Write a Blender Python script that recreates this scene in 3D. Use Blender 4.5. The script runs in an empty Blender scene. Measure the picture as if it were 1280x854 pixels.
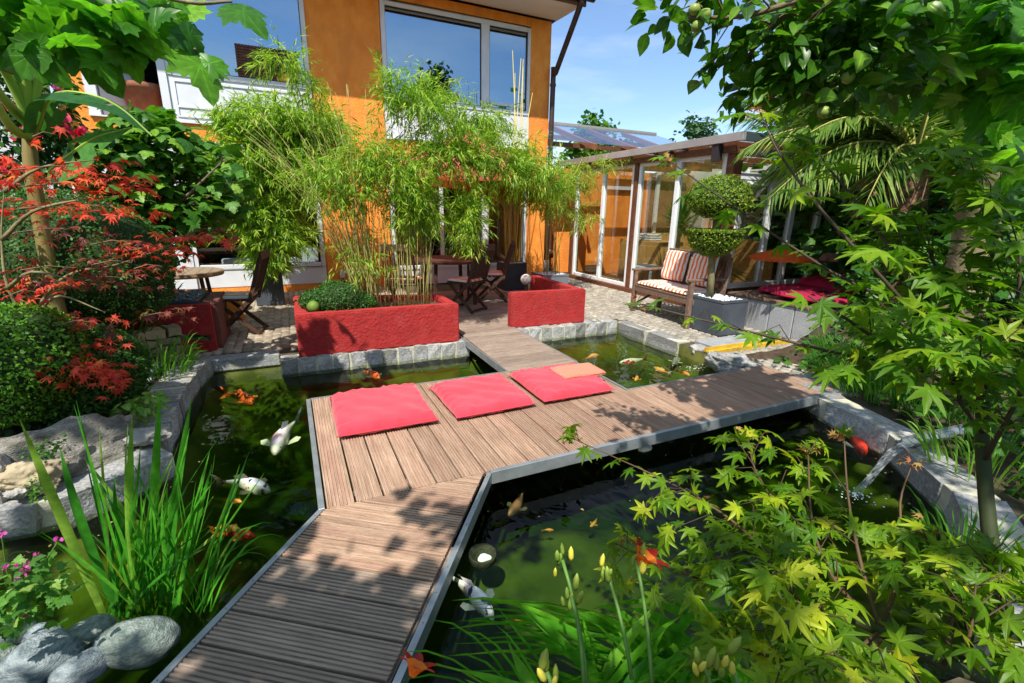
import bpy, bmesh, math, random
import numpy as np
from mathutils import Vector, Matrix
from mathutils.geometry import tessellate_polygon
random.seed(7); rs = np.random.RandomState(7)
S = bpy.context.scene
C = S.collection

# ------------------------------------------------------------------ camera
FPX, PITCH, ROLL, YAW, CAMH = 582.65, .27447, .01747, -.44294, 1.5
def cam_rot():
    cy, sy = math.cos(YAW), math.sin(YAW)
    f = np.array([-sy*math.cos(PITCH), cy*math.cos(PITCH), -math.sin(PITCH)])
    r = np.array([cy, sy, 0.0]); d = np.cross(f, r)
    c, s = math.cos(ROLL), math.sin(ROLL)
    return np.array([[c, -s, 0], [s, c, 0], [0, 0, 1]]) @ np.array([r, d, f])
CR = cam_rot()
cam_d = bpy.data.cameras.new('camera'); cam = bpy.data.objects.new('camera', cam_d); C.objects.link(cam)
cam_d.sensor_width = 36; cam_d.lens = FPX/1280*36; cam_d.clip_start = .05; cam_d.clip_end = 3000
cam.matrix_world = Matrix(((CR[0][0], -CR[1][0], -CR[2][0], 0), (CR[0][1], -CR[1][1], -CR[2][1], 0),
                           (CR[0][2], -CR[1][2], -CR[2][2], CAMH), (0, 0, 0, 1)))
S.camera = cam
def ray(x, y): return CR.T @ np.array([(x-640)/FPX, (y-427)/FPX, 1.0])
def PZ(x, y, z=0.0): d = ray(x, y); t = (z-CAMH)/d[2]; return Vector((d[0]*t, d[1]*t, z))
def PY(x, y, Y): d = ray(x, y); t = Y/d[1]; return Vector((d[0]*t, Y, CAMH+d[2]*t))
def PX(x, y, X): d = ray(x, y); t = X/d[0]; return Vector((X, d[1]*t, CAMH+d[2]*t))
def PD(x, y, D): d = ray(x, y); d = d/np.linalg.norm(d); return Vector((d[0]*D, d[1]*D, CAMH+d[2]*D))

# ------------------------------------------------------------------ light
SUN_EL, SUN_TRAVEL = math.radians(54), math.radians(35)     # light travels toward +Y and a little +X
tr = Vector((math.sin(SUN_TRAVEL)*math.cos(SUN_EL), math.cos(SUN_TRAVEL)*math.cos(SUN_EL), -math.sin(SUN_EL)))
sd = bpy.data.lights.new('sun', 'SUN'); sd.energy = 4.1; sd.angle = math.radians(.6); sd.color = (1, .95, .86)
sun = bpy.data.objects.new('sun', sd); C.objects.link(sun); sun.rotation_euler = tr.to_track_quat('-Z', 'Y').to_euler()
W = bpy.data.worlds.new('World'); S.world = W; W.use_nodes = True
nt = W.node_tree; nt.nodes.clear()
sky = nt.nodes.new('ShaderNodeTexSky'); sky.sky_type = 'NISHITA'; sky.sun_disc = False
sky.sun_elevation = SUN_EL; sky.sun_rotation = math.atan2(-tr.x, -tr.y); sky.air_density = 1.0; sky.dust_density = .35; sky.ozone_density = 4.5
bg = nt.nodes.new('ShaderNodeBackground'); bg.inputs[1].default_value = .125
out = nt.nodes.new('ShaderNodeOutputWorld')
tc = nt.nodes.new('ShaderNodeTexCoord'); mp = nt.nodes.new('ShaderNodeMapping'); mp.inputs['Scale'].default_value = (1.2, 1.2, 5)
nz = nt.nodes.new('ShaderNodeTexNoise'); nz.inputs['Scale'].default_value = 1.7; nz.inputs['Detail'].default_value = 6; nz.inputs['Roughness'].default_value = .55
rp = nt.nodes.new('ShaderNodeValToRGB'); rp.color_ramp.elements[0].position = .38; rp.color_ramp.elements[1].position = .66
rp.color_ramp.elements[1].color = (.62, .62, .62, 1)
mx = nt.nodes.new('ShaderNodeMix'); mx.data_type = 'RGBA'; mx.inputs[7].default_value = (5.4, 5.8, 6.4, 1)
for a, b in ((tc.outputs['Generated'], mp.inputs[0]), (mp.outputs[0], nz.inputs['Vector']), (nz.outputs[0], rp.inputs[0]),
             (rp.outputs[0], mx.inputs[0]), (sky.outputs[0], mx.inputs[6]), (mx.outputs[2], bg.inputs[0]), (bg.outputs[0], out.inputs[0])):
    nt.links.new(a, b)
S.view_settings.view_transform = 'Standard'; S.view_settings.look = 'None'; S.view_settings.gamma = 1
S.view_settings.use_curve_mapping = False; S.view_settings.exposure = .72
S.cycles.max_bounces = 8; S.cycles.transparent_max_bounces = 16

# ------------------------------------------------------------------ materials
MATS = {}
def _n(nt, t, **k):
    n = nt.nodes.new(t)
    for a, b in k.items(): setattr(n, a, b)
    return n
def mat(name, c1, c2=None, scale=8, rough=.7, bump=0, bscale=60, metal=0, stretch=(1, 1, 1), coord='POS', spec=.4, objvar=0, c3=None, c3scale=2, c3amt=.5, detail=5, contrast=.25, coat=0, sheen=0):
    """noise-mixed principled material; coord POS = world position, OBJ = object space"""
    if name in MATS: return MATS[name]
    m = bpy.data.materials.new(name); m.use_nodes = True; nt = m.node_tree; L = nt.links
    b = nt.nodes['Principled BSDF']; b.inputs['Roughness'].default_value = rough; b.inputs['Metallic'].default_value = metal
    b.inputs['Specular IOR Level'].default_value = spec
    if coat: b.inputs['Coat Weight'].default_value = coat
    if sheen: b.inputs['Sheen Weight'].default_value = sheen
    if coord == 'POS': src = _n(nt, 'ShaderNodeNewGeometry').outputs['Position']
    else:
        src0 = _n(nt, 'ShaderNodeTexCoord').outputs['Object']
        oi = _n(nt, 'ShaderNodeObjectInfo'); va = _n(nt, 'ShaderNodeVectorMath', operation='ADD'); ml = _n(nt, 'ShaderNodeMath', operation='MULTIPLY'); ml.inputs[1].default_value = 37
        L.new(oi.outputs['Random'], ml.inputs[0]); L.new(src0, va.inputs[0]); L.new(ml.outputs[0], va.inputs[1]); src = va.outputs[0]
    mp = _n(nt, 'ShaderNodeMapping'); mp.inputs['Scale'].default_value = stretch; L.new(src, mp.inputs[0])
    col = None
    if c2 is not None:
        nz = _n(nt, 'ShaderNodeTexNoise'); nz.inputs['Scale'].default_value = scale; nz.inputs['Detail'].default_value = detail; L.new(mp.outputs[0], nz.inputs['Vector'])
        rp = _n(nt, 'ShaderNodeValToRGB'); e = rp.color_ramp.elements; e[0].position = .5-contrast; e[1].position = .5+contrast
        e[0].color = (*c1, 1); e[1].color = (*c2, 1); L.new(nz.outputs[0], rp.inputs[0]); col = rp.outputs[0]
    if c3 is not None:
        n3 = _n(nt, 'ShaderNodeTexNoise'); n3.inputs['Scale'].default_value = c3scale; n3.inputs['Detail'].default_value = 4; L.new(mp.outputs[0], n3.inputs['Vector'])
        r3 = _n(nt, 'ShaderNodeValToRGB'); r3.color_ramp.elements[0].position = .5; r3.color_ramp.elements[1].position = .68; r3.color_ramp.elements[1].color = (c3amt,)*3+(1,); L.new(n3.outputs[0], r3.inputs[0])
        m3 = _n(nt, 'ShaderNodeMix', data_type='RGBA'); m3.inputs[7].default_value = (*c3, 1); L.new(r3.outputs[0], m3.inputs[0])
        if col: L.new(col, m3.inputs[6])
        else: m3.inputs[6].default_value = (*c1, 1)
        col = m3.outputs[2]
    if objvar:
        oi = _n(nt, 'ShaderNodeObjectInfo'); mr = _n(nt, 'ShaderNodeMapRange'); mr.inputs[3].default_value = 1-objvar; mr.inputs[4].default_value = 1+objvar
        at = _n(nt, 'ShaderNodeAttribute', attribute_name='rnd'); ad = _n(nt, 'ShaderNodeMath', operation='ADD'); fr = _n(nt, 'ShaderNodeMath', operation='FRACT')
        L.new(oi.outputs['Random'], ad.inputs[0]); L.new(at.outputs['Fac'], ad.inputs[1]); L.new(ad.outputs[0], fr.inputs[0]); L.new(fr.outputs[0], mr.inputs[0])
        vm = _n(nt, 'ShaderNodeVectorMath', operation='SCALE'); L.new(mr.outputs[0], vm.inputs['Scale'])
        if col: L.new(col, vm.inputs[0])
        else: vm.inputs[0].default_value = c1
        col = vm.outputs[0]
    if col: L.new(col, b.inputs['Base Color'])
    else: b.inputs['Base Color'].default_value = (*c1, 1)
    if bump:
        nb = _n(nt, 'ShaderNodeTexNoise'); nb.inputs['Scale'].default_value = bscale; nb.inputs['Detail'].default_value = 4; L.new(mp.outputs[0], nb.inputs['Vector'])
        bp = _n(nt, 'ShaderNodeBump'); bp.inputs['Strength'].default_value = bump; bp.inputs['Distance'].default_value = .01; L.new(nb.outputs[0], bp.inputs['Height']); L.new(bp.outputs[0], b.inputs['Normal'])
    MATS[name] = m; return m
def leafmat(name, ca=None, cb=None, cc=None, trans=.35, rough=.45, spec=.35):
    """leaf: colour varies leaf by leaf (attribute rnd + object random), part of the light passes through"""
    if name in MATS: return MATS[name]
    m = bpy.data.materials.new(name); m.use_nodes = True; nt = m.node_tree; L = nt.links
    b = nt.nodes['Principled BSDF']; o = nt.nodes['Material Output']
    oi = _n(nt, 'ShaderNodeObjectInfo'); at = _n(nt, 'ShaderNodeAttribute', attribute_name='rnd'); ad = _n(nt, 'ShaderNodeMath', operation='ADD'); fr = _n(nt, 'ShaderNodeMath', operation='FRACT')
    L.new(oi.outputs['Random'], ad.inputs[0]); L.new(at.outputs['Fac'], ad.inputs[1]); L.new(ad.outputs[0], fr.inputs[0])
    rp = _n(nt, 'ShaderNodeValToRGB'); e = rp.color_ramp.elements; e[0].color = (*ca, 1); e[1].color = (*cb, 1); e[1].position = .8
    if cc: x = e.new(1.0); x.color = (*cc, 1)
    L.new(fr.outputs[0], rp.inputs[0])
    nz = _n(nt, 'ShaderNodeTexNoise'); nz.inputs['Scale'].default_value = 30; nz.inputs['Detail'].default_value = 3
    gp = _n(nt, 'ShaderNodeNewGeometry'); L.new(gp.outputs['Position'], nz.inputs['Vector'])
    mr = _n(nt, 'ShaderNodeMapRange'); mr.inputs[1].default_value = .3; mr.inputs[2].default_value = .7; mr.inputs[3].default_value = .75; mr.inputs[4].default_value = 1.2; L.new(nz.outputs[0], mr.inputs[0])
    vm = _n(nt, 'ShaderNodeVectorMath', operation='SCALE'); L.new(rp.outputs[0], vm.inputs[0]); L.new(mr.outputs[0], vm.inputs['Scale'])
    av = _n(nt, 'ShaderNodeAttribute', attribute_name='vein'); pv = _n(nt, 'ShaderNodeMath', operation='POWER'); pv.inputs[1].default_value = 9; L.new(av.outputs['Fac'], pv.inputs[0]); pm_ = _n(nt, 'ShaderNodeMath', operation='MULTIPLY'); pm_.inputs[1].default_value = .55; L.new(pv.outputs[0], pm_.inputs[0])
    va_ = _n(nt, 'ShaderNodeVectorMath', operation='SCALE'); va_.inputs['Scale'].default_value = 1.9; L.new(vm.outputs[0], va_.inputs[0]); vx = _n(nt, 'ShaderNodeMix', data_type='RGBA'); L.new(pm_.outputs[0], vx.inputs[0]); L.new(vm.outputs[0], vx.inputs[6]); L.new(va_.outputs[0], vx.inputs[7])
    bpv = _n(nt, 'ShaderNodeBump'); bpv.inputs['Strength'].default_value = .5; bpv.inputs['Distance'].default_value = .002; L.new(pv.outputs[0], bpv.inputs['Height']); L.new(bpv.outputs[0], b.inputs['Normal'])
    vm = vx; vm_out = vx.outputs[2]
    L.new(vm_out, b.inputs['Base Color']); b.inputs['Roughness'].default_value = rough; b.inputs['Specular IOR Level'].default_value = spec
    t = _n(nt, 'ShaderNodeBsdfTranslucent'); v2 = _n(nt, 'ShaderNodeVectorMath', operation='MULTIPLY'); v2.inputs[1].default_value = (1.7, 1.9, .7) if ca[1] >= ca[0] else (1.8, 1, .8)
    L.new(vm_out, v2.inputs[0]); L.new(v2.outputs[0], t.inputs[0])
    ms = _n(nt, 'ShaderNodeMixShader'); ms.inputs[0].default_value = trans; L.new(b.outputs[0], ms.inputs[1]); L.new(t.outputs[0], ms.inputs[2]); L.new(ms.outputs[0], o.inputs[0])
    MATS[name] = m; return m
def glassmat(name, refl=.2, tint=(.9, .95, .95), glosscol=(1, 1, 1)):
    if name in MATS: return MATS[name]
    m = bpy.data.materials.new(name); m.use_nodes = True; nt = m.node_tree; L = nt.links; nt.nodes.remove(nt.nodes['Principled BSDF']); o = nt.nodes['Material Output']
    g = _n(nt, 'ShaderNodeBsdfGlossy'); g.inputs['Roughness'].default_value = .01; g.inputs[0].default_value = (*glosscol, 1)
    t = _n(nt, 'ShaderNodeBsdfTransparent'); t.inputs[0].default_value = (*tint, 1)
    lw = _n(nt, 'ShaderNodeLayerWeight'); lw.inputs[0].default_value = .5; pw = _n(nt, 'ShaderNodeMath', operation='POWER'); pw.inputs[1].default_value = 4; L.new(lw.outputs['Facing'], pw.inputs[0]); ad = _n(nt, 'ShaderNodeMath', operation='MULTIPLY_ADD', use_clamp=True); ad.inputs[1].default_value = .5; ad.inputs[2].default_value = refl; L.new(pw.outputs[0], ad.inputs[0])
    ms = _n(nt, 'ShaderNodeMixShader'); L.new(ad.outputs[0], ms.inputs[0]); L.new(t.outputs[0], ms.inputs[1]); L.new(g.outputs[0], ms.inputs[2]); L.new(ms.outputs[0], o.inputs[0])
    MATS[name] = m; return m

# ------------------------------------------------------------------ mesh building
class MB:
    def __init__(s): s.v = []; s.f = []
    def add(s, vs, fs):
        n = len(s.v); s.v += [tuple(v) for v in vs]; s.f += [tuple(i+n for i in f) for f in fs]; return s
    def box(s, x0, y0, z0, x1, y1, z1, M=None):
        vs = [Vector(p) for p in ((x0, y0, z0), (x1, y0, z0), (x1, y1, z0), (x0, y1, z0), (x0, y0, z1), (x1, y0, z1), (x1, y1, z1), (x0, y1, z1))]
        if M is not None: vs = [M @ v for v in vs]
        return s.add(vs, ((0, 3, 2, 1), (4, 5, 6, 7), (0, 1, 5, 4), (1, 2, 6, 5), (2, 3, 7, 6), (3, 0, 4, 7)))
    def bar(s, a, b, w, h=None, up=(0, 0, 1)):
        """square bar from a to b"""
        a = Vector(a); b = Vector(b); h = h or w; d = (b-a); u = Vector(up)
        if abs(d.normalized().dot(u)) > .98: u = Vector((0, 1, 0))
        x = d.cross(u).normalized()*w/2; y = x.cross(d).normalized()*h/2
        vs = [a-x-y, a+x-y, a+x+y, a-x+y, b-x-y, b+x-y, b+x+y, b-x+y]
        return s.add(vs, ((0, 3, 2, 1), (4, 5, 6, 7), (0, 1, 5, 4), (1, 2, 6, 5), (2, 3, 7, 6), (3, 0, 4, 7)))
    def tube(s, pts, r, n=6, cap=True):
        pts = [Vector(p) for p in pts]; k = len(pts)
        if not hasattr(r, '__len__'): r = [r]*k
        elif len(r) == 2 and k != 2: r = [r[0]+(r[1]-r[0])*i/(k-1) for i in range(k)]
        ref = None; vs = []
        for i in range(k):
            d = (pts[min(i+1, k-1)]-pts[max(i-1, 0)])
            if d.length < 1e-9: d = Vector((0, 0, 1))
            d.normalize()
            if ref is None: ref = Vector((1, 0, 0)) if abs(d.x) < .8 else Vector((0, 1, 0))
            x = d.cross(ref).normalized(); y = x.cross(d).normalized(); ref = y.cross(x).normalized() if False else ref
            for j in range(n):
                a = 2*math.pi*j/n; vs.append(pts[i]+(x*math.cos(a)+y*math.sin(a))*r[i])
        fs = [(i*n+j, i*n+(j+1) % n, (i+1)*n+(j+1) % n, (i+1)*n+j) for i in range(k-1) for j in range(n)]
        if cap: fs += [tuple(range(n-1, -1, -1)), tuple((k-1)*n+j for j in range(n))]
        return s.add(vs, fs)
    def lathe(s, prof, n=16, M=None):
        vs = []
        for r, z in prof:
            for j in range(n): a = 2*math.pi*j/n; v = Vector((r*math.cos(a), r*math.sin(a), z)); vs.append(M @ v if M else v)
        k = len(prof)
        fs = [(i*n+j, i*n+(j+1) % n, (i+1)*n+(j+1) % n, (i+1)*n+j) for i in range(k-1) for j in range(n)]
        return s.add(vs, fs+[tuple(range(n-1, -1, -1)), tuple((k-1)*n+j for j in range(n))])
    def ico(s, c, r, sub=2, jit=0, sq=(1, 1, 1), M=None, seed=None):
        bm = bmesh.new(); bmesh.ops.create_icosphere(bm, subdivisions=sub, radius=1)
        rr = random.Random(seed) if seed is not None else random
        ph = [rr.uniform(0, 6.28) for _ in range(6)]
        vs = []
        for v in bm.verts:
            p = v.co; k = 1+jit*(math.sin(p.x*3.1+ph[0])*math.sin(p.y*2.7+ph[1])+.5*math.sin(p.z*5+ph[2]+p.x*4)+.3*math.sin(p.y*9+ph[3])*math.sin(p.z*8+ph[4]))
            q = Vector((p.x*r*k*sq[0], p.y*r*k*sq[1], p.z*r*k*sq[2])); 
            if M: q = M @ q
            vs.append(q+Vector(c))
        fs = [tuple(v.index for v in f.verts) for f in bm.faces]; bm.free(); return s.add(vs, fs)
    def data(s, name):
        me = bpy.data.meshes.new(name); me.from_pydata(s.v, [], s.f); me.update(); return me
    def build(s, name, m, parent=None, smooth=False, bevel=0, kind=None, loc=None, segs=1):
        me = s.data(name)
        if bevel:
            bm = bmesh.new(); bm.from_mesh(me); bmesh.ops.remove_doubles(bm, verts=bm.verts, dist=1e-5)
            bmesh.ops.bevel(bm, geom=[e for e in bm.edges if len(e.link_faces) == 2 and e.calc_face_angle(0) > .5], offset=bevel, segments=segs, affect='EDGES', clamp_overlap=True); bm.to_mesh(me); bm.free()
        return obj(name, me, m, parent, smooth, kind, loc)
def obj(name, me, m=None, parent=None, smooth=False, kind=None, loc=None):
    if m is not None and not me.materials: me.materials.append(m)
    if smooth: me.polygons.foreach_set('use_smooth', [True]*len(me.polygons))
    o = bpy.data.objects.new(name, me); C.objects.link(o)
    if parent is not None: o.parent = parent
    if kind: o['kind'] = kind
    if loc is not None: o.location = loc
    return o
def tag(o, label, cat, group=None):
    o['label'] = label; o['category'] = cat
    if group: o['group'] = group
    return o
def thing(name, label, cat, loc=(0, 0, 0), rz=0, group=None):
    o = bpy.data.objects.new(name, None); C.objects.link(o); o.location = loc; o.rotation_euler = (0, 0, rz); o.empty_display_size = .1
    return tag(o, label, cat, group)
def struct(name, loc=(0, 0, 0)):
    o = bpy.data.objects.new(name, None); C.objects.link(o); o.location = loc; o['kind'] = 'structure'; return o
CH = {}
def copy_tree(o, loc=None, rz=None, label=None, parent=None):
    c = o.copy(); C.objects.link(c)
    if parent: c.parent = parent
    if loc is not None: c.location = loc
    if rz is not None: c.rotation_euler = (0, 0, rz)
    if label: c['label'] = label
    for ch in [x for x in C.objects if x.parent is o]: copy_tree(ch, parent=c)
    return c
def clip(me, planes):
    """keep the side each plane's normal points to; close the cuts"""
    bm = bmesh.new(); bm.from_mesh(me)
    for co, no in planes:
        g = bm.verts[:]+bm.edges[:]+bm.faces[:]
        r = bmesh.ops.bisect_plane(bm, geom=g, plane_co=co, plane_no=no, clear_inner=True, dist=1e-5)
        ed = [e for e in r['geom_cut'] if isinstance(e, bmesh.types.BMEdge)]
        if ed: bmesh.ops.holes_fill(bm, edges=ed, sides=0)
    bm.to_mesh(me); bm.free(); return me

# ------------------------------------------------------------------ leaves
def _fan(outline, cup=.15, mid=(0, .35)):
    vs = [(mid[0], mid[1], 0)]+[(x, y, -cup*((x-mid[0])**2+(y-mid[1])**2)*1.2) for x, y in outline]
    n = len(outline); return np.array(vs, float), [(0, i+1, (i+1) % n+1) for i in range(n)]
def t_maple(w=.215, lobes=7):
    """palmate leaf with pointed lobes; base at origin, tip at y=1"""
    angs = np.linspace(-2.3, 2.3, lobes); L = [.5, .8, .95, 1.0, .95, .8, .5] if lobes == 7 else [.6, .92, 1, .92, .6]
    c = (0, .12); o = [(0, .02)]
    for i, a in enumerate(angs):
        r = L[i]*.88; 
        for t, k in ((-.62*w*2.2, .5), (-.2*w*2.2, .8), (0, 1.0), (.2*w*2.2, .8), (.62*w*2.2, .5)):
            o.append((c[0]+math.sin(a+t)*r*k, c[1]+math.cos(a+t)*r*k))
        if i < lobes-1: b = (angs[i]+angs[i+1])/2; o.append((c[0]+math.sin(b)*.33, c[1]+math.cos(b)*.33))
    return _fan(o, .35, (0, .15))
def t_plane():
    pts = [(0, 0), (-.12, -.03), (-.35, -.02), (-.42, .1), (-.55, .12), (-.5, .25), (-.62, .42), (-.44, .44), (-.38, .54), (-.28, .5), (-.3, .68), (-.2, .72), (-.16, .85), (0, 1)]
    return _fan(pts+[(-x, y) for x, y in pts[-2:0:-1]], .4, (0, .3))
def t_oval(w=.3, fold=.25, n=5):
    vs = []; fs = []
    for i in range(n+1):
        t = i/n; ww = w*math.sin(math.pi*min(1, t**.8))*(1 if 0 < i < n else .05); z = -.25*t*t
        vs += [(-ww, t, z+fold*ww), (0, t, z), (ww, t, z+fold*ww)]
    for i in range(n):
        a = i*3; fs += [(a, a+1, a+4), (a, a+4, a+3), (a+1, a+2, a+5), (a+1, a+5, a+4)]
    return np.array(vs), fs
def t_blade(w=.05):
    return np.array([(0, 0, 0), (-w, .3, .01), (w, .3, .01), (0, 1, -.12)]), [(0, 2, 1), (1, 2, 3)]
def t_star():
    o = []
    for i in range(9):
        a = -2.5+5*i/8; o.append((math.sin(a)*.5, .3+math.cos(a)*.55*(1 if i % 2 == 0 else .4)))
    return _fan([(0, 0)]+o, .3, (0, .25))
T_MAPLE, T_RED, T_PLANE, T_OVAL, T_BLADE, T_STAR = t_maple(), t_maple(.11, 7), t_plane(), t_oval(), t_blade(), t_star()
T_ROUND = t_oval(.42, .15, 4); T_BIT = (np.array([(0, 0, 0), (-.32, .5, .06), (0, 1, -.1), (.32, .5, .06)]), [(0, 2, 1), (0, 3, 2)])
def vein_of(tmpl):
    v, f = tmpl; v = np.asarray(v); o = np.zeros(len(v))
    if len(v) > 10 and all(q[0] == 0 for q in f):
        r = np.linalg.norm(v[1:, :2]-v[0, :2], axis=1); n = len(r); o[0] = 1
        for i in range(n):
            if r[i] > r[i-1] and r[i] > r[(i+1) % n] and r[i] > .45: o[i+1] = 1
    else: o[np.abs(v[:, 0]) < 1e-6] = 1
    return o
def leaf_mesh(name, tmpl, m):
    me = bpy.data.meshes.new(name); me.from_pydata([tuple(v) for v in tmpl[0]], [], tmpl[1]); me.update(); me.materials.append(m); me.polygons.foreach_set('use_smooth', [True]*len(me.polygons))
    a = me.attributes.new('vein', 'FLOAT', 'POINT'); a.data.foreach_set('value', vein_of(tmpl).astype(np.float32)); return me
def mats44(pos, dirs, nrm, scale):
    pos = np.asarray(pos, float); d = np.asarray(dirs, float); n = np.asarray(nrm, float)
    d = d/np.maximum(1e-9, np.linalg.norm(d, axis=1))[:, None]
    x = np.cross(d, n); x /= np.maximum(1e-9, np.linalg.norm(x, axis=1))[:, None]; z = np.cross(x, d)
    M = np.zeros((len(pos), 4, 4)); sc = np.broadcast_to(np.asarray(scale, float), (len(pos),))[:, None]
    M[:, :3, 0] = x*sc; M[:, :3, 1] = d*sc; M[:, :3, 2] = z*sc; M[:, :3, 3] = pos; M[:, 3, 3] = 1
    return M
def join(name, tmpl, M, m, parent=None, kind='stuff', rnd=None):
    tv, tf = tmpl; tf = np.array(tf); k = len(M); nv = len(tv)
    v = np.einsum('kij,nj->kni', M[:, :3, :3], tv)+M[:, None, :3, 3]
    f = (tf[None]+(np.arange(k)*nv)[:, None, None]).reshape(-1, 3)
    me = bpy.data.meshes.new(name); me.vertices.add(k*nv); me.vertices.foreach_set('co', v.reshape(-1).astype(np.float32))
    me.loops.add(f.size); me.loops.foreach_set('vertex_index', f.reshape(-1).astype(np.int32))
    me.polygons.add(len(f)); me.polygons.foreach_set('loop_start', np.arange(0, f.size, 3, dtype=np.int32)); me.polygons.foreach_set('loop_total', np.full(len(f), 3, np.int32))
    me.update(calc_edges=True)
    if nv > 5: me.polygons.foreach_set('use_smooth', [True]*len(f))
    a = me.attributes.new('vein', 'FLOAT', 'POINT'); a.data.foreach_set('value', np.tile(vein_of(tmpl), k).astype(np.float32))
    a = me.attributes.new('rnd', 'FLOAT', 'POINT'); r = rs.rand(k) if rnd is None else rnd
    a.data.foreach_set('value', np.repeat(r, nv).astype(np.float32))
    return obj(name, me, m, parent, kind=kind)
def inview(M, margin=40):
    p = M[:, :3, 3]-np.array([0, 0, CAMH]); c = p @ CR.T; z = np.maximum(c[:, 2], 1e-3)
    px = 640+FPX*c[:, 0]/z; py = 427+FPX*c[:, 1]/z
    return (c[:, 2] > .1) & (px > -margin) & (px < 1280+margin) & (py > -margin) & (py < 854+margin)
def leaves(tmpl, M, m, parent, limit=300, name='leaf', minpx=9):
    """the leaves that show largest become parts sharing one mesh, the rest one joined part"""
    M = np.asarray(M); d = np.linalg.norm(M[:, :3, 3]-np.array([0, 0, CAMH]), axis=1); s = np.linalg.norm(M[:, :3, 1], axis=1)
    score = np.where(inview(M), s/d*FPX, 0); order = np.argsort(-score); sel = [i for i in order[:limit] if score[i] > minpx]
    if sel:
        me = leaf_mesh(name, tmpl, m)
        for i in sel:
            o = bpy.data.objects.new(name, me); C.objects.link(o); o.parent = parent; o.matrix_basis = Matrix([list(map(float, r)) for r in M[i]])
    rest = np.setdiff1d(np.arange(len(M)), sel)
    if len(rest): join('foliage', tmpl, M[rest], m, parent)
def rdir(n, zmin=-1, zmax=1):
    z = rs.uniform(zmin, zmax, n); a = rs.uniform(0, 2*np.pi, n); r = np.sqrt(np.maximum(0, 1-z*z)); return np.stack([r*np.cos(a), r*np.sin(a), z], 1)
def cloud(c, r, n, shell=.0):
    """points in an ellipsoid"""
    u = rdir(n); t = rs.uniform(shell, 1, n)**(1/3 if shell == 0 else 1); return np.array(c)+u*t[:, None]*np.array(r)
def cloudleaves(blobs, size, spread=.5, droop=.2, up=.8, clumps=0, clump_r=.18):
    """blobs: (center, radii, count) -> matrices of leaves, normals up-ish, tips outward and drooping"""
    P = []; O = []
    for c, r, n in blobs:
        if clumps:
            k = max(3, n//clumps); cc = cloud(c, r, k, .35); idx = rs.randint(0, k, n); p = cc[idx]+rs.normal(0, clump_r*max(r)*.5, (n, 3))*np.array([1, 1, .6]); o = p-cc[idx]
        else: p = cloud(c, r, n, .25); o = p-np.array(c)
        P.append(p); O.append(o/np.maximum(1e-6, np.linalg.norm(o, axis=1))[:, None])
    P = np.concatenate(P); O = np.concatenate(O); n = len(P)
    d = O*np.array([1, 1, .3])+rdir(n)*spread+np.array([0, 0, -droop]); nn = np.array([0, 0, up])+rdir(n)*.6+O*.3
    return mats44(P, d, nn, size*rs.uniform(.65, 1.2, n))
def bez(a, b, c, n=8):
    a, b, c = Vector(a), Vector(b), Vector(c); return [a*(1-t)**2+b*2*t*(1-t)+c*t*t for t in [i/(n-1) for i in range(n)]]
def poly(pts, n=4):
    """Catmull-Rom through points"""
    P = [Vector(p) for p in pts]; P = [P[0]*2-P[1]]+P+[P[-1]*2-P[-2]]; o = []
    for i in range(1, len(P)-2):
        for j in range(n):
            t = j/n; o.append(.5*((2*P[i])+(P[i+1]-P[i-1])*t+(2*P[i-1]-5*P[i]+4*P[i+1]-P[i+2])*t*t+(-P[i-1]+3*P[i]-3*P[i+1]+P[i+2])*t**3))
    return o+[P[-2]]
# ================================================================== pond, ground, water
WZ = -.17
POND = [(-2.6, 3.05), (-1.52, 3.0), (-1.21, 3.02), (-.93, 3.25), (-.93, 3.74), (-.97, 4.8), (-.87, 5.42), (-.2, 5.42), (-.19, 5.13), (1.85, 5.12), (1.86, 5.33), (2.9, 5.36), (4.2, 5.33),
        (4.22, 4.1), (4.12, 3.3), (4.25, 2.8), (4.05, 2.2), (3.84, 1.56), (3.32, .98), (2.8, .62), (2.2, .42), (1.6, .52), (1.1, .72), (.7, .82), (.3, .5), (-.3, .6), (-.95, 1.3), (-1.08, 1.72), (-1.25, 1.88), (-1.6, 1.97), (-2.6, 2.1)]
def inpoly(x, y, P=POND):
    r = False; n = len(P); j = n-1
    for i in range(n):
        if (P[i][1] > y) != (P[j][1] > y) and x < (P[j][0]-P[i][0])*(y-P[i][1])/(P[j][1]-P[i][1])+P[i][0]: r = not r
        j = i
    return r
def pdist(x, y, P=POND):
    m = 9
    for i in range(len(P)):
        a = P[i-1]; b = P[i]; dx, dy = b[0]-a[0], b[1]-a[1]; t = max(0, min(1, ((x-a[0])*dx+(y-a[1])*dy)/(dx*dx+dy*dy)))
        m = min(m, math.hypot(x-a[0]-dx*t, y-a[1]-dy*t))
    return m
M_EARTH = mat('earth', (.035, .022, .012), (.09, .06, .035), 14, .95, .8, 40)
M_SAND = mat('joint_sand', (.07, .06, .035), (.15, .13, .08), 25, .95, .5, 80)
G = 400.0
outer = [(-G, -G), (G, -G), (G, G), (-G, G)]
vs = [Vector((x, y, -.045)) for x, y in outer]; vp = [Vector((x, y, -.045)) for x, y in POND]
tri = tessellate_polygon([vs, vp]); g = MB(); g.add(vs+vp, [t if True else t for t in tri]); me = g.data('ground')
bm = bmesh.new(); bm.from_mesh(me); bmesh.ops.recalc_face_normals(bm, faces=bm.faces)
if sum(f.normal.z for f in bm.faces) < 0: bmesh.ops.reverse_faces(bm, faces=bm.faces)
bm.to_mesh(me); bm.free(); ground = obj('ground', me, mat('ground_earth', (.045, .035, .02), (.11, .09, .055), 18, .95, .7, 50), kind='structure')
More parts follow.
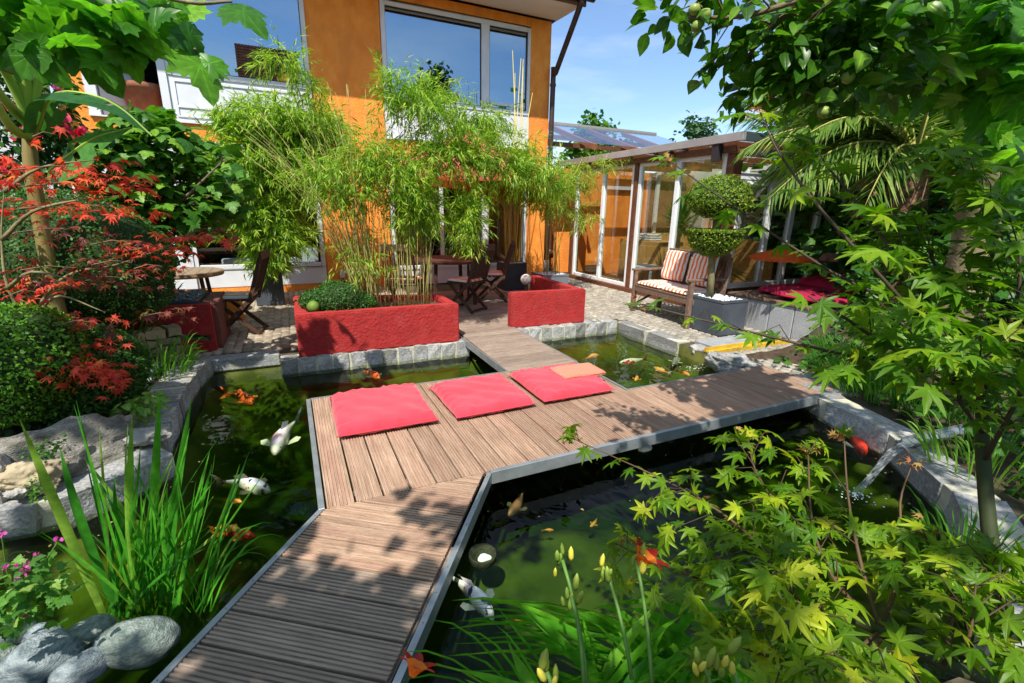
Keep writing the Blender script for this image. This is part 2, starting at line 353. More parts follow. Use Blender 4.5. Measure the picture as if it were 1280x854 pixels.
# pond bed: walls and floor, mossy
M_BED = mat('pond_bed', (.09, .105, .02), (.26, .26, .05), 3.5, .95, .3, 20, c3=(.05, .07, .015), c3scale=5, c3amt=.6)
b = MB(); n = len(POND)
gx = [(x, y) for x in np.arange(-2.7, 4.6, .15) for y in np.arange(0.2, 5.7, .15)]
vsb = [(x, y, -.046) for x, y in POND]+[(x, y, -.95) for x, y in POND]
b.add(vsb, [(i, (i+1) % n, n+(i+1) % n, n+i) for i in range(n)])
b.build('pond_wall', M_BED, kind='structure')
def bedz(x, y):
    d = pdist(x, y); z = -.24-.62*min(1, (d/.75))**.9
    if x > 2.4 and y > 3.1: z = max(z, -.46-.1*math.sin(x*3)*math.sin(y*2.3))          # shallow sunny basin
    if y > 4.2: z = max(z, -.6)
    if x > .2 and y < 2.3: z = max(z, -.62-.1*math.sin(x*2.3+y))
    z = max(z, -.86+.34*math.exp(-((x+1.15)**2+(y-2.55)**2)/.18))                     # ledge under the iris
    z = max(z, -.9+.72*math.exp(-((x+.85)**2+(y-1.72)**2)/.12))
    return z+.03*math.sin(x*7+y*5)*math.sin(y*6-x*3)
b = MB(); xs = list(np.arange(-2.8, 4.7, .12)); ys = list(np.arange(0.1, 5.8, .12)); V = []
for x in xs:
    for y in ys: V.append((x, y, bedz(x, y) if inpoly(x, y) else -.95))
ny = len(ys); F = [(i*ny+j, (i+1)*ny+j, (i+1)*ny+j+1, i*ny+j+1) for i in range(len(xs)-1) for j in range(ny-1)]
b.add(V, F); b.build('pond_bed', M_BED, smooth=True, kind='structure')
# water: a closed body, its green comes from absorption
m = bpy.data.materials.new('water'); m.use_nodes = True; nt = m.node_tree; L = nt.links; nt.nodes.remove(nt.nodes['Principled BSDF']); o_ = nt.nodes['Material Output']
gl = _n(nt, 'ShaderNodeBsdfGlossy'); gl.inputs['Roughness'].default_value = .02; tp = _n(nt, 'ShaderNodeBsdfTransparent'); tp.inputs[0].default_value = (.93, .97, .85, 1)
fr = _n(nt, 'ShaderNodeFresnel'); fr.inputs[0].default_value = 1.27; ms = _n(nt, 'ShaderNodeMixShader')
gp = _n(nt, 'ShaderNodeNewGeometry'); mp_ = _n(nt, 'ShaderNodeMapping'); mp_.inputs['Scale'].default_value = (1, .7, 1); L.new(gp.outputs['Position'], mp_.inputs[0])
n1 = _n(nt, 'ShaderNodeTexNoise'); n1.inputs['Scale'].default_value = 6; n1.inputs['Detail'].default_value = 2; n1.inputs['Distortion'].default_value = .8; L.new(mp_.outputs[0], n1.inputs['Vector'])
bp = _n(nt, 'ShaderNodeBump'); bp.inputs['Strength'].default_value = .22; bp.inputs['Distance'].default_value = .03
# rings round the two inflows
def rings(cx, cy, fall, k=55):
    vm = _n(nt, 'ShaderNodeVectorMath', operation='DISTANCE'); vm.inputs[1].default_value = (cx, cy, WZ); L.new(gp.outputs['Position'], vm.inputs[0])
    a = _n(nt, 'ShaderNodeMath', operation='MULTIPLY'); a.inputs[1].default_value = k; L.new(vm.outputs['Value'], a.inputs[0])
    s = _n(nt, 'ShaderNodeMath', operation='SINE'); L.new(a.outputs[0], s.inputs[0])
    e = _n(nt, 'ShaderNodeMath', operation='MULTIPLY'); e.inputs[1].default_value = -fall; L.new(vm.outputs['Value'], e.inputs[0])
    x = _n(nt, 'ShaderNodeMath', operation='EXPONENT'); L.new(e.outputs[0], x.inputs[0]); q = _n(nt, 'ShaderNodeMath', operation='MULTIPLY'); L.new(s.outputs[0], q.inputs[0]); L.new(x.outputs[0], q.inputs[1]); return q
INF = PZ(1068, 618, WZ)
r1 = rings(INF.x, INF.y, 2.6); r2 = rings(3.95, 3.62, 3.0); sm = _n(nt, 'ShaderNodeMath', operation='ADD'); L.new(r1.outputs[0], sm.inputs[0]); L.new(r2.outputs[0], sm.inputs[1])
sm2 = _n(nt, 'ShaderNodeMath', operation='MULTIPLY_ADD'); sm2.inputs[1].default_value = .35; L.new(sm.outputs[0], sm2.inputs[0]); L.new(n1.outputs[0], sm2.inputs[2])
L.new(sm2.outputs[0], bp.inputs['Height']); L.new(bp.outputs[0], gl.inputs['Normal']); L.new(bp.outputs[0], fr.inputs['Normal'])
L.new(fr.outputs[0], ms.inputs[0]); L.new(tp.outputs[0], ms.inputs[1]); L.new(gl.outputs[0], ms.inputs[2]); L.new(ms.outputs[0], o_.inputs[0])
va = _n(nt, 'ShaderNodeVolumeAbsorption'); va.inputs[0].default_value = (.38, .6, .14, 1); va.inputs[1].default_value = 2.9; L.new(va.outputs[0], o_.inputs['Volume'])
M_WATER = m
g = MB(); P2 = POND; nn_ = len(P2)
t1 = tessellate_polygon([[Vector((x, y, 0)) for x, y in P2]])
g.add([(x, y, WZ) for x, y in P2]+[(x, y, -.97) for x, y in P2], list(t1)+[tuple(i+nn_ for i in reversed(t)) for t in t1]+[(i, (i+1) % nn_, nn_+(i+1) % nn_, nn_+i) for i in range(nn_)])
me = g.data('water'); bm = bmesh.new(); bm.from_mesh(me); bmesh.ops.recalc_face_normals(bm, faces=bm.faces)
bmesh.ops.scale(bm, vec=(1.0015, 1.0015, 1), verts=bm.verts, space=Matrix.Translation((-1, -3, 0))); bm.to_mesh(me); bm.free()
obj('water', me, M_WATER, kind='structure')

# garden beds: one raised sheet of earth round the pond
def bedh(x, y):
    d = pdist(x, y)
    if x < 0 and y > 2.4: k = max(0, min(1, (d-.32)/1.0)); h = .30*k*k*(3-2*k)
    elif x > 3.4 and y < 3.3: k = max(0, min(1, (d-.3)/1.2)); h = .35*k*k*(3-2*k)
    else: k = max(0, min(1, (d-.02)/.3)); h = .06*k
    if y < 2.4: k = max(0, min(1, d/.15)); h = h*.6-.06*(1-k)
    return h
def soil_sheet(x0, x1, y0, y1, test, name='garden_bed', st=.12):
    xs = list(np.arange(x0, x1, st)); ys = list(np.arange(y0, y1, st)); V = []; ok = {}
    for i, x in enumerate(xs):
        for j, y in enumerate(ys):
            ok[i, j] = (not inpoly(x, y)) and test(x, y); V.append((x, y, -.035+bedh(x, y)+random.uniform(-.012, .012)))
    ny = len(ys); F = [(i*ny+j, (i+1)*ny+j, (i+1)*ny+j+1, i*ny+j+1) for i in range(len(xs)-1) for j in range(ny-1) if ok[i, j] and ok[i+1, j] and ok[i, j+1] and ok[i+1, j+1]]
    MB().add(V, F).build(name, M_EARTH, smooth=True, kind='structure')
soil_sheet(-7, -1.0, 2.9, 6.4, lambda x, y: y < 6.3 and not (x > -1.2 and y > 5.2))
soil_sheet(-3.5, 3.2, -1.6, 2.2, lambda x, y: y < 2.1, 'near_bank')
soil_sheet(2.0, 10, -1.6, 3.35, lambda x, y: x > 4.35 or y < 1.9, 'right_bank')

# ================================================================== wooden deck
M_PLANK = mat('deck_wood', (.28, .17, .11), (.52, .36, .255), 5, .75, .5, 30, stretch=(10, .8, 10), coord='OBJ', objvar=.16, c3=(.40, .2, .15), c3scale=1.2, c3amt=.35)
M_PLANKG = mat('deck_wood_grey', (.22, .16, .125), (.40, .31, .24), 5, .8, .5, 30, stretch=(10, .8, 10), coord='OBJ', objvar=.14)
M_ZINC = mat('zinc_strip', (.28, .31, .33), (.45, .48, .5), 10, .45, .1, 90, metal=.6)
M_SCREW = mat('screw_steel', (.3, .25, .2), rough=.4, metal=.8)
def plank_me(w, l, nG=7, th=.026, gd=.007):
    """grooved board along local Y, top at z 0"""
    pr = [(-w/2, -th)]; gw = w/(nG*2+1); pr.append((-w/2, -.002))
    pr.append((-w/2+.002, 0))
    for i in range(nG):
        a = -w/2+gw*(2*i+1); pr += [(a, 0), (a+gw*.15, -gd), (a+gw*.85, -gd), (a+gw, 0)]
    pr += [(w/2-.002, 0), (w/2, -.002), (w/2, -th)]; k = len(pr)
    b = MB(); b.add([(x, -l/2, z) for x, z in pr]+[(x, l/2, z) for x, z in pr], [(i, (i+1) % k, k+(i+1) % k, k+i) for i in range(k)]+[tuple(range(k)), tuple(range(2*k-1, k-1, -1))])
    me = b.data('plank'); bm = bmesh.new(); bm.from_mesh(me); bmesh.ops.recalc_face_normals(bm, faces=bm.faces); bm.to_mesh(me); bm.free(); return me
plat = thing('deck_platform', 'wide grooved wooden deck platform carrying the three red cushions over the pond', 'deck', (0, 2.285, 0))
PITCHW = .1478; long_me = plank_me(.136, 1.575); short_me = plank_me(.136, .735)
for i in range(29):
    x = .036+PITCHW*(i+.5); lg = x < 2.55
    o = obj('plank', long_me if lg else short_me, M_PLANK if i < 18 else M_PLANK, plat); o.location = (x, (.7875 if lg else .3675), random.uniform(-.0015, .0015)); o.rotation_euler.z = random.uniform(-.001, .001)
st = MB(); st.box(.0, 0, -.07, .032, 1.575, .004); st.build('edge_strip', M_ZINC, plat, bevel=.002)
st = MB(); st.box(.95, -.032, -.075, 4.32, -.002, .006); st.build('edge_strip', M_ZINC, plat, bevel=.002)
st = MB(); st.box(0.033, 1.577, -.07, 1.79, 1.59, .002); st.build('edge_strip', M_ZINC, plat)
st = MB(); st.box(2.575, .737, -.07, 4.32, .75, .003); st.build('edge_strip', M_ZINC, plat)
st = MB(); st.box(2.552, .737, -.07, 2.572, 1.58, .003); st.build('edge_strip', M_ZINC, plat)
st = MB()
for yy in (.1, .75): st.box(.05, yy, -.10, 4.3, yy+.05, -.0275)
st.box(.05, 1.45, -.10, 2.5, 1.5, -.0275); st.build('joist', M_PLANKG, plat)
br = thing('deck_bridge', 'short wooden footbridge from the cushions deck up to the terrace between red planters', 'deck', (2.17, 3.87, 0))
bme = plank_me(.139, .775)
for i in range(11):
    o = obj('plank', bme, M_PLANKG, br); o.location = (0.02+.004*i, .075+PITCHW*i, random.uniform(-.001, .001)); o.rotation_euler.z = math.pi/2
for s in (-1, 1): MB().box(*((-.385, .0, -.07, -.372, 1.63, .003) if s < 0 else (.412, .0, -.07, .425, 1.63, .003))).build('edge_strip', M_ZINC, br)
# ramp: boards run across it, cut flush with the platform and the two zinc strips
rd = Vector((-.588, -.809, 0)); rn = Vector((.809, -.588, 0))       # along, across (to the right)
ramp = thing('deck_ramp', 'shaded wooden gangway with cross boards and pale zinc edges leading to the camera', 'deck', (0, 2.285, 0))
wr = .95*rn.x; rme = plank_me(.135, 1.3)
rot = Matrix(((rd.x, rn.x, 0, 0), (rd.y, rn.y, 0, 0), (0, 0, 1, 0), (0, 0, 0, 1)))
off0 = (PZ(327.5, 726.6)-Vector((0, 2.285, 0))).dot(rd) % PITCHW
for i in range(-6, 28):
    c = rd*(off0+PITCHW*(i+.5))+rn*(wr/2); me = rme.copy()
    T = Matrix.Translation(c) @ rot; me.transform(T); me.transform(Matrix.Translation((0, 0, random.uniform(-.001, .001))))
    clip(me, [((0, -.006, 0), (0, -1, 0)), (rn*.028, rn), (rn*(wr-.03), -rn)])
    if len(me.polygons) < 4: continue
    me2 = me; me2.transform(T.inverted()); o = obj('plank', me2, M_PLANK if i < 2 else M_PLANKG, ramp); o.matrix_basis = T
for s, a in ((0, 0.0), (1, wr)):
    m0 = MB(); A = Vector((0, 0, 0)) if s == 0 else Vector((.95, -.034, 0)); B = A+rd*4.2; w = rn*(.026 if s == 0 else -.026); z = Vector((0, 0, .005)); zz = Vector((0, 0, -.07))
    m0.add([A+zz, B+zz, B+w+zz, A+w+zz, A+z, B+z, B+w+z, A+w+z], ((0, 3, 2, 1), (4, 5, 6, 7), (0, 1, 5, 4), (1, 2, 6, 5), (2, 3, 7, 6), (3, 0, 4, 7))); e = m0.build('edge_strip', M_ZINC, ramp)
    sc = MB()
    for i in range(28):
        p = A+rd*(.05+i*.145)+w*.5; sc.lathe([(.004, 0), (.003, .0018)], 6, Matrix.Translation(p+z))
    sc.build('screws', M_SCREW, ramp, kind='stuff')
jo = MB(); jo.bar(rn*.1+Vector((0, -.2, -.07)), rn*.1+rd*4+Vector((0, 0, -.07)), .05, .08); jo.bar(rn*(wr-.1)+Vector((0, -.1, -.07)), rn*(wr-.1)+rd*4+Vector((0, 0, -.07)), .05, .08); jo.build('joist', M_PLANKG, ramp)

# ================================================================== kerbs of granite setts
M_GRAN = mat('granite', (.17, .17, .17), (.44, .44, .43), 45, .85, .9, 60, objvar=.34, c3=(.2, .2, .12), c3scale=9, c3amt=.6)
M_GRAND = mat('granite_dark', (.12, .13, .14), (.34, .35, .36), 35, .85, .9, 50, objvar=.2, c3=(.3, .33, .2), c3scale=7, c3amt=.4)
M_MORT = mat('mortar', (.42, .4, .3), (.6, .58, .46), 20, .95, .6, 70)
def sett(L_, D_, H_, j=.008, sd=None):
    me_b = MB().box(-L_/2, -D_/2, -H_, L_/2, D_/2, 0); me = me_b.data('stone'); bm = bmesh.new(); bm.from_mesh(me)
    bmesh.ops.subdivide_edges(bm, edges=[e for e in bm.edges], cuts=1, use_grid_fill=True)
    for v in bm.verts:
        v.co += Vector([random.uniform(-j, j) for _ in range(3)])
        k = (abs(v.co.x) > L_*.4)+(abs(v.co.y) > D_*.4)+(v.co.z > -.02)
        if k >= 2: v.co.x *= .95; v.co.y *= .96; v.co.z -= .006 if v.co.z > -.02 else 0
    bm.to_mesh(me); bm.free(); return me
SETTS = [sett(.165, .17, .19) for _ in range(5)]
def kerb(name, path, depth=.17, size=.175, top=-.02, m=M_GRAN, side=1, jit=.01, hgt=1.0):
    """stones laid along path (their pond edge), depth to the given side"""
    k = struct(name); P = [Vector((*p, 0)) for p in path]; seg = [(P[i+1]-P[i]).length for i in range(len(P)-1)]; tot = sum(seg); n = int(tot/size); mo = MB()
    for i in range(n):
        s = (i+.5)*tot/n; q = 0
        while s > seg[q]: s -= seg[q]; q += 1
        d = (P[q+1]-P[q]).normalized(); nn = Vector((-d.y, d.x, 0))*side; c = P[q]+d*s+nn*depth/2
        o = obj('stone', random.choice(SETTS), m, k); o.location = (c.x+random.uniform(-jit, jit)*.5, c.y+random.uniform(-jit, jit)*.4, top+random.uniform(-.006, .006))
        o.rotation_euler = (random.uniform(-.02, .02), random.uniform(-.02, .02), math.atan2(d.y, d.x)+random.uniform(-.02, .02)+random.choice((0, math.pi))); sc = size/.175*tot/n/size; o.scale = (sc, depth/.17, hgt)
    for i in range(len(P)-1):
        d = (P[i+1]-P[i]).normalized(); nn = Vector((-d.y, d.x, 0))*side
        mo.bar(P[i]-d*.0+nn*depth*.52+Vector((0, 0, top-.105)), P[i+1]+nn*depth*.52+Vector((0, 0, top-.105)), depth*.93, .185)
    mo.build('mortar_joints', M_MORT, k); return k
kerb('planter_kerb', [(-.2, 5.09), (1.84, 5.06)], .2, .17, -.012, M_GRAN)
kerb('basin_kerb', [(2.6, 5.31), (4.2, 5.29)], .24, .17, -.012, M_GRAN)
kerb('basin_side_kerb', [(4.19, 5.29), (4.2, 4.1)], .2, .42, -.015, M_GRAN, side=1)
kerb('left_pond_kerb', [(-.83, 5.40), (-.90, 4.95), (-.92, 4.5), (-.90, 4.1), (-.885, 3.7), (-.885, 3.4)], .27, .19, -.0, M_GRAND, side=-1)
kerb('rough_pond_kerb', [(-.875, 3.36), (-.89, 3.2), (-1.19, 2.965), (-1.53, 2.94), (-2.6, 2.99)], .27, .62, -.005, M_GRAND, side=-1)
kerb('right_pond_kerb', [(4.2, 2.78), (3.99, 2.24), (3.79, 1.62), (3.29, 1.04), (2.77, .68), (2.2, .48)], .24, .55, 0, M_GRAN, side=1)
MB().box(-.98, 5.40, -.16, -.21, 5.58, -.03).build('kerb_slab', M_GRAND, kind='structure', bevel=.01)

# ================================================================== cobbled paving in arcs
M_COB = mat('cobble', (.22, .18, .13), (.40, .34, .25), 12, .85, .6, 60, objvar=.25)
M_COBL = mat('cobble_pale', (.20, .18, .145), (.42, .38, .31), 12, .85, .6, 60, objvar=.2)
def cob_template(seed):
    r = random.Random(seed); h = .5; o = [(-h, -h), (h, -h), (h, h), (-h, h)]; V = []
    for q, z in ((.5, -.4), (.49, -.12), (.36, 0.0)):
        for sx, sy in ((-1, -1), (1, -1), (1, 1), (-1, 1)): V.append((sx*q+r.uniform(-.05, .05), sy*q+r.uniform(-.05, .05), z+r.uniform(-.02, .02)))
    F = []
    for l in (0, 4):
        for i in range(4): a, b, c, d = l+i, l+(i+1) % 4, l+4+(i+1) % 4, l+4+i; F += [(a, b, c), (a, c, d)]
    F += [(8, 9, 10), (8, 10, 11)]; return np.array(V), F
def cobbles(name, x0, x1, y0, y1, test, m, W_=1.25, A=.38, s=.1, rot90=False, z=-.02, limit=150):
    M = []
    cols = int((x1-x0)/W_)+2; rows = int((y1-y0+2*A)/(s*1.05))+4
    for c in range(cols):
        for r in range(-4, rows):
            n = 13; 
            for i in range(n):
                u = (i+.5)/n*2-1; px = x0+c*W_+W_*u/2; py = y0+r*s*1.07-A*u*u
                if not (x0 <= px <= x1 and y0 <= py <= y1) or not test(px, py): continue
                an = math.atan2(-2*A*u, W_/2)+random.uniform(-.06, .06); k = s*random.uniform(.9, 1.0)
                ca, sa = math.cos(an)*k, math.sin(an)*k; M.append([[ca, -sa, 0, px], [sa, ca, 0, py], [0, 0, s, z+random.uniform(-.005, .005)], [0, 0, 0, 1]])
    k = struct(name); M = np.array(M); T = cob_template(3)
    leaves(T, M, m, k, limit, 'cobble', 8)
    for ch in C.objects:
        if ch.parent is k and ch.name.startswith('foliage'): ch.name = 'far_cobbles'; ch['kind'] = 'stuff'
far_ok = lambda x, y: (not inpoly(x, y)) and pdist(x, y) > .2
cobbles('terrace_cobbles', -1.3, 1.95, 5.6, 9.55, lambda x, y: far_ok(x, y), M_COB)
cobbles('conservatory_cobbles', 3.72, 6.3, 3.95, 9.5, lambda x, y: far_ok(x, y), M_COBL, s=.1, limit=150)
cobbles('corner_cobbles', 4.15, 6.6, 2.2, 3.72, lambda x, y: pdist(x, y) > .1 and not inpoly(x, y), M_COBL, limit=200, z=-.018)
# dark wooden terrace between the planters
td = thing('terrace_deck', 'dark weathered wooden terrace under the dining chairs behind the footbridge', 'deck', (2.7, 5.5, 0))
tp_ = plank_me(.12, 1.75, 5)
for i in range(24): o = obj('plank', tp_, M_PLANKG, td); o.location = (0, .1+i*.126, -.01); o.rotation_euler.z = math.pi/2
M_SLAB = mat('slab_stone', (.25, .26, .27), (.38, .39, .4), 9, .8, .4, 60)
MB().box(4.42, 3.78, -.05, 4.8, 4.05, -.008).build('paving_slab', M_SLAB, kind='structure', bevel=.005)
MB().box(4.81, 3.78, -.05, 5.5, 4.05, -.01).build('paving_slab', M_SLAB, kind='structure', bevel=.005)
# ================================================================== house
M_ORANGE = mat('orange_render', (.82, .25, .03), (.95, .36, .065), 7, .95, 1.4, 45, c3=(.62, .18, .035), c3scale=2.2, c3amt=.5, stretch=(1, 1, .6))
M_WHITE = mat('white_paint', (.6, .62, .65), (.72, .74, .76), 4, .5, .1, 40)
M_WHITEW = mat('white_wall', (.5, .51, .53), (.65, .65, .65), 5, .9, .5, 40)
M_BROWN = mat('brown_timber', (.10, .035, .015), (.2, .075, .035), 6, .6, .3, 40, stretch=(3, 3, 3))
M_DARK = mat('shaded_interior', (.015, .012, .01), (.04, .03, .025), 3, .9)  # near-black: shade inside rooms, recess and pipe is put into the colour
M_INT = mat('interior_wall', (.25, .15, .07), (.4, .25, .12), 2, .9)
M_PANE_UP = glassmat('window_glass_upper', .4, (.4, .45, .5), (.58, .78, .92))
M_PANE = glassmat('window_glass', .05, (.85, .9, .9))
M_PIPE = mat('pipe_brown', (.045, .03, .025), (.08, .05, .04), 8, .45, metal=.3)
Y0, Y1 = 9.6, 9.9
house = thing('house', 'two storey orange rendered house with white framed windows behind the bamboo', 'house', (0, Y0, 0))
def HB(name, x0, z0, x1, z1, m, y0=Y0, y1=Y1, parent=None, bevel=0, **k):
    return MB().box(x0, y0-Y0, z0, x1, y1-Y0, z1).build(name, m, parent or house, bevel=bevel, **k)
for x0, z0, x1, z1 in ((-2.86, -.05, -2.5, 5.22), (-2.5, 2.5, .62, 2.76), (.625, -.05, 1.85, 5.22), (1.852, 2.45, 4.85, 2.76), (4.853, -.05, 5.33, 5.22), (-2.5, -.05, .622, .1), (1.852, 5.06, 4.85, 5.22), (-2.5, 5.0, .62, 5.22)):
    HB('wall', x0, z0, x1, z1, M_ORANGE)
MB().box(-2.85, .31, -.05, 5.32, 6.5, .02).build('floor', mat('floor_wood', (.16, .08, .03), (.25, .13, .05), 6, .6), house)
MB().box(-2.85, .31, 2.5, 5.32, 6.5, 2.75).build('ceiling', M_WHITEW, house)
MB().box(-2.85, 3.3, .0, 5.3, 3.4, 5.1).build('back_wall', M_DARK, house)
MB().box(5.15, .31, -.05, 5.33, 6.5, 5.2).build('side_wall', M_ORANGE, house)
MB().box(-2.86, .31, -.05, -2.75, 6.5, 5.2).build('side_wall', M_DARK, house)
# eaves
M_SOFF = mat('soffit_boards', (.78, .74, .7), (.85, .82, .78), 3, .8)
for i in range(9): MB().box(-6, -.95+i*.105+.002, 5.225+i*.004, 5.45, -.95+(i+1)*.105-.004, 5.245+i*.004).build('soffit_board', M_SOFF, house)
MB().box(-6, -1.0, 5.2, 5.5, -.96, 5.42).build('fascia_board', M_BROWN, house)
MB().box(-6, -1.0, 5.3, 5.5, 7, 5.5).build('roof', mat('roof_dark', (.03, .03, .03), (.06, .05, .05), 4, .8), house)
gt = MB(); pr = [(math.cos(a), math.sin(a)) for a in np.linspace(math.pi, 2*math.pi, 9)]
k = len(pr); gt.add([(-6, -1.07+.07*c, 5.33+.07*s) for c, s in pr]+[(5.62, -1.07+.07*c, 5.33+.07*s) for c, s in pr], [(i, i+1, k+i+1, k+i) for i in range(k-1)]+[tuple(range(k, 2*k))])
gt.build('gutter', M_PIPE, house, smooth=True)
dp = MB(); dp.tube(poly([(5.36, -1.05, 5.28), (5.36, -.95, 5.12), (5.36, -.18, 4.25), (5.36, -.09, 4.1), (5.36, -.09, .45)], 5), .055, 10); dp.build('downpipe', M_PIPE, house, smooth=True)
MB().lathe([(.065, 0), (.065, .05)], 10, Matrix.Translation((5.36, -.09, 4.02))).build('pipe_clamp', M_PIPE, house)
MB().lathe([(.06, 0), (.06, .35)], 10, Matrix.Translation((5.36, -.09, .05))).build('pipe_foot', mat('pipe_grey', (.3, .3, .32), rough=.4, metal=.5), house, smooth=True)
def window(x0, x1, z0, z1, mulls=(), glass=M_PANE_UP, fw=.075, panes=True, yo=0):
    w = MB(); w.box(x0, yo-.03, z0, x0+fw, yo+.06, z1); w.box(x1-fw, yo-.03, z0, x1, yo+.06, z1); w.box(x0+fw, yo-.03, z1-fw, x1-fw, yo+.06, z1); w.box(x0+fw, yo-.03, z0, x1-fw, yo+.06, z0+fw)
    edges = [x0+fw]
    for mx_, mw in mulls: w.box(mx_-mw/2, yo-.032, z0+fw, mx_+mw/2, yo+.062, z1-fw); edges += [mx_-mw/2, mx_+mw/2]
    edges.append(x1-fw); f = w.build('window', M_WHITE, house, bevel=.006)
    for i in range(0, len(edges), 2):
        a, b = edges[i], edges[i+1]; MB().box(a, yo+.01, z0+fw, b, yo+.02, z1-fw).build('pane', glass, f)
        g = MB(); t = .012; g.box(a, yo-.01, z0+fw, a+t, yo+.008, z1-fw); g.box(b-t, yo-.01, z0+fw, b, yo+.008, z1-fw); g.box(a+t, yo-.01, z0+fw, b-t, yo+.008, z0+fw+t); g.box(a+t, yo-.01, z1-fw-t, b-t, yo+.008, z1-fw)
        g.build('gasket', mat('gasket', (.05, .05, .05), rough=.6), f)
    return f
# upper left window with panelled parapet
window(-1.45, .62, 3.44, 5.0)
HB('parapet_panel', -1.45, 2.78, .62, 3.438, M_WHITE, Y0-.01, Y0+.05)
for a in ((-1.36, 3.35, .54, 3.38), (-1.36, 2.98, .54, 3.01), (-1.36, 2.84, .54, 2.86)): HB('panel_moulding', *a, M_WHITE, Y0-.028, Y0-.012)
for a in ((-1.39, 2.84, -1.36, 3.38), (.54, 2.84, .57, 3.38)): HB('panel_moulding', *a, M_WHITE, Y0-.026, Y0-.012)
HB('sill', -2.5, 2.755, .66, 2.778, M_WHITE, Y0-.05, Y0+.05)
HB('window_post', -1.56, 2.78, -1.452, 5.0, M_WHITE, Y0-.04, Y0+.08)
# recessed doorway at the left with an open panelled door
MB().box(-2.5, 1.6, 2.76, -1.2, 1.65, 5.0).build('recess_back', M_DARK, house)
HB('window_post', -2.498, 2.78, -2.36, 5.0, M_WHITE, Y0-.02, Y0+.06)
dl = MB(); A = Vector((-2.34, .06, 0)); B = Vector((-1.86, .55, 0)); T = Matrix.Translation(A) @ Matrix.Rotation(math.atan2(.49, .48), 4, 'Z')
dl.box(0, 0, 2.8, .07, .05, 4.9, T); dl.box(.63, 0, 2.8, .70, .05, 4.9, T); dl.box(.07, 0, 2.8, .63, .05, 2.88, T); dl.box(.07, 0, 3.46, .63, .05, 3.54, T); dl.box(.07, 0, 4.83, .63, .05, 4.9, T)
d_ = dl.build('open_door', M_WHITE, house, bevel=.004); MB().box(.07, .02, 2.88, .63, .03, 3.46, T).build('door_panel', M_WHITE, d_); MB().box(.07, .02, 3.54, .63, .03, 4.83, T).build('pane', M_PANE_UP, d_)
# upper right window
window(1.86, 4.85, 3.42, 5.02, [(3.86, .17)])
HB('parapet_panel', 1.86, 2.78, 4.85, 3.418, M_WHITE, Y0-.01, Y0+.05); HB('sill', 1.84, 2.755, 4.87, 2.778, M_WHITE, Y0-.05, Y0+.05)
HB('sash', 3.97, 3.55, 4.74, 3.6, M_WHITE, Y0-.02, Y0+.005)
for a in ((3.96, 3.56, 4.0, 4.86), (4.7, 3.56, 4.74, 4.86), (3.96, 4.82, 4.74, 4.86)): HB('sash', *a, M_WHITE, Y0+.03, Y0+.06)
# ground floor windows
window(-2.5, -1.68, .42, 2.46, glass=M_PANE); window(-1.5, .6, .42, 2.46, glass=M_PANE)
HB('window_post', -1.68, .1, -1.5, 2.46, M_WHITE, Y0-.05, Y0+.08); HB('lintel', -2.5, 2.462, .6, 2.499, M_WHITE, Y0-.04, Y0+.08)
HB('base_panel', -2.5, .1, -1.682, .418, M_WHITE, Y0-.01, Y0+.06); HB('base_panel', -1.498, .1, .6, .418, M_WHITE, Y0-.01, Y0+.06)
window(1.86, 4.85, .3, 2.42, [(3.86, .15), (2.9, .08)], glass=M_PANE); HB('base_panel', 1.86, -.02, 4.85, .298, M_WHITE, Y0-.01, Y0+.06)
# rooms: a few pieces of furniture behind the glass
for x0, z0, x1, z1, y, mm in ((-.62, .05, -.42, 1.25, 1.1, 'p'), (-.3, .05, -.05, 1.2, 1.2, 'q'), (-1.2, .4, .2, .5, .9, 'w'), (.2, .42, .5, .72, .35, 'w'), (2.2, .1, 2.9, 1.1, 1.6, 'p')):
    MB().box(x0, y, z0, x1, y+.3, z1).build('cabinet', {'p': mat('pine', (.5, .28, .08), (.6, .36, .12), 8, .6), 'q': mat('beech', (.55, .42, .25), rough=.6), 'w': M_WHITE}[mm], house, bevel=.01)
# wicker screen standing in the upper left window
sc = thing('window_screen', 'brown woven lattice screen standing behind the upper left window pane', 'screen', (-.22, Y0+.0, 3.52))
wk = MB(); mw = mat('wicker', (.08, .025, .015), (.16, .06, .03), 30, .7)
for i in range(20): wk.box(-.24+i*.046, -.035, 0, -.24+i*.046+.03, -.028, .48)
for i in range(12): wk.box(-.25, -.045, .004+i*.04, .66, -.037, .004+i*.04+.028)
wk.build('lattice', mw, sc); MB().box(.32, -.05, .0, .5, -.046, .12).build('plate', mat('yellow_plate', (.7, .35, .03), rough=.6), sc)
# terracotta pot with a tree in the recess
M_TERRA = mat('terracotta', (.22, .08, .045), (.36, .15, .08), 9, .9, .4, 50)
pt = thing('terracotta_pot_tree', 'potted tree in a big terracotta tub in the upper doorway recess', 'potted plant', (-1.86, Y0+.35, 2.79))
MB().lathe([(.2, 0), (.27, .42), (.31, .43), (.32, .52), (.27, .525), (.26, .46)], 20).build('pot', M_TERRA, pt, smooth=True)
MB().tube([(0, 0, .4), (.02, 0, 1.1), (-.02, 0, 1.7)], [.05, .03], 8).build('trunk', mat('bark_pale', (.3, .25, .16), (.45, .38, .25), 12, .9), pt, smooth=True)
leaves(T_PLANE, cloudleaves([((0, 0, 1.85), (.45, .35, .4), 110)], .16), leafmat('leaf_mid', (.05, .15, .015), (.12, .3, .03)), pt, 40)
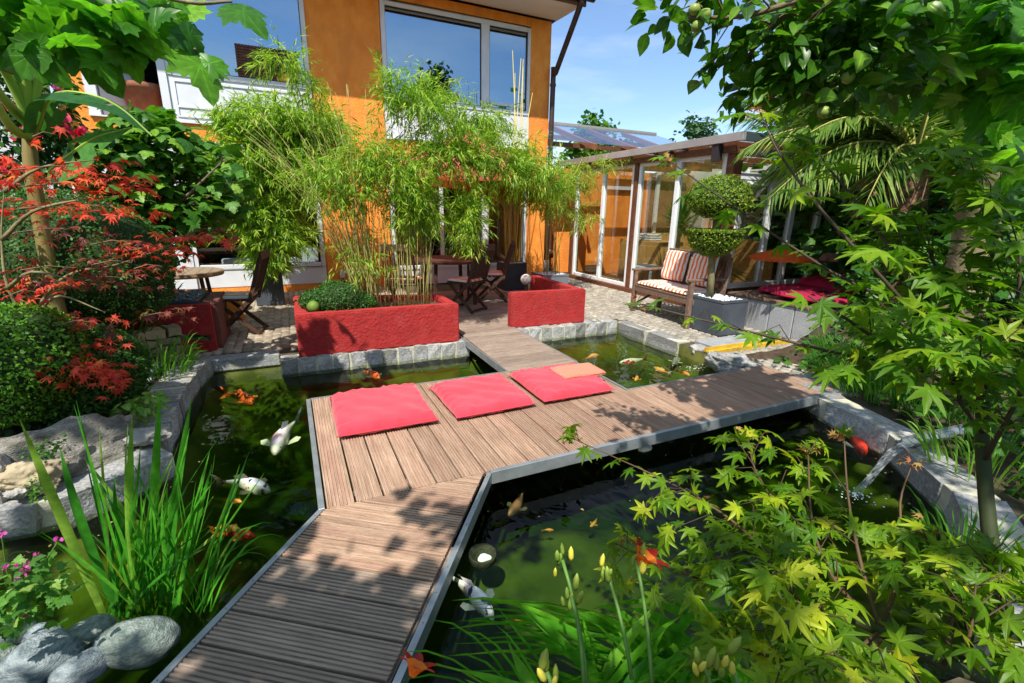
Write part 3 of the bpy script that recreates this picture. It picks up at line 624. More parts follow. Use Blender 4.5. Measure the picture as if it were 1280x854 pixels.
# neighbouring white wall at the left
wl = thing('white_side_wall', 'white rendered wall at the far left beside the orange house', 'wall', (-4, 9.3, 0))
MB().box(-6, 0, -.05, 1.12, .25, 5.2).build('wall', M_WHITEW, wl); MB().box(1.04, -.02, -.05, 1.12, -.001, 5.0).build('trim', mat('pale_blue_trim', (.6, .68, .74), rough=.5), wl)
# low orange wall along the bed
lw = tag(MB().box(-3.9, 7.25, -.05, -.67, 7.45, .285).build('low_orange_wall', M_ORANGE, bevel=.01), 'low orange rendered wall under the round table at the left', 'wall')
# wall socket
ws = thing('wall_socket', 'pale weatherproof socket box on the orange wall above the box ball', 'socket', (.95, Y0, .22))
MB().box(0, -.08, 0, .2, -.002, .12).build('box', mat('socket_beige', (.5, .5, .4), rough=.5), ws, bevel=.01); MB().box(-.11, -.07, -.03, -.02, -.002, .12).build('box', M_WHITE, ws, bevel=.01); MB().box(.23, -.06, .03, .33, -.002, .13).build('box', M_WHITE, ws, bevel=.01)
MB().tube([(-.06, -.04, -.03), (-.05, -.05, -.15), (.02, -.04, -.22)], .008, 6).build('cable', M_PIPE, ws)

# ================================================================== conservatory
GX = 6.0
cons = thing('conservatory', 'glazed conservatory with white frames, brown posts and a metal edged roof', 'conservatory', (GX, 5.25, 0))
def CB(name, x0, y0, z0, x1, y1, z1, m, bevel=0, parent=None): return MB().box(x0-GX, y0-5.25, z0, x1-GX, y1-5.25, z1).build(name, m, parent or cons, bevel=bevel)
for y0, y1 in ((9.42, 9.55), (7.30, 7.40)): CB('post', 5.98, y0, -.05, 6.1, y1, 2.42, M_BROWN)
CB('post', 5.985, 5.18, -.05, 6.16, 5.31, 2.36, M_BROWN)
CB('sill_beam', 5.94, 5.32, -.05, 6.12, 9.56, .06, M_BROWN)
M_CWHITE = mat('conservatory_white', (.8, .82, .84), (.9, .91, .92), 4, .45, .1, 40)
def bay(y0, y1, z0, z1, mulls, X=GX, fw=.07):
    w = MB(); g = lambda *a: w.box(a[0]-GX, a[1]-5.25, a[2], a[3]-GX, a[4]-5.25, a[5])
    g(X, y0, z0, X+.07, y0+fw, z1); g(X, y1-fw, z0, X+.07, y1, z1); g(X, y0+fw, z0, X+.07, y1-fw, z0+fw); g(X, y0+fw, z1-fw, X+.07, y1-fw, z1)
    ed = [y0+fw]
    for q in mulls: g(X-.004, q-.045, z0+fw, X+.074, q+.045, z1-fw); ed += [q-.045, q+.045]
    ed.append(y1-fw); f = w.build('window', M_CWHITE, cons, bevel=.005)
    for i in range(0, len(ed), 2): CB('pane', X+.03, ed[i], z0+fw, X+.04, ed[i+1], z1-fw, M_GH, parent=f)
M_GH = glassmat('conservatory_glass', .09, (.88, .93, .9))
bay(7.41, 9.41, .065, 2.38, [8.38]); bay(5.33, 7.29, .065, 2.38, [6.3])
CB('beam', 5.92, 5.12, 2.365, 5.985, 9.6, 2.468, M_BROWN); CB('plate', 5.99, 5.12, 2.425, 6.14, 9.6, 2.468, M_BROWN)
M_ALU = mat('roof_edge_metal', (.38, .36, .36), (.5, .48, .47), 3, .4, metal=.5)
CB('roof_edge', 5.80, 4.93, 2.485, 5.86, 9.95, 2.60, M_ALU, .004); CB('roof_edge', 5.862, 4.93, 2.485, 9.5, 4.98, 2.60, mat('roof_edge_dark', (.06, .08, .09), rough=.5, metal=.3)); [CB('roof_pane', 5.863+i*.62, 4.985, 2.545, 5.863+i*.62+.61, 9.95, 2.56, glassmat('roof_glass', .05, (.85, .82, .78))) for i in range(6)]; [CB('purlin', 6.3+i*.9, 5.04, 2.566, 6.38+i*.9, 9.9, 2.63, M_BROWN) for i in range(0)]
for i in range(7):
    y = 5.35+i*.68; CB('rafter', 5.865, y, 2.472, 9.4, y+.09, 2.542, M_BROWN)
for y in (6.35, 5.35): CB('bracket', 5.82, y, 2.25, 5.915, y+.12, 2.48, mat('bracket_black', (.03, .025, .03), rough=.5))
CB('floor', 6.13, 5.3, -.04, 10.4, 9.6, .01, mat('tile_floor', (.3, .2, .12), (.42, .3, .2), 4, .5))
CB('back_wall', 9.8, 5.3, 0, 9.9, 11.5, 2.6, mat('pale_wall', (.42, .42, .36), (.55, .55, .48), 3, .8)); [CB('rear_post', 9.7, 5.6+i*.8, 0, 9.78, 5.68+i*.8, 2.5, M_WHITE) for i in range(5)]; CB('back_wall', 6.1, 11.4, 0, 9.79, 11.5, 2.6, M_ORANGE)
CB('rear_frame', 6.9, 9.6, 0, 6.98, 9.66, 2.1, M_WHITE); CB('rear_frame', 7.75, 9.6, 0, 7.83, 9.66, 2.1, M_WHITE); CB('rear_frame', 6.98, 9.6, 2.02, 7.75, 9.66, 2.1, M_WHITE); CB('rear_frame', 8.5, 9.6, 0, 8.6, 9.66, 2.5, M_WHITE)
CB('rear_wall', 5.99, 10.2, 0, 6.9, 10.3, 1.0, M_ORANGE); CB('rear_wall', 7.0, 9.68, 0, 8.3, 9.8, 2.45, M_ORANGE); CB('rear_wall', 8.302, 9.68, 0, 9.78, 9.8, 2.45, mat('wood_wall', (.2, .1, .04), (.34, .18, .08), 5, .8)); CB('cabinet', 8.0, 9.2, 0, 9.2, 9.6, 1.0, mat('pine', (.5, .28, .08))); CB('counter', 8.9, 6.4, 0, 9.5, 9.0, .95, mat('pine', (.5, .28, .08)))
# garden-side wall, facing the lounge, lower and reaching right
def wallx(x0, x1, Y, z0, z1, mulls):
    w = MB(); fw = .075; g = lambda *a: w.box(a[0]-GX, a[1]-5.25, a[2], a[3]-GX, a[4]-5.25, a[5])
    g(x0, Y, z0, x0+fw, Y+.07, z1); g(x1-fw, Y, z0, x1, Y+.07, z1); g(x0+fw, Y, z0, x1-fw, Y+.07, z0+fw); g(x0+fw, Y, z1-fw, x1-fw, Y+.07, z1)
    ed = [x0+fw]
    for q in mulls: g(q-.05, Y-.004, z0+fw, q+.05, Y+.074, z1-fw); ed += [q-.05, q+.05]
    ed.append(x1-fw); f = w.build('window', M_CWHITE, cons, bevel=.005)
    for i in range(0, len(ed), 2): CB('pane', ed[i], Y+.03, z0+fw, ed[i+1], Y+.04, z1-fw, M_GH2, parent=f)
M_GH2 = glassmat('lounge_glass', .14, (.7, .75, .72))
wallx(6.2, 8.9, 5.2, .36, 2.0, [6.95, 7.5, 8.2]); CB('sill_beam', 6.17, 5.22, -.04, 9.0, 5.3, .355, M_BROWN); CB('post', 8.92, 5.2, -.04, 9.05, 5.33, 2.1, M_BROWN); CB('beam', 6.17, 5.19, 2.003, 9.0, 5.29, 2.09, M_WHITE)
rf = MB(); rf.add([(6.6, 4.5, 2.28), (9.5, 4.5, 2.16), (9.5, 5.4, 2.26), (6.6, 5.4, 2.38), (6.6, 4.5, 2.36), (9.5, 4.5, 2.24), (9.5, 5.4, 2.34), (6.6, 5.4, 2.46)], ((0, 3, 2, 1), (4, 5, 6, 7), (0, 1, 5, 4), (1, 2, 6, 5), (2, 3, 7, 6), (3, 0, 4, 7)))
rf.v = [(x-GX, y-5.25, z) for x, y, z in rf.v]; rf.build('lean_to_roof', mat('roof_green_dark', (.05, .055, .05), (.09, .09, .085), 8, .6), cons)
tb = MB(); tb.tube([(8.55-GX, 4.3-5.25, 2.45), (8.2-GX, 4.3-5.25, .4)], .035, 8); tb.build('downpipe', M_ALU, cons, smooth=True)
for x in (6.75, 7.6, 8.6): CB('rafter', x, 4.52, 2.12, x+.07, 5.18, 2.2, M_WHITE)
# things inside the conservatory
M_PINE = mat('pine', (.5, .28, .08), (.6, .36, .12), 8, .6)
side = thing('sideboard', 'pine sideboard standing inside the conservatory behind the first bay', 'sideboard', (7.4, 8.4, 0)); MB().box(-.3, -.7, 0, .3, .7, .9).build('body', M_PINE, side, bevel=.01)
for i in range(3): MB().box(-.315, -.65+i*.44, .08, -.302, -.25+i*.44, .8).build('door', M_PINE, side, bevel=.004)
tw = thing('towel_stack', 'folded pale towels stacked on the sideboard in the conservatory', 'towels', (7.3, 8.3, .905))
for i in range(3): MB().box(-.16, -.2, i*.05, .16, .2, i*.05+.045).build('towel', M_WHITE, tw, bevel=.015)
wt = thing('glass_table', 'low white table inside the conservatory behind the second pane', 'table', (6.85, 7.75, 0)); MB().box(-.3, -.4, .38, .3, .4, .42).build('tabletop', M_WHITE, wt, bevel=.01)
for a, b2 in ((-.26, -.36), (.26, -.36), (-.26, .36), (.26, .36)): MB().box(a-.02, b2-.02, 0, a+.02, b2+.02, .378).build('leg', M_WHITE, wt)
def yucca(loc, h, n, L_, label, seed):
    y = thing('yucca', label, 'potted plant', loc); MB().lathe([(.14, 0), (.2, .32), (.21, .34), (.18, .34), (.17, .3)], 16).build('pot', mat('pot_grey', (.3, .32, .34), rough=.6), y, smooth=True)
    MB().tube([(0, 0, .3), (.02, 0, h)], [.04, .035], 8).build('trunk', mat('bark_pale', (.3, .25, .16), (.45, .38, .25), 12, .9), y)
    r = random.Random(seed)
    for i in range(n):
        a = r.uniform(0, 6.28); e = r.uniform(-.3, 1.4); l = L_*r.uniform(.7, 1); d = Vector((math.cos(a)*math.cos(e), math.sin(a)*math.cos(e), math.sin(e))); s = Vector((-math.sin(a), math.cos(a), 0))*.022
        p0 = Vector((0, 0, h)); p1 = p0+d*l*.5; p2 = p0+d*l+Vector((0, 0, -.12*l*(1.2-math.sin(e)))); b = MB(); b.add([p0-s*.6, p0+s*.6, p1-s, p1+s, p2], ((0, 1, 3, 2), (2, 3, 4))); b.build('blade', leafmat('yucca_leaf', (.06, .17, .03), (.14, .32, .07)), y)
yucca((6.6, 6.75, 0), 1.25, 170, .72, 'spiky yucca with a tall stem inside the second conservatory bay', 1)
yucca((6.6, 5.85, 0), .6, 120, .95, 'broad leaved yucca inside the conservatory behind the topiary', 2)
ib = thing('indoor_bench', 'dark bench with striped cushions in the passage between house and conservatory', 'bench', (6.1, 10.6, 0))
MB().box(-.7, -.2, .4, .8, .25, .45).build('seat', M_BROWN, ib); MB().box(-.7, .26, .3, .8, .3, .9).build('backrest', M_BROWN, ib); MB().box(-.65, -.2, .452, .75, .24, .52).build('cushion', mat('cushion_rose', (.5, .2, .15), (.7, .6, .5), 14, .9, stretch=(3, .1, .1)), ib, bevel=.02)
for a in (-.65, .75): MB().box(a-.03, -.15, 0, a+.03, .2, .398).build('leg', M_BROWN, ib)
# ================================================================== glass pergola behind
pg = thing('glass_pergola', 'tilted glass canopy on brown beams between house and conservatory roof', 'pergola', (5.45, 9.8, 2.9))
pv = lambda x, y, z: (x-5.45, y-9.8, z-2.9)
def zr(x, y): return 3.02+.33*(y-9.8)
for i in range(4):
    x = 5.5+i*1.25; MB().bar(pv(x, 9.85, zr(x, 9.85)-.07), pv(x, 12.1, zr(x, 12.1)-.07), .09, .12).build('rafter', mat('pergola_timber', (.28, .1, .04), (.4, .17, .08), 7, .6), pg)
for y in (10.5, 11.4): MB().bar(pv(5.35, y, zr(0, y)-.2), pv(9.8, y, zr(0, y)-.2), .08, .1).build('crossbeam', M_BROWN, pg)
for i in range(4):
    x = 5.5+i*1.25; b = MB(); q = [(x+.02, 9.85), (x+1.22, 9.85), (x+1.22, 12.2), (x+.02, 12.2)]; b.add([pv(a, c, zr(a, c)) for a, c in q]+[pv(a, c, zr(a, c)+.008) for a, c in q], ((0, 3, 2, 1), (4, 5, 6, 7), (0, 1, 5, 4), (1, 2, 6, 5), (2, 3, 7, 6), (3, 0, 4, 7))); b.build('pane', glassmat('pergola_glass', .02, (.86, .88, .9)), pg)
MB().bar(pv(5.4, 12.24, zr(0, 12.24)), pv(10.6, 12.24, zr(0, 12.24)), .06, .09).build('edge_rail', M_ALU, pg)
MB().bar(pv(5.45, 9.95, -.04), pv(5.45, 9.95, 3.0), .1, .1).build('post', M_BROWN, pg); MB().bar(pv(9.9, 11.9, -.04), pv(9.9, 11.9, 3.4), .1, .1).build('post', M_BROWN, pg)
# ================================================================== cushions and towel
M_CUSH = mat('coral_canvas', (.55, .028, .05), (.74, .052, .085), 3.5, .85, .35, 220, sheen=.3)
from mathutils import noise as mnoise
def cushion_me(w, d, h, nx=44, ny=44, seed=0, wr=.004):
    r = random.Random(seed); V = []; F = []; ph = [r.uniform(0, 6.28) for _ in range(8)]
    def f(u, v):
        e = min(1, (1-abs(u))*14)**.45*min(1, (1-abs(v))*14)**.45; g = (1-u**8)*(1-v**8)
        return h*(.35*e+.65*e*g**.4)*(.88+.12*(1-u*u)*(1-v*v))+wr*math.sin(u*9+ph[0]+3*v)*math.sin(v*7+ph[1])+wr*1.5*math.sin(u*25+ph[2])*max(0, abs(v)-.75)*e*4+wr*1.2*math.sin(v*23+ph[3])*max(0, abs(u)-.75)*4*e
    cx = lambda t: math.sin(t*math.pi/2)
    for i in range(nx+1):
        for j in range(ny+1):
            u, v = cx(i/nx*2-1), cx(j/ny*2-1); k = 1-.02*(u*u+v*v)+.01*math.sin(u*4+ph[4])*abs(v)
            eu, ev = math.exp(-(1-abs(u))*7), math.exp(-(1-abs(v))*7); q_ = min(1, (1-abs(u))*9)*min(1, (1-abs(v))*9)
            pk = wr*.9*q_*(eu*math.sin(v*34+ph[5]+2*math.sin(v*5+ph[6]))+ev*math.sin(u*31+ph[7]+2*math.sin(u*6+ph[1])))+wr*1.3*q_*mnoise.noise(Vector((u*2.2+seed*7, v*2.2, 0)))+wr*.8*q_*abs(mnoise.noise(Vector((u*5, v*5+seed*3, 2))))
            V.append((u*w/2*k*(1+.012*ev*math.sin(v*3+ph[2])), v*d/2*k, h*.34+f(u, v)*.66+pk))
    n = len(V); V += [(x, y, h*.34-(z-h*.34)*.5) for x, y, z in V]
    q = ny+1
    for i in range(nx):
        for j in range(ny): a = i*q+j; F.append((a, a+q, a+q+1, a+1)); F.append((n+a, n+a+1, n+a+q+1, n+a+q))
    b = MB().add(V, F)
    rim = [i*q for i in range(nx+1)]+[nx*q+j for j in range(1, q)]+[i*q+q-1 for i in range(nx-1, -1, -1)]+[j for j in range(q-2, 0, -1)]
    b.f += [(rim[i], rim[(i+1) % len(rim)], n+rim[(i+1) % len(rim)], n+rim[i])[::-1] for i in range(len(rim))]
    me = b.data('cushion'); bm = bmesh.new(); bm.from_mesh(me); bmesh.ops.recalc_face_normals(bm, faces=bm.faces); bm.to_mesh(me); bm.free(); return me
def piping(w, d, z, parent, m):
    pts = [(sx*w/2*.965, sy*d/2*.965, z) for sx, sy in ((-1, -1), (1, -1), (1, 1), (-1, 1), (-1, -1))]; b = MB().tube([p for a, c in zip(pts, pts[1:]) for p in [a, tuple((a[i]+c[i])/2 for i in range(3))]]+[pts[0]], .005, 6, cap=False); b.build('piping', m, parent, smooth=True)
for i, (cx, cy, w, d, rz, lb) in enumerate(((.51, 3.37, .7, .74, -.02, 'coral red square seat cushion nearest the left end of the deck platform'),
        (1.3, 3.32, .67, .68, .015, 'middle coral red seat cushion lying alone on the deck with a leaf shadow'), (2.06, 3.33, .7, .68, -.01, 'coral red seat cushion with the orange towel on it'))):
    t = thing('seat_cushion', lb, 'cushion', (cx, cy, .004), rz, 'seat cushions on the pond deck')
    obj('cover', cushion_me(w, d, .095, seed=i, wr=.009), M_CUSH, t, smooth=True); piping(w/.965*.985, d/.965*.985, .035, t, M_CUSH)
    for s in (-1, 1): MB().tube(poly([(s*w*.46, d*.46, .02), (s*w*.5, d*.53, .01), (s*w*.47, d*.56, .006)], 4), .004, 5).build('tie', M_CUSH, t)
M_TOWEL = mat('orange_terry', (.74, .13, .025), (.82, .19, .045), 60, .95, 1.2, 300, sheen=.4)
tw = thing('folded_towel', 'folded orange towel lying on the right hand red cushion', 'towel', (2.27, 3.38, .097), -.03)
obj('towel', cushion_me(.45, .31, .022, 16, 12, seed=9, wr=.003), M_TOWEL, tw, smooth=True); o = obj('fold', cushion_me(.44, .30, .016, 12, 10, seed=4, wr=.002), M_TOWEL, tw, smooth=True); o.location = (.006, -.004, -.012)

# ================================================================== red rendered planters
M_RED = mat('red_render', (.30, .018, .018), (.44, .03, .027), 9, .95, 1.3, 38, c3=(.40, .07, .06), c3scale=8, c3amt=.3, contrast=.3)
M_SOIL = mat('mulch', (.05, .03, .018), (.2, .12, .07), 50, .95, 1, 90)
def planter_walls(t, rects, h, m=M_RED, bev=.012):
    for a in rects: MB().box(a[0], a[1], 0, a[2], a[3], h-(.003 if a[0] > 0 else 0)).build('wall', m, t, bevel=bev, segs=2)
p1 = thing('long_red_planter', 'long red rendered planter with box balls and bamboo at the pond edge', 'planter', (-.02, 5.12, -.02))
me_b = MB(); me_b.box(0, 0, 0, 1.755, .13, .455); me_b.build('front_wall', M_RED, p1, bevel=.014, segs=2)
MB().box(0, .131, 0, .13, 1.2, .452).build('side_wall', M_RED, p1, bevel=.014, segs=2); MB().box(1.63, .131, 0, 1.755, .75, .452).build('side_wall', M_RED, p1, bevel=.014, segs=2); MB().add([(.13, 1.2, 0), (1.63, .75, 0), (1.63, .63, 0), (.13, 1.08, 0), (.13, 1.2, .45), (1.63, .75, .45), (1.63, .63, .45), (.13, 1.08, .45)], ((0, 3, 2, 1), (4, 7, 6, 5), (0, 1, 5, 4), (1, 2, 6, 5), (2, 3, 7, 6), (3, 0, 4, 7))).build('back_wall', M_RED, p1)
MB().add([(.12, .12, .37), (1.64, .12, .39), (1.64, .7, .39), (.12, 1.1, .37)], ((0, 1, 2, 3),)).build('soil', M_SOIL, p1)
mu = MB()
for _ in range(260): x = random.uniform(.15, 1.6); mu.ico((x, random.uniform(.15, .6), .375+.01*x), random.uniform(.008, .02), 1, .3, (1, .7, .4))
mu.build('bark_mulch', M_SOIL, p1, kind='stuff')
p2 = thing('corner_red_planter', 'red rendered L shaped planter wall right of the footbridge with a white ball lamp', 'planter', (2.57, 5.45, -.02), -.04)
MB().box(0, 0, 0, 1.13, .14, .475).build('front_wall', M_RED, p2, bevel=.014, segs=2); MB().box(.985, .141, 0, 1.128, 1.55, .472).build('side_wall', M_RED, p2, bevel=.014, segs=2)
bl = thing('ball_lamp', 'white globe garden lamp sitting in the corner of the red planter', 'lamp', (3.5, 6.88, .40)); MB().ico((0, 0, 0), .09, 3).build('globe', mat('white_globe', (.7, .7, .62), (.8, .78, .7), 5, .35), bl, smooth=True); MB().lathe([(.04, -.42), (.035, -.08)], 10).build('stand', M_PIPE, bl)
p3 = thing('tree_red_planter', 'dark red planter block under the fig tree with a black gravel tray', 'planter', (-1.62, 5.72, -.03))
MB().box(0, 0, 0, .8, .12, .52).build('front_wall', M_RED, p3, bevel=.014, segs=2); MB().box(.69, .121, 0, .85, .92, .515).build('side_wall', mat('planter_side_shaded', (.12, .04, .03), (.2, .07, .05), 8, .9, .6, 50), p3, bevel=.01)  # side turned from the sun: its shade is put into the brown colour
MB().box(.0, .125, .4, .685, .9, .545).build('tray', mat('black_tray', (.03, .035, .045), (.07, .08, .09), 8, .6), p3, bevel=.008)
M_GRAVEL = mat('gravel_grey', (.22, .23, .25), (.45, .47, .5), 30, .8)
def gravel(t, x0, y0, x1, y1, z, n, r=(.012, .022), m=M_GRAVEL, name='gravel'):
    b = MB()
    for _ in range(n): b.ico((random.uniform(x0, x1), random.uniform(y0, y1), z+random.uniform(-.004, .008)), random.uniform(*r), 1, .2, (1, .8, .6))
    b.build(name, m, t, kind='stuff', smooth=True)
gravel(p3, .03, .16, .66, .88, .55, 320, m=mat('gravel_dark', (.1, .11, .13), (.3, .31, .34), 30, .8))

# ================================================================== pots
M_ANTH = mat('anthracite_pot', (.045, .055, .07), (.085, .1, .12), 4, .6, .2, 60)
M_PEB = mat('white_pebble', (.6, .62, .65), (.85, .87, .9), 30, .7)
def cube_pot(name, label, loc, w, d, h, rz=0, peb=M_PEB, m=M_ANTH):
    t = thing(name, label, 'pot', loc, rz); b = MB()
    b.box(-w/2, -d/2, 0, w/2, d/2, h-.001); b.build('pot', m, t, bevel=.012, segs=2)
    r = MB(); q = .025; r.box(-w/2+.001, -d/2+.001, h-.002, w/2-.001, -d/2+q, h+.03); r.box(-w/2+.001, d/2-q, h-.002, w/2-.001, d/2-.001, h+.03); r.box(-w/2+.001, -d/2+q, h-.002, -w/2+q, d/2-q, h+.03); r.box(w/2-q, -d/2+q, h-.002, w/2-.001, d/2-q, h+.03); r.build('rim', m, t)
    gravel(t, -w/2+.04, -d/2+.04, w/2-.04, d/2-.04, h+.015, int(w*d*900), m=peb, name='pebbles'); return t
cube_pot('cube_pot', 'low grey cube pot with white pebbles beside the wooden bench', (5.1, 4.36, -.02), .46, .54, .43)
cube_pot('tall_black_pot', 'tall black square pot at the left window holding the weeping bamboo', (-.35, 8.4, -.02), .4, .4, .55)
cube_pot('black_pot', 'black square pot with tall canes by the right ground floor window', (3.97, 8.45, -.02), .46, .46, .5, m=mat('black_pot_paint', (.02, .025, .035), (.05, .055, .065), 4, .5))
cube_pot('grey_pot', 'slate grey pot with pebbles and thin yellow bamboo behind the corner planter', (4.45, 7.75, -.02), .55, .5, .35, m=mat('slate_pot', (.12, .14, .17), (.17, .19, .22), 4, .6), peb=M_PEB)

# ================================================================== folding chairs, tables
M_TEAK = mat('dark_teak', (.045, .02, .012), (.11, .05, .028), 9, .6, .4, 40, stretch=(2, 2, 12), coord='OBJ')
M_TEAKL = mat('grey_teak', (.2, .14, .09), (.36, .27, .18), 7, .75, .4, 40, stretch=(2, 14, 2), coord='OBJ')
def striped(name, c1, c2, n, axis=0):
    m = bpy.data.materials.new(name); m.use_nodes = True; nt = m.node_tree; L = nt.links; b = nt.nodes['Principled BSDF']; b.inputs['Roughness'].default_value = .9
    t = _n(nt, 'ShaderNodeTexCoord'); s = _n(nt, 'ShaderNodeSeparateXYZ'); L.new(t.outputs['Object'], s.inputs[0]); q = _n(nt, 'ShaderNodeMath', operation='MULTIPLY'); q.inputs[1].default_value = n; L.new(s.outputs[axis], q.inputs[0])
    f = _n(nt, 'ShaderNodeMath', operation='FRACT'); L.new(q.outputs[0], f.inputs[0]); g = _n(nt, 'ShaderNodeMath', operation='GREATER_THAN'); g.inputs[1].default_value = .48; L.new(f.outputs[0], g.inputs[0])
    mx = _n(nt, 'ShaderNodeMix', data_type='RGBA'); mx.inputs[6].default_value = (*c1, 1); mx.inputs[7].default_value = (*c2, 1); L.new(g.outputs[0], mx.inputs[0]); L.new(mx.outputs[2], b.inputs['Base Color']); return m
M_STRIPE = striped('orange_white_stripe', (.82, .19, .03), (.85, .83, .78), 13, 1)
M_STRIPEC = striped('chair_stripe', (.6, .2, .07), (.6, .62, .6), 9, 0)
def chair(label, loc, rz, cush=True):
    """folding chair facing local -Y; back at +Y leaning"""
    t = thing('folding_chair', label, 'chair', loc, rz, 'folding wooden terrace chairs'); w = .22
    for s in (-1, 1):
        MB().bar((s*w, -.26, 0), (s*w, .16, .44), .022, .045).build('leg', M_TEAK, t); MB().bar((s*(w-.03), .24, 0), (s*(w-.03), -.2, .42), .022, .045).build('leg', M_TEAK, t)
        MB().bar((s*w, .16, .40), (s*w, .34, .95), .024, .045).build('back_post', M_TEAK, t)
    MB().bar((-w, -.24, .03), (w, -.24, .03), .02, .03).build('stretcher', M_TEAK, t); MB().bar((-w, .22, .03), (w, .22, .03), .02, .03).build('stretcher', M_TEAK, t)
    for i in range(6): y = -.23+i*.072; MB().box(-w+.012, y, .425, w-.012, y+.055, .443).build('seat_slat', M_TEAK, t)
    MB().bar((-w-.01, .345, .965), (w+.01, .345, .965), .028, .09).build('top_rail', M_TEAK, t); MB().bar((-w, .20, .53), (w, .20, .53), .02, .04).build('lower_rail', M_TEAK, t)
    for i in range(7): x = -.165+i*.055; MB().bar((x, .205, .54), (x, .335, .93), .028, .012, up=(1, 0, 0)).build('back_slat', M_TEAK, t)
    if cush: o = obj('seat_cushion', cushion_me(.42, .42, .05, 12, 12, seed=3), M_STRIPEC, t, smooth=True); o.location = (0, -.03, .445)
    return t
ch = chair('dark folding chair with a striped seat pad beside the round table at the left', (-.62, 6.55, -.03), math.radians(-100))
copy_tree(ch, (2.42, 6.75, -.005), math.radians(-145), 'dark slatted folding chair nearest the footbridge at the dining table')
copy_tree(ch, (3.1, 7.35, -.005), math.radians(-110), 'dark folding chair behind the dining table in front of the black pot')
rt = thing('round_table', 'weathered round wooden table under the fig tree at the left', 'table', (-1.35, 7.75, -.04))
n_ = 7
for i in range(n_):
    a = -.46+i*.92/n_; b_ = a+.92/n_-.006; mc = MB(); hw = lambda x: math.sqrt(max(0, .46**2-x*x)); xs_ = np.linspace(a, b_, 5)
    top = [(x, hw(x), .66) for x in xs_]+[(x, -hw(x), .66) for x in xs_[::-1]]; k = len(top); mc.add(top+[(x, y, .635) for x, y, z in top], [tuple(range(k-1, -1, -1)), tuple(range(k, 2*k))]+[(j, (j+1) % k, k+(j+1) % k, k+j) for j in range(k)])
    mc.build('top_board', M_TEAKL, rt)
MB().lathe([(.47, .6), (.48, .62), (.48, .655), (.465, .655), (.455, .62)], 28).build('rim', mat('teak_rim', (.25, .14, .07), (.38, .24, .13), 8, .6), rt, smooth=False)
for s in (-1, 1):
    for q in (-1, 1): MB().bar((s*.22, q*.22, .6), (s*.26, q*.26, 0), .045).build('leg', M_TEAK, rt)
dt = thing('dining_table', 'dark round dining table on the wooden terrace behind the bamboo clump', 'table', (2.35, 7.45, -.02))
MB().lathe([(.58, .7), (.6, .71), (.6, .735), (.58, .74)], 32).build('tabletop', M_TEAK, dt)
for s in (-1, 1):
    for q in (-1, 1): MB().bar((s*.3, q*.3, .7), (s*.34, q*.34, 0), .05).build('leg', M_TEAK, dt)
cc = copy_tree(ch, (1.55, 7.1, -.005), math.radians(150), 'dark folding chair mostly hidden behind the bamboo canes')
# coral parasol over the dining table
M_CORAL = leafmat('parasol_cloth', (.72, .17, .13), (.78, .2, .15), trans=.3, rough=.9, spec=.1)
ps = thing('coral_parasol', 'large faded coral parasol over the dining table, mostly behind the bamboo', 'parasol', (2.75, 7.6, -.02))
MB().tube([(0, 0, 0), (0, 0, 2.78)], .022, 10).build('pole', M_TEAK, ps)
for i in range(8):
    a0, a1 = i*math.pi/4+.2, (i+1)*math.pi/4+.2; p0 = Vector((math.cos(a0)*1.5, math.sin(a0)*1.5, 2.08)); p1 = Vector((math.cos(a1)*1.5, math.sin(a1)*1.5, 2.08)); ap = Vector((0, 0, 2.74)); V = [ap]; F = []
    for r in range(1, 5):
        for c in range(5): p = ap.lerp(p0.lerp(p1, c/4), r/4); p.z -= .05*math.sin(math.pi*c/4)*r/4+.05*math.sin(math.pi*r/4); V.append(p)
    for c in range(4): F.append((0, 1+c, 2+c))
    for r in range(3):
        for c in range(4): q = 1+r*5+c; F.append((q, q+5, q+6, q+1))
    V += [V[16+c]+Vector((0, 0, -.13)) for c in range(5)]; F += [(16+c, 21+c, 22+c, 17+c) for c in range(4)]
    MB().add(V, F).build('canopy_panel', M_CORAL, ps); MB().bar(ap-Vector((0, 0, .04)), p0-Vector((0, 0, .02)), .012).build('rib', M_TEAK, ps)

# ================================================================== garden bench
M_BENCH = mat('bench_wood', (.11, .06, .04), (.26, .17, .12), 8, .75, .4, 40, stretch=(2, 10, 2), coord='OBJ')
bn = thing('garden_bench', 'weathered wooden two seat bench with orange striped cushions by the conservatory', 'bench', (4.85, 5.2, -.02), math.radians(-4))
for s in (-1, 1):
    MB().box(-.03, s*.62-.03, 0, .03, s*.62+.03, .64).build('leg', M_BENCH, bn, bevel=.004); MB().bar((.5, s*.62, 0), (.62, s*.62, .95), .05, .05).build('leg', M_BENCH, bn)
    MB().bar((-.06, s*.62, .66), (.57, s*.62, .66), .07, .035).build('armrest', M_BENCH, bn, bevel=.008); MB().bar((.02, s*.62, .36), (.52, s*.62, .36), .03, .07).build('side_rail', M_BENCH, bn); MB().bar((-.02, s*.6, .1), (.5, s*.6, .34), .02, .03).build('brace', M_BENCH, bn)
MB().box(-.02, -.59, .33, .015, .59, .41).build('front_rail', M_BENCH, bn, bevel=.004); MB().bar((.615, -.62, .94), (.615, .62, .94), .04, .09).build('top_rail', M_BENCH, bn, bevel=.006); MB().bar((.545, -.59, .5), (.545, .59, .5), .03, .05).build('lower_rail', M_BENCH, bn)
for i in range(6): MB().box(-.025+i*.088, -.588, .412, .045+i*.088, .588, .43).build('seat_slat', M_BENCH, bn)
for i in range(12): y = -.55+i*.1; MB().bar((.552, y, .52), (.61, y, .9), .035, .014, up=(0, 1, 0)).build('back_slat', M_BENCH, bn)
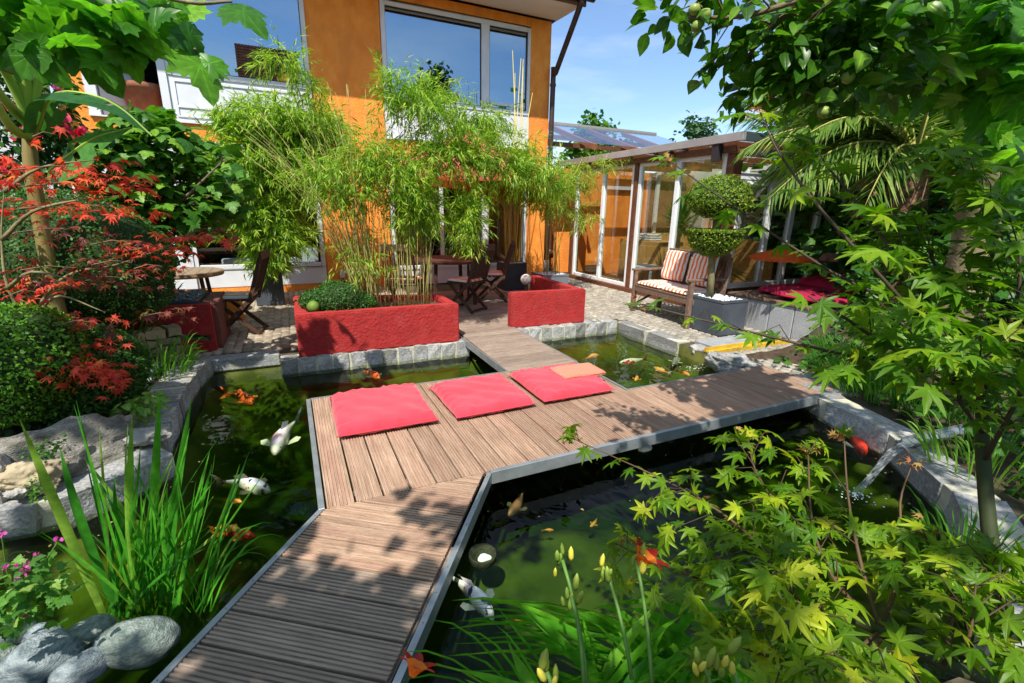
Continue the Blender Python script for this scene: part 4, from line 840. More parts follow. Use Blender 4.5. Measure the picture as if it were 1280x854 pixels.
def bcush(yc, lb1, lb2):
    t = thing('bench_seat_cushion', lb1, 'cushion', (4.85, 5.2, -.02), math.radians(-4), 'orange striped bench cushions'); o = obj('cover', cushion_me(.5, .54, .07, 18, 18, seed=int(yc*10)+5), M_STRIPE, t, smooth=True); o.location = (.235, yc, .435); [MB().tube([(.02, yc-.2+.4*k/2, .47), (.45, yc-.2+.4*k/2, .47)], .003, 4).build('seam', M_WHITE, t) for k in range(0)]
    t = thing('bench_back_cushion', lb2, 'cushion', (4.85, 5.2, -.02), math.radians(-4), 'orange striped bench cushions'); o = obj('cover', cushion_me(.46, .5, .07, 18, 18, seed=int(yc*10)+15, wr=.007), M_STRIPE, t, smooth=True); o.location = (.5, yc, .74); o.rotation_euler.y = math.radians(-78)
bcush(.3, 'orange and white striped seat pad on the far half of the bench', 'orange and white striped back cushion at the far end of the bench')
bcush(-.28, 'orange and white striped seat pad on the near half of the bench', 'orange and white striped back cushion at the near end beside the topiary')

# ================================================================== lounge platform
M_GSLAB = mat('granite_slab', (.27, .28, .3), (.46, .47, .48), 60, .85, .5, 60, c3=(.6, .6, .58), c3scale=5, c3amt=.3, objvar=.1)
lg = thing('lounge_platform', 'low lounge platform of upright granite slabs with a wooden top by the conservatory', 'platform', (5.7, 3.1, -.04))
for i in range(6): MB().box(0, 1.62-.34*i-.33, 0, .1, 1.62-.34*i, .42+random.uniform(-.004, .004)).build('granite_slab', M_GSLAB, lg, bevel=.008)
for i in range(9): MB().box(.1+i*.34+.005, 1.53, 0, .1+(i+1)*.34-.005, 1.62, .42).build('granite_slab', M_GSLAB, lg, bevel=.008)
for i in range(9): MB().box(.102+i*.34+.005, -.42, 0, .1+(i+1)*.34-.005, -.36, .42).build('granite_slab', M_GSLAB, lg, bevel=.008)
for i in range(14): MB().box(-.02, -.4+i*.145, .425, 3.2, -.4+i*.145+.138, .455).build('top_board', M_BENCH, lg, bevel=.003)
M_MAG = mat('magenta_canvas', (.3, .004, .035), (.42, .01, .06), 5, .85, .3, 200)
mt = thing('lounge_mattress', 'dark magenta mattress on the lounge platform', 'mattress', (6.95, 4.1, .42)); obj('cover', cushion_me(1.9, .9, .11, 26, 16, seed=2, wr=.012), M_MAG, mt, smooth=True)
mt = thing('folded_mattress', 'second magenta mattress slumped on top of the first one', 'mattress', (7.3, 4.05, .52)); o = obj('cover', cushion_me(1.3, .8, .13, 26, 16, seed=5, wr=.02), M_MAG, mt, smooth=True); o.rotation_euler = (.04, -.05, .15)
mt = thing('magenta_bolster', 'magenta bolster cushion tucked below the lounge top edge', 'cushion', (5.92, 3.7, .46)); obj('cover', cushion_me(.5, .9, .07, 16, 20, seed=6), M_MAG, mt, smooth=True).location = (.1, 0, -.0)
M_OUMB = leafmat('orange_parasol_cloth', (.85, .16, .03), (.9, .2, .05), trans=.35, rough=.8, spec=.1)
def parasol(loc, r, h, label):
    u = thing('orange_parasol', label, 'parasol', loc, .3, None); MB().tube([(0, 0, 0), (0, 0, h)], .014, 8).build('pole', M_WHITE, u)
    for i in range(8):
        a0, a1 = i*math.pi/4, (i+1)*math.pi/4; n = 5; V = [Vector((0, 0, h))]; F = []
        for q in range(1, 4):
            for c in range(n):
                a = a0+(a1-a0)*c/(n-1); rr = r*q/3*(1-.05*math.sin(math.pi*c/(n-1))); V.append(Vector((math.cos(a)*rr, math.sin(a)*rr, h-.13*(q/3)**1.6)))
        F += [(0, 1+c, 2+c) for c in range(n-1)]
        for q in range(2): F += [(1+q*n+c, 1+(q+1)*n+c, 2+(q+1)*n+c, 2+q*n+c) for c in range(n-1)]
        V += [v+Vector((0, 0, -.03)) for v in V[1+2*n:1+3*n]]; F += [(1+2*n+c, 1+3*n+c, 2+3*n+c, 2+2*n+c) for c in range(n-1)]
        MB().add(V, F).build('canopy_panel', M_OUMB, u)
parasol((6.6, 4.62, .42), .46, .6, 'small orange parasol over the lounge beside the glass wall')
parasol((9.5, 3.2, .3), .75, .75, 'orange parasol far right glimpsed between the maple leaves')
# yellow water channel, boulder, slab
M_YEL = mat('yellow_channel', (.45, .27, .02), (.7, .46, .03), 14, .8, .6, 40, c3=(.2, .15, .05), c3scale=6, c3amt=.6)
yc = thing('yellow_channel', 'yellow wooden water channel running between paving and boulder into the basin', 'channel', (4.2, 3.62, -.03)); d = Vector((1.25, .03, 0)); 
MB().box(0, -.055, .0, 1.3, .055, .018).build('channel_floor', M_YEL, yc); MB().box(0, -.075, .0, 1.3, -.056, .05).build('channel_side', M_YEL, yc); MB().box(0, .056, .0, 1.3, .075, .05).build('channel_side', M_YEL, yc)
M_ROCK = mat('rock', (.22, .21, .2), (.5, .48, .44), 5, .9, 1.4, 25, c3=(.12, .13, .08), c3scale=3, c3amt=.5)
M_ROCKL = mat('rock_pale', (.15, .145, .13), (.42, .39, .33), 9, .95, 1.6, 60, c3=(.09, .085, .05), c3scale=7, c3amt=.75, stretch=(1, 1, 3))
def rock(name, label, loc, s, m, seed, rz=0, jit=.16, flat=False, cat='rock', sub=5):
    b = MB().ico((0, 0, 0), 1, sub, 0, (1, 1, 1)); r = random.Random(seed); cuts = [(Vector((r.gauss(0, 1), r.gauss(0, 1), r.gauss(0, .8))).normalized(), r.uniform(.55, .85)) for _ in range(14)]; V = []
    from mathutils import noise
    for v in b.v:
        p = Vector(v)
        for n, dd in cuts:
            e = p.dot(n)-dd
            if e > 0: p -= n*e*.9
        p += p.normalized()*(noise.noise(p*2.2+Vector((seed, 0, 0)))*jit+noise.noise(p*6+Vector((0, seed, 0)))*jit*.6+abs(noise.noise(p*11+Vector((0, 0, p.z*9))))*jit*.55-noise.noise(p*24)*jit*.2)
        V.append((p.x*s[0], p.y*s[1], p.z*s[2]))
    b.v = V; o = b.build(name, m, None, smooth=True); o.location = loc; o.rotation_euler.z = rz; return tag(o, label, cat)
rock('boulder', 'pale grey granite boulder at the basin corner beside the yellow channel', (4.2, 3.33, -.06), (.3, .17, .13), M_GRAN, 3, -1.2)
rock('boulder', 'small mossy stone at the end of the basin kerb by the channel', (4.28, 3.85, -.07), (.12, .1, .09), M_ROCK, 5)
bw = PZ(100, 575, .1)
rock('boulder', 'big weathered limestone boulder on the left bank above the kerb', (bw.x-.22, bw.y+.16, .02), (.56, .27, .24), M_ROCKL, 11, .62, .2)
rock('boulder', 'brownish boulder behind the big limestone boulder', (-1.5, 4.55, .08), (.34, .3, .14), mat('rock_brown', (.2, .13, .08), (.42, .3, .2), 6, .9, 1.2, 25), 13, .4)
rock('stone', 'tan split stone at the far left below the red maple', (PZ(38, 595, .1)), (.17, .13, .1), mat('tan_stone', (.35, .27, .16), (.5, .42, .28), 6, .9, 1, 25), 14, .4)
rock('stone', 'dark stone cut by the left edge of the photo', (PZ(2, 600, .08)), (.1, .14, .17), M_ROCK, 15, .4)
for i, (px, py, s) in enumerate(((185, 545, .1), (60, 585, .05), (20, 612, .06))): rock('stone', ['grey rock wedged behind the kerb by the small leafy plant', 'reddish stone on soil above the tan split stone', 'flat grey stone inside the kerb curve at the left'][i], PZ(px, py, .06), (s*1.5, s, s*.7), M_ROCK, 20+i, i)
# small grey stones behind the kerb
b = MB()
for _ in range(230):
    x = random.uniform(-1.65, -1.2); y = random.uniform(3.25, 5.4)
    if pdist(x, y) > .29 and pdist(x, y) < .62: b.ico((x, y, -.02+bedh(x, y)), random.uniform(.018, .045), 2, .2, (1.2, 1, .6))
for _ in range(120):
    x = random.uniform(-2.6, -1.3); y = random.uniform(3.3, 3.6); b.ico((x, y, -.02+bedh(x, y)), random.uniform(.018, .05), 2, .2, (1.2, 1, .6))
b.build('grey_pebbles', mat('pebble_grey', (.2, .22, .24), (.4, .42, .44), 9, .8, .3, 60), kind='stuff', smooth=True)
# dry stone wall
M_DRY = mat('dry_stone', (.34, .25, .13), (.56, .45, .28), 7, .9, 1, 30, objvar=.25)
dw = thing('dry_stone_wall', 'low dry stone wall of tan blocks at the left below the dark red planter', 'wall', (-1.12, 5.62, -.03), math.radians(205))
for r in range(4):
    x = 0
    while x < 1.15-.1*r:
        l = random.uniform(.11, .24); me = sett(l-.008, .2, .085, .009); o = obj('stone', me, M_DRY, dw); o.location = (x+l/2, .02*r+random.uniform(-.01, .01), .085+.092*r); o.rotation_euler = (random.uniform(-.03, .03), random.uniform(-.05, .05), random.uniform(-.06, .06)); x += l
# spouts
M_STEEL = mat('stainless', (.6, .62, .65), rough=.2, metal=1)
sp = thing('steel_spout', 'stainless steel water pipe poking out above the dry stone wall at the left', 'spout', (0, 0, 0)); a = PY(262, 422, 5.35); c = PY(205, 420, 5.6)
pp = MB(); pp.tube([c, a], .028, 14, cap=False); pp.build('pipe', M_STEEL, sp, smooth=True); MB().tube([a+Vector((.002, 0, 0)), a-(a-c)*.02], .024, 14).build('pipe_mouth', M_DARK, sp)
sp2 = thing('trough_spout', 'grey metal gutter spout pouring water over the right pond kerb', 'spout', (0, 0, 0)); S0 = PZ(1135, 551, .04); S1 = S0+Vector((.5, -.12, .06))
nn = Vector((.23, .97, 0)); b = MB(); V = []
for p in (S0, S1):
    for a in np.linspace(0, math.pi, 9): V.append(p+nn*math.cos(a)*.05+Vector((0, 0, -math.sin(a)*.045)))
    for a in np.linspace(math.pi, 0, 9): V.append(p+nn*math.cos(a)*.045+Vector((0, 0, -math.sin(a)*.04)))
b.add(V, [(i, (i+1) % 18, 18+(i+1) % 18, 18+i) for i in range(18)]+[(i, i+1, 16-i, 17-i) for i in range(8)]); b.build('gutter', mat('spout_metal', (.3, .33, .36), (.45, .48, .5), 20, .3, metal=.7), sp2, smooth=False)
M_FALL = bpy.data.materials.new('falling_water'); M_FALL.use_nodes = True; nt = M_FALL.node_tree; L = nt.links; bb = nt.nodes['Principled BSDF']; bb.inputs['Base Color'].default_value = (.8, .88, .92, 1); bb.inputs['Roughness'].default_value = .1; bb.inputs['Alpha'].default_value = .22
nz = _n(nt, 'ShaderNodeTexNoise'); nz.inputs['Scale'].default_value = 25; rp = _n(nt, 'ShaderNodeValToRGB'); rp.color_ramp.elements[0].position = .35; rp.color_ramp.elements[0].color = (.015,)*3+(1,); rp.color_ramp.elements[1].position = .7; rp.color_ramp.elements[1].color = (.3,)*3+(1,)
tc = _n(nt, 'ShaderNodeTexCoord'); mp = _n(nt, 'ShaderNodeMapping'); mp.inputs['Scale'].default_value = (.8, 5, .12); L.new(tc.outputs['Object'], mp.inputs[0]); L.new(mp.outputs[0], nz.inputs[0]); L.new(nz.outputs[0], rp.inputs[0]); L.new(rp.outputs[0], bb.inputs['Alpha'])
V = []; F = []; E0 = INF
for i in range(13):
    t = i/12; p = S0.lerp(E0, t); p.z = S0.z-.02+(WZ-S0.z)*t*t; w = .032*(1-.3*t)
    for j in range(5): V.append(p+nn*w*(j/2-1)+Vector((.012*math.sin(j*2+t*9), 0, .012*math.sin(j*3+t*7))))
for i in range(12):
    for j in range(4): F.append((i*5+j, i*5+j+1, i*5+j+6, i*5+j+5))
tag(MB().add(V, F).build('water_jet', M_FALL, smooth=True), 'thin sheet of water falling from the gutter spout into the pond', 'water jet')
b = MB()
for _ in range(60): a = random.uniform(0, 6.28); r = abs(random.gauss(0, .07)); b.ico((E0.x+math.cos(a)*r, E0.y+math.sin(a)*r, WZ+.004), random.uniform(.002, .006), 1, 0, (1.3, 1.3, .4))
b.build('splash_foam', mat('foam', (.8, .85, .85), rough=.3), kind='stuff')
b = MB()
for _ in range(45): b.ico((3.98+random.gauss(0, .1), 3.62+random.gauss(0, .05), WZ+.004), random.uniform(.002, .007), 1, 0, (1.3, 1.3, .4))
b.build('splash_foam', mat('foam', (.8, .85, .85), rough=.3), kind='stuff')
# rounded boulders near the camera, bottom left
M_RIV = [mat('river_stone_%s' % k, a, c, 26, .88, 1.1, 110, c3=(.5, .52, .5), c3scale=40, contrast=.16, c3amt=.25, stretch=(1, 1, 3)) for k, a, c in (('green', (.10, .14, .12), (.30, .35, .31)), ('grey', (.12, .16, .18), (.35, .4, .42)))]
for i, (px, py, rx, ry, rz_, lb) in enumerate(((172, 803, .125, .075, .15, 'largest smooth blue grey river stone lying right of the others'), (52, 828, .095, .085, .5, 'rounded green grey river stone in front at the left'),
        (110, 792, .075, .05, .9, 'upright oval river stone between the large blue grey one and the green one'), (105, 835, .08, .05, .9, 'pale oval river stone at the bottom edge of the photo'), (10, 795, .08, .06, .2, 'round river stone cut by the left edge of the photo'),
        (52, 793, .06, .035, .1, 'flat small river stone half hidden behind the rounded green one'), (2, 830, .05, .05, .1, 'small tan river stone at the bottom left corner'))):
    p = PZ(px, py, -.07); b = MB().ico((0, 0, 0), 1, 4, .05, (rx*1.15, ry*1.2, ry*1.05), seed=i); o = b.build('river_stone', M_RIV[i % 2], smooth=True); o.location = p; o.rotation_euler = (random.uniform(-.15, .15), random.uniform(-.15, .15), rz_-.44); tag(o, lb, 'stone', 'smooth river stones at the bottom left')
# floating bowl and float
bo = thing('floating_bowl', 'round mossy floating bowl with a white lump in it beside the spotted koi', 'bowl', PZ(603, 695, WZ)); R_ = .07
MB().lathe([(R_*.5, -.045), (R_*.95, -.02), (R_, .012), (R_*.98, .02), (R_*.85, .014), (R_*.6, -.02), (.002, -.03)], 24).build('bowl', mat('mossy_bowl', (.008, .012, .006), (.045, .055, .018), 40, .8, .8, 90), bo, smooth=True)
o = MB().ico((0, 0, 0), 1, 3, .12, (.035, .025, .014)).build('white_lump', mat('white_lump', (.75, .8, .85), rough=.6), bo, smooth=True); o.location = (.008, -.008, -.008)
fl = MB().ico((0, 0, 0), 1, 3, .05, (.06, .04, .03)).build('white_float', mat('float_white', (.6, .55, .4), (.75, .72, .6), 8, .6)); fl.location = PZ(806, 560, WZ+.01); tag(fl, 'off white float just beyond the deck edge', 'float')

# ================================================================== koi
def koimat(name, base, patch, amt, dark=None, scale=9, off=0):
    m = bpy.data.materials.new(name); m.use_nodes = True; nt = m.node_tree; L = nt.links; b = nt.nodes['Principled BSDF']; b.inputs['Roughness'].default_value = .35
    t = _n(nt, 'ShaderNodeTexCoord'); mp = _n(nt, 'ShaderNodeMapping'); mp.inputs['Location'].default_value = (off, off*2, 0); L.new(t.outputs['Object'], mp.inputs[0])
    def layer(prev, col, sc, th):
        n = _n(nt, 'ShaderNodeTexNoise'); n.inputs['Scale'].default_value = sc; n.inputs['Detail'].default_value = 2; L.new(mp.outputs[0], n.inputs[0]); r = _n(nt, 'ShaderNodeValToRGB'); r.color_ramp.elements[0].position = th; r.color_ramp.elements[1].position = th+.02; L.new(n.outputs[0], r.inputs[0])
        mx = _n(nt, 'ShaderNodeMix', data_type='RGBA'); mx.inputs[7].default_value = (*col, 1); L.new(r.outputs[0], mx.inputs[0])
        if isinstance(prev, tuple): mx.inputs[6].default_value = (*prev, 1)
        else: L.new(prev, mx.inputs[6])
        return mx.outputs[2]
    c = layer(base, patch, scale, amt)
    if dark: c = layer(c, dark, scale*2.2, .6)
    L.new(c, b.inputs['Base Color']); return m
def koi(label, head, tail, depth, m, fin, L_=None, bend=.12, girth=.115):
    """head, tail: picture points; depth of the back below the surface"""
    h = PZ(*head, WZ-depth); t = PZ(*tail, WZ-depth); d = h-t; L_ = L_ or d.length; rz = math.atan2(d.y, d.x); k = thing('koi', label, 'koi', tuple((h+t)/2-Vector((0, 0, girth*L_*.6))), rz, 'koi carp in the pond')
    n = 14; S_ = 10; V = []; cy = lambda x: bend*L_*math.sin(x*2.6)*(.5-x)
    prof = [.25, .62, .82, .95, 1, 1, .96, .88, .76, .62, .48, .34, .24, .2]
    for i in range(n):
        x = .5-i/(n-1)*.8; r = girth*L_*prof[i]
        for j in range(S_): a = 2*math.pi*j/S_; V.append((x*L_, cy(x)+r*.78*math.cos(a), r*math.sin(a)))
    V.append(((.5+.018)*L_, cy(.5), -.01*L_)); F = [(i*S_+j, i*S_+(j+1) % S_, (i+1)*S_+(j+1) % S_, (i+1)*S_+j) for i in range(n-1) for j in range(S_)]+[(j, len(V)-1, (j+1) % S_) for j in range(S_)]+[tuple((n-1)*S_+j for j in range(S_))]
    MB().add(V, F).build('body', m, k, smooth=True)
    y = cy(-.3); MB().add([(-.28*L_, y, .03*L_), (-.28*L_, y, -.03*L_), (-.42*L_, y*1.6, .10*L_), (-.5*L_, y*2.1, .13*L_), (-.4*L_, y*1.5, 0), (-.5*L_, y*2.1-.04*L_, -.12*L_), (-.42*L_, y*1.6-.02*L_, -.10*L_)], ((0, 2, 4), (2, 3, 4), (0, 4, 1), (1, 4, 6), (4, 5, 6))).build('tail_fin', fin, k)
    for s in (-1, 1): y = cy(.25)+s*.07*L_; MB().add([(.27*L_, y, -.03*L_), (.2*L_, y, -.03*L_), (.22*L_, y+s*.13*L_, -.01*L_), (.14*L_, y+s*.15*L_, .0), (.11*L_, y+s*.09*L_, .0)], ((0, 1, 2), (1, 3, 2), (1, 4, 3))).build('pectoral_fin', fin, k)
    MB().add([(.12*L_, cy(.1), girth*L_*.93), (.04*L_, cy(.04), girth*L_*1.45), (-.14*L_, cy(-.14), girth*L_*.9), (-.1*L_, cy(-.1), girth*L_*.6), (.1*L_, cy(.1), girth*L_*.6)], ((0, 1, 4), (1, 2, 3, 4))).build('dorsal_fin', fin, k)
    for s in (-1, 1): MB().ico((.43*L_, cy(.43)+s*.042*L_, girth*L_*.32), .012*L_, 1).build('eye', MEYE, k)
    return k
MEYE = mat('fish_eye', (.01, .01, .01), rough=.1)
FW = mat('fin_white', (.75, .72, .68), rough=.4); FO = mat('fin_orange', (.7, .2, .04), rough=.4); FD = mat('fin_dark', (.12, .1, .08), rough=.4)
K1 = koimat('koi_white_red', (.85, .84, .82), (.75, .03, .02), .6, (.05, .05, .08), 9, 1); K2 = koimat('koi_orange_black', (.75, .12, .02), (.02, .015, .01), .55, None, 16, 2)
K3 = koimat('koi_white', (.8, .76, .74), (.7, .45, .4), .62, None, 7, 3); K4 = koimat('koi_tricolour', (.7, .7, .7), (.7, .03, .02), .52, (.03, .03, .04), 10, 4); K5 = koimat('koi_orange', (.85, .25, .03), (.9, .4, .1), .5, None, 6, 5); K6 = koimat('koi_brown', (.35, .17, .12), (.2, .1, .08), .5, None, 6, 6); K7 = koimat('koi_grey', (.2, .2, .2), (.5, .5, .5), .55, None, 12, 7); K8 = koimat('koi_red', (.8, .05, .02), (.03, .02, .02), .62, None, 12, 8)
koi('white koi with red flank patches and dark specks next to the floating bowl', (616, 768), (560, 700), -.006, K1, FW, bend=.12)
koi('brownish koi swimming under the open water right of the deck corner', (636, 640), (662, 607), .1, K6, FD)
koi('white koi seen from above left of the deck platform', (343, 560), (366, 514), .004, K3, FW, bend=-.1)
koi('white red and black koi left of the platform corner', (336, 609), (272, 590), .006, K4, FD, girth=.12)
koi('small orange koi just below the tricolour koi', (302, 626), (280, 622), .05, K5, FO)
koi('yellow and red koi near the iris leaves', (318, 668), (266, 660), .1, K8, FO)
koi('pale yellow koi swimming beside the red one near the iris', (300, 660), (262, 655), .07, koimat('koi_yellow', (.8, .45, .08), (.8, .6, .2), .5), FO)
koi('orange and black koi in the dark water at the upper left', (316, 500), (285, 484), .01, K2, FO)
koi('orange and grey koi below the long red planter', (474, 470), (453, 458), .01, K2, FD)
koi('orange koi at the left side of the sunny basin', (748, 442), (727, 447), .06, K5, FO)
koi('long dark koi with red head in the sunny basin', (775, 451), (815, 446), .05, K4, FD, girth=.09)
koi('orange white koi at the right side of the sunny basin', (818, 458), (838, 466), .04, K5, FW)
koi('silver grey koi near the splash in the sunny basin', (850, 446), (835, 456), .03, K7, FW)
koi('small golden koi in the sunny basin close to the deck', (862, 468), (846, 461), .03, K5, FO)
koi('tiny golden koi in the sunny basin near the deck corner', (794, 474), (799, 466), .04, K5, FO)
koi('bright red and white koi by the gutter spout at the right', (1080, 563), (1060, 530), -.006, K8, FW, bend=.15)
for i, (a, b_, lb) in enumerate((((877, 623), (898, 617), 'dim orange koi in the dark right pond, upper one of the pair'), ((862, 636), (884, 630), 'dim orange koi in the dark right pond, lower one of the pair'), ((738, 657), (750, 645), 'dim golden koi deep in the middle of the right pond'), ((692, 662), (676, 661), 'faint golden koi deep beside the daylily buds'), ((640, 770), (662, 776), 'dim red koi among the daylily leaves'), ((250, 507), (272, 507), 'faint orange koi deep in the left pond'))):
    koi(lb, a, b_, .2, K5, FO)
# ================================================================== plants
M_BARK = mat('bark', (.10, .07, .04), (.24, .18, .11), 14, .9, .8, 40)
M_BARKG = mat('bark_green', (.12, .10, .04), (.3, .27, .14), 9, .85, .6, 40)
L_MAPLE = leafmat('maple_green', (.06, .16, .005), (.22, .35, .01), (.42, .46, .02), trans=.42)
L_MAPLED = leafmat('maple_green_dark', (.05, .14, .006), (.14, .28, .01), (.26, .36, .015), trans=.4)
L_RED = leafmat('maple_red', (.4, .03, .02), (.78, .12, .06), (.66, .26, .05), trans=.45)
L_PURP = leafmat('maple_purple', (.09, .02, .015), (.24, .05, .025), (.12, .12, .02), trans=.3)
L_BAM = leafmat('bamboo_leaf', (.07, .19, .012), (.32, .48, .04), (.55, .55, .12), trans=.4)
L_BAMY = leafmat('bamboo_leaf_yellow', (.12, .2, .02), (.32, .4, .05), (.5, .45, .08), trans=.4)
L_FIG = leafmat('fig_leaf', (.03, .11, .012), (.09, .23, .02), (.2, .36, .03), trans=.3)
L_PLANE = leafmat('plane_leaf', (.025, .12, .012), (.10, .30, .02), (.2, .42, .03), trans=.45, rough=.35)
L_APPLE = leafmat('apple_leaf', (.025, .09, .006), (.07, .19, .012), (.14, .28, .02), trans=.35, rough=.35)
L_BOX = leafmat('box_leaf', (.02, .08, .01), (.05, .15, .02), (.09, .22, .03), trans=.2)
L_BOXY = leafmat('topiary_leaf', (.07, .15, .01), (.22, .31, .02), (.36, .42, .04), trans=.25)
L_BLADE = leafmat('iris_blade', (.03, .18, .015), (.10, .38, .025), (.28, .4, .06), trans=.35, rough=.4)
L_LILY = leafmat('lily_blade', (.05, .24, .015), (.14, .42, .025), (.24, .5, .04), trans=.35, rough=.4)
L_DARK = leafmat('dark_foliage', (.012, .05, .01), (.04, .13, .018), (.08, .2, .02), trans=.25)
L_PALM = leafmat('palm_leaf', (.06, .14, .02), (.18, .28, .05), (.35, .4, .1), trans=.3)
M_CANE = mat('bamboo_cane', (.22, .25, .05), (.5, .42, .14), 20, .5, .1, 40)
M_CANEY = mat('bamboo_cane_yellow', (.45, .38, .08), (.6, .45, .12), 20, .5)
def loc0(pts, o): return [Vector(p)-Vector(o) for p in pts]
UP = np.array([0, 0, 1.0])

def bamboo(name, label, base, canes, blobs, leaf, cane_m, r=.007, size=.1, seed=0, dens=2.2):
    """canes: list of point lists (world); blobs: leaf clouds (centre, radii, clusters)"""
    t = thing(name, label, 'bamboo', base); B = Vector(base); R = np.random.RandomState(seed)
    sel = canes if len(canes) <= 300 else canes[:300]
    for c in sel: MB().tube(loc0(c, B), [r*random.uniform(.8, 1.2), r*.35], 5).build('cane', cane_m, t, smooth=True)
    P = []; D = []
    for c, rad, n in blobs:
        c = np.array(c)-np.array(base); rad = np.array(rad); nb = max(1, int(n*dens)//7)             # branchlets: drooping sprays
        cc = cloud(c, rad, nb, .15)
        for q in cc:
            out_ = q-c; out_ = out_/max(.05, np.linalg.norm(out_)); dd = out_*np.array([1, 1, .4])+R.normal(0, .5, 3)+np.array([0, 0, -.15]); dd /= np.linalg.norm(dd); L_ = R.uniform(.12, .3)
            for i in range(7):
                s = i/6*L_; p = q+dd*s+np.array([0, 0, -.5*s*s]); 
                for k in range(2): P.append(p+R.normal(0, .012, 3)); D.append(dd+R.normal(0, .55, 3)+np.array([0, 0, -.45]))
    P = np.array(P); D = np.array(D); M = mats44(P, D, UP+R.normal(0, .5, (len(P), 3)), size*R.uniform(.6, 1.25, len(P)))
    join('foliage', t_blade(.07), M, leaf, t); return t
# big clump in the long planter
canes = []; r = random.Random(3)
for i in range(95):
    if i < 38: bx, tx = r.uniform(.62, .9), max(-.35, r.gauss(.15, .3)); top = r.uniform(1.9, 2.7)                   # fan leaning left
    else: bx, tx = r.uniform(.65, 1.5), None; top = r.uniform(1.7, 2.8)
    by = 5.3+r.uniform(0, .3); tx = tx if tx is not None else bx+r.gauss((bx-.95)*.5, .16)
    b0 = Vector((bx, by, .36)); t0 = Vector((tx, by+r.gauss(.1, .22), top)); mid = b0.lerp(t0, .55)+Vector(((bx-tx)*.22, 0, .25)); canes.append(bez(b0, mid, t0, 8))
def q5(px, py, Y=5.5): return tuple(PY(px, py, Y))
blobs = [(q5(530, 125), (.35, .35, .28), 800), (q5(460, 200), (.32, .4, .3), 620), (q5(410, 215), (.3, .35, .28), 320), (q5(560, 185), (.45, .4, .35), 1250), (q5(630, 200), (.45, .4, .3), 950), (q5(500, 215), (.4, .4, .35), 700),
         (q5(520, 260), (.22, .3, .38), 900), (q5(580, 270), (.16, .25, .38), 750), (q5(440, 245), (.28, .3, .25), 330), (q5(670, 215), (.25, .3, .25), 450), (q5(450, 320), (.3, .25, .3), 160), (q5(490, 110), (.12, .2, .2), 220), (q5(355, 75), (.22, .2, .1), 170), (q5(395, 110), (.1, .12, .18), 90), (q5(600, 150), (.3, .25, .15), 380), (q5(700, 225), (.2, .2, .2), 180)]
bamboo('bamboo_clump', 'large bright green bamboo clump with many thin canes in the long red planter', (.95, 5.5, .36), canes, blobs, L_BAM, M_CANE, .005, .095, 5, 2.1)
# weeping bamboo in the tall pot
canes = []; B0 = Vector((-.35, 8.4, .55)); q8 = lambda x, y: PY(x, y, 8.1)
for i in range(34):
    e = q8(r.uniform(280, 425), r.uniform(120, 260)); b0 = B0+Vector((r.uniform(-.1, .1), r.uniform(-.1, .1), 0)); m_ = Vector((b0.x+(e.x-b0.x)*.25, b0.y+r.gauss(0, .2), max(e.z, 1.6)+.5)); canes.append(bez(b0, m_, Vector((e.x, e.y+r.gauss(0, .4), e.z)), 8))
bl = [(tuple(q8(x, y)), rd_, n) for x, y, rd_, n in ((350, 150, (.8, .5, .35), 1500), (320, 200, (.75, .5, .5), 1800), (375, 215, (.6, .5, .5), 1500), (315, 265, (.55, .45, .4), 1300), (350, 290, (.5, .4, .3), 900), (335, 325, (.25, .3, .22), 350), (395, 170, (.5, .4, .4), 1000), (290, 240, (.35, .4, .4), 600), (300, 155, (.3, .3, .15), 250))]
bamboo('weeping_bamboo', 'dense weeping bamboo hanging over the tall black pot before the left window', tuple(B0), canes, bl, L_BAM, M_CANE, .006, .13, 6, 2.6)
canes = []; B0 = Vector((3.97, 8.45, .48))
for i in range(12):
    b0 = B0+Vector((r.uniform(-.17, .17), r.uniform(-.1, .1), 0)); canes.append([b0, b0+Vector((r.gauss(0, .06), 0, 1.2)), b0+Vector((r.gauss(.0, .2), 0, r.uniform(1.9, 2.3)))])
for i in range(6): b0 = B0+Vector((r.uniform(-.1, .1), 0, 0)); canes.append([b0, b0+Vector((.1, 0, 1.7)), b0+Vector((r.uniform(-.1, .45), 0, r.uniform(2.9, 3.9)))])
bl = [(tuple(PY(x, y, 8.1)), rd_, n) for x, y, rd_, n in ((640, 215, (.6, .5, .4), 1000), (675, 235, (.4, .4, .35), 650), (610, 230, (.4, .4, .35), 500), (590, 175, (.5, .4, .25), 500))]
bamboo('tall_bamboo', 'tall bamboo with thick yellow canes in the black pot by the right window', tuple(B0), canes, bl, L_BAM, M_CANEY, .016, .13, 7)
canes = []; B0 = Vector((4.45, 7.75, .36))
for i in range(13):
    b0 = B0+Vector((r.uniform(-.2, .2), r.uniform(-.15, .15), 0)); canes.append([b0, b0+Vector((r.gauss(0, .08), 0, .9)), b0+Vector((r.gauss(.05, .25), r.gauss(0, .1), r.uniform(1.4, 2.2)))])
bl = [(tuple(PY(x, y, 7.6)), rd_, n) for x, y, rd_, n in ((715, 225, (.4, .3, .3), 300), (745, 205, (.35, .25, .14), 130), (700, 255, (.3, .25, .3), 220), (730, 270, (.3, .25, .3), 150), (780, 200, (.3, .2, .07), 45))]
bamboo('yellow_bamboo', 'thin yellow green bamboo in the grey pot before the conservatory', tuple(B0), canes, bl, L_BAMY, M_CANEY, .008, .12, 8)

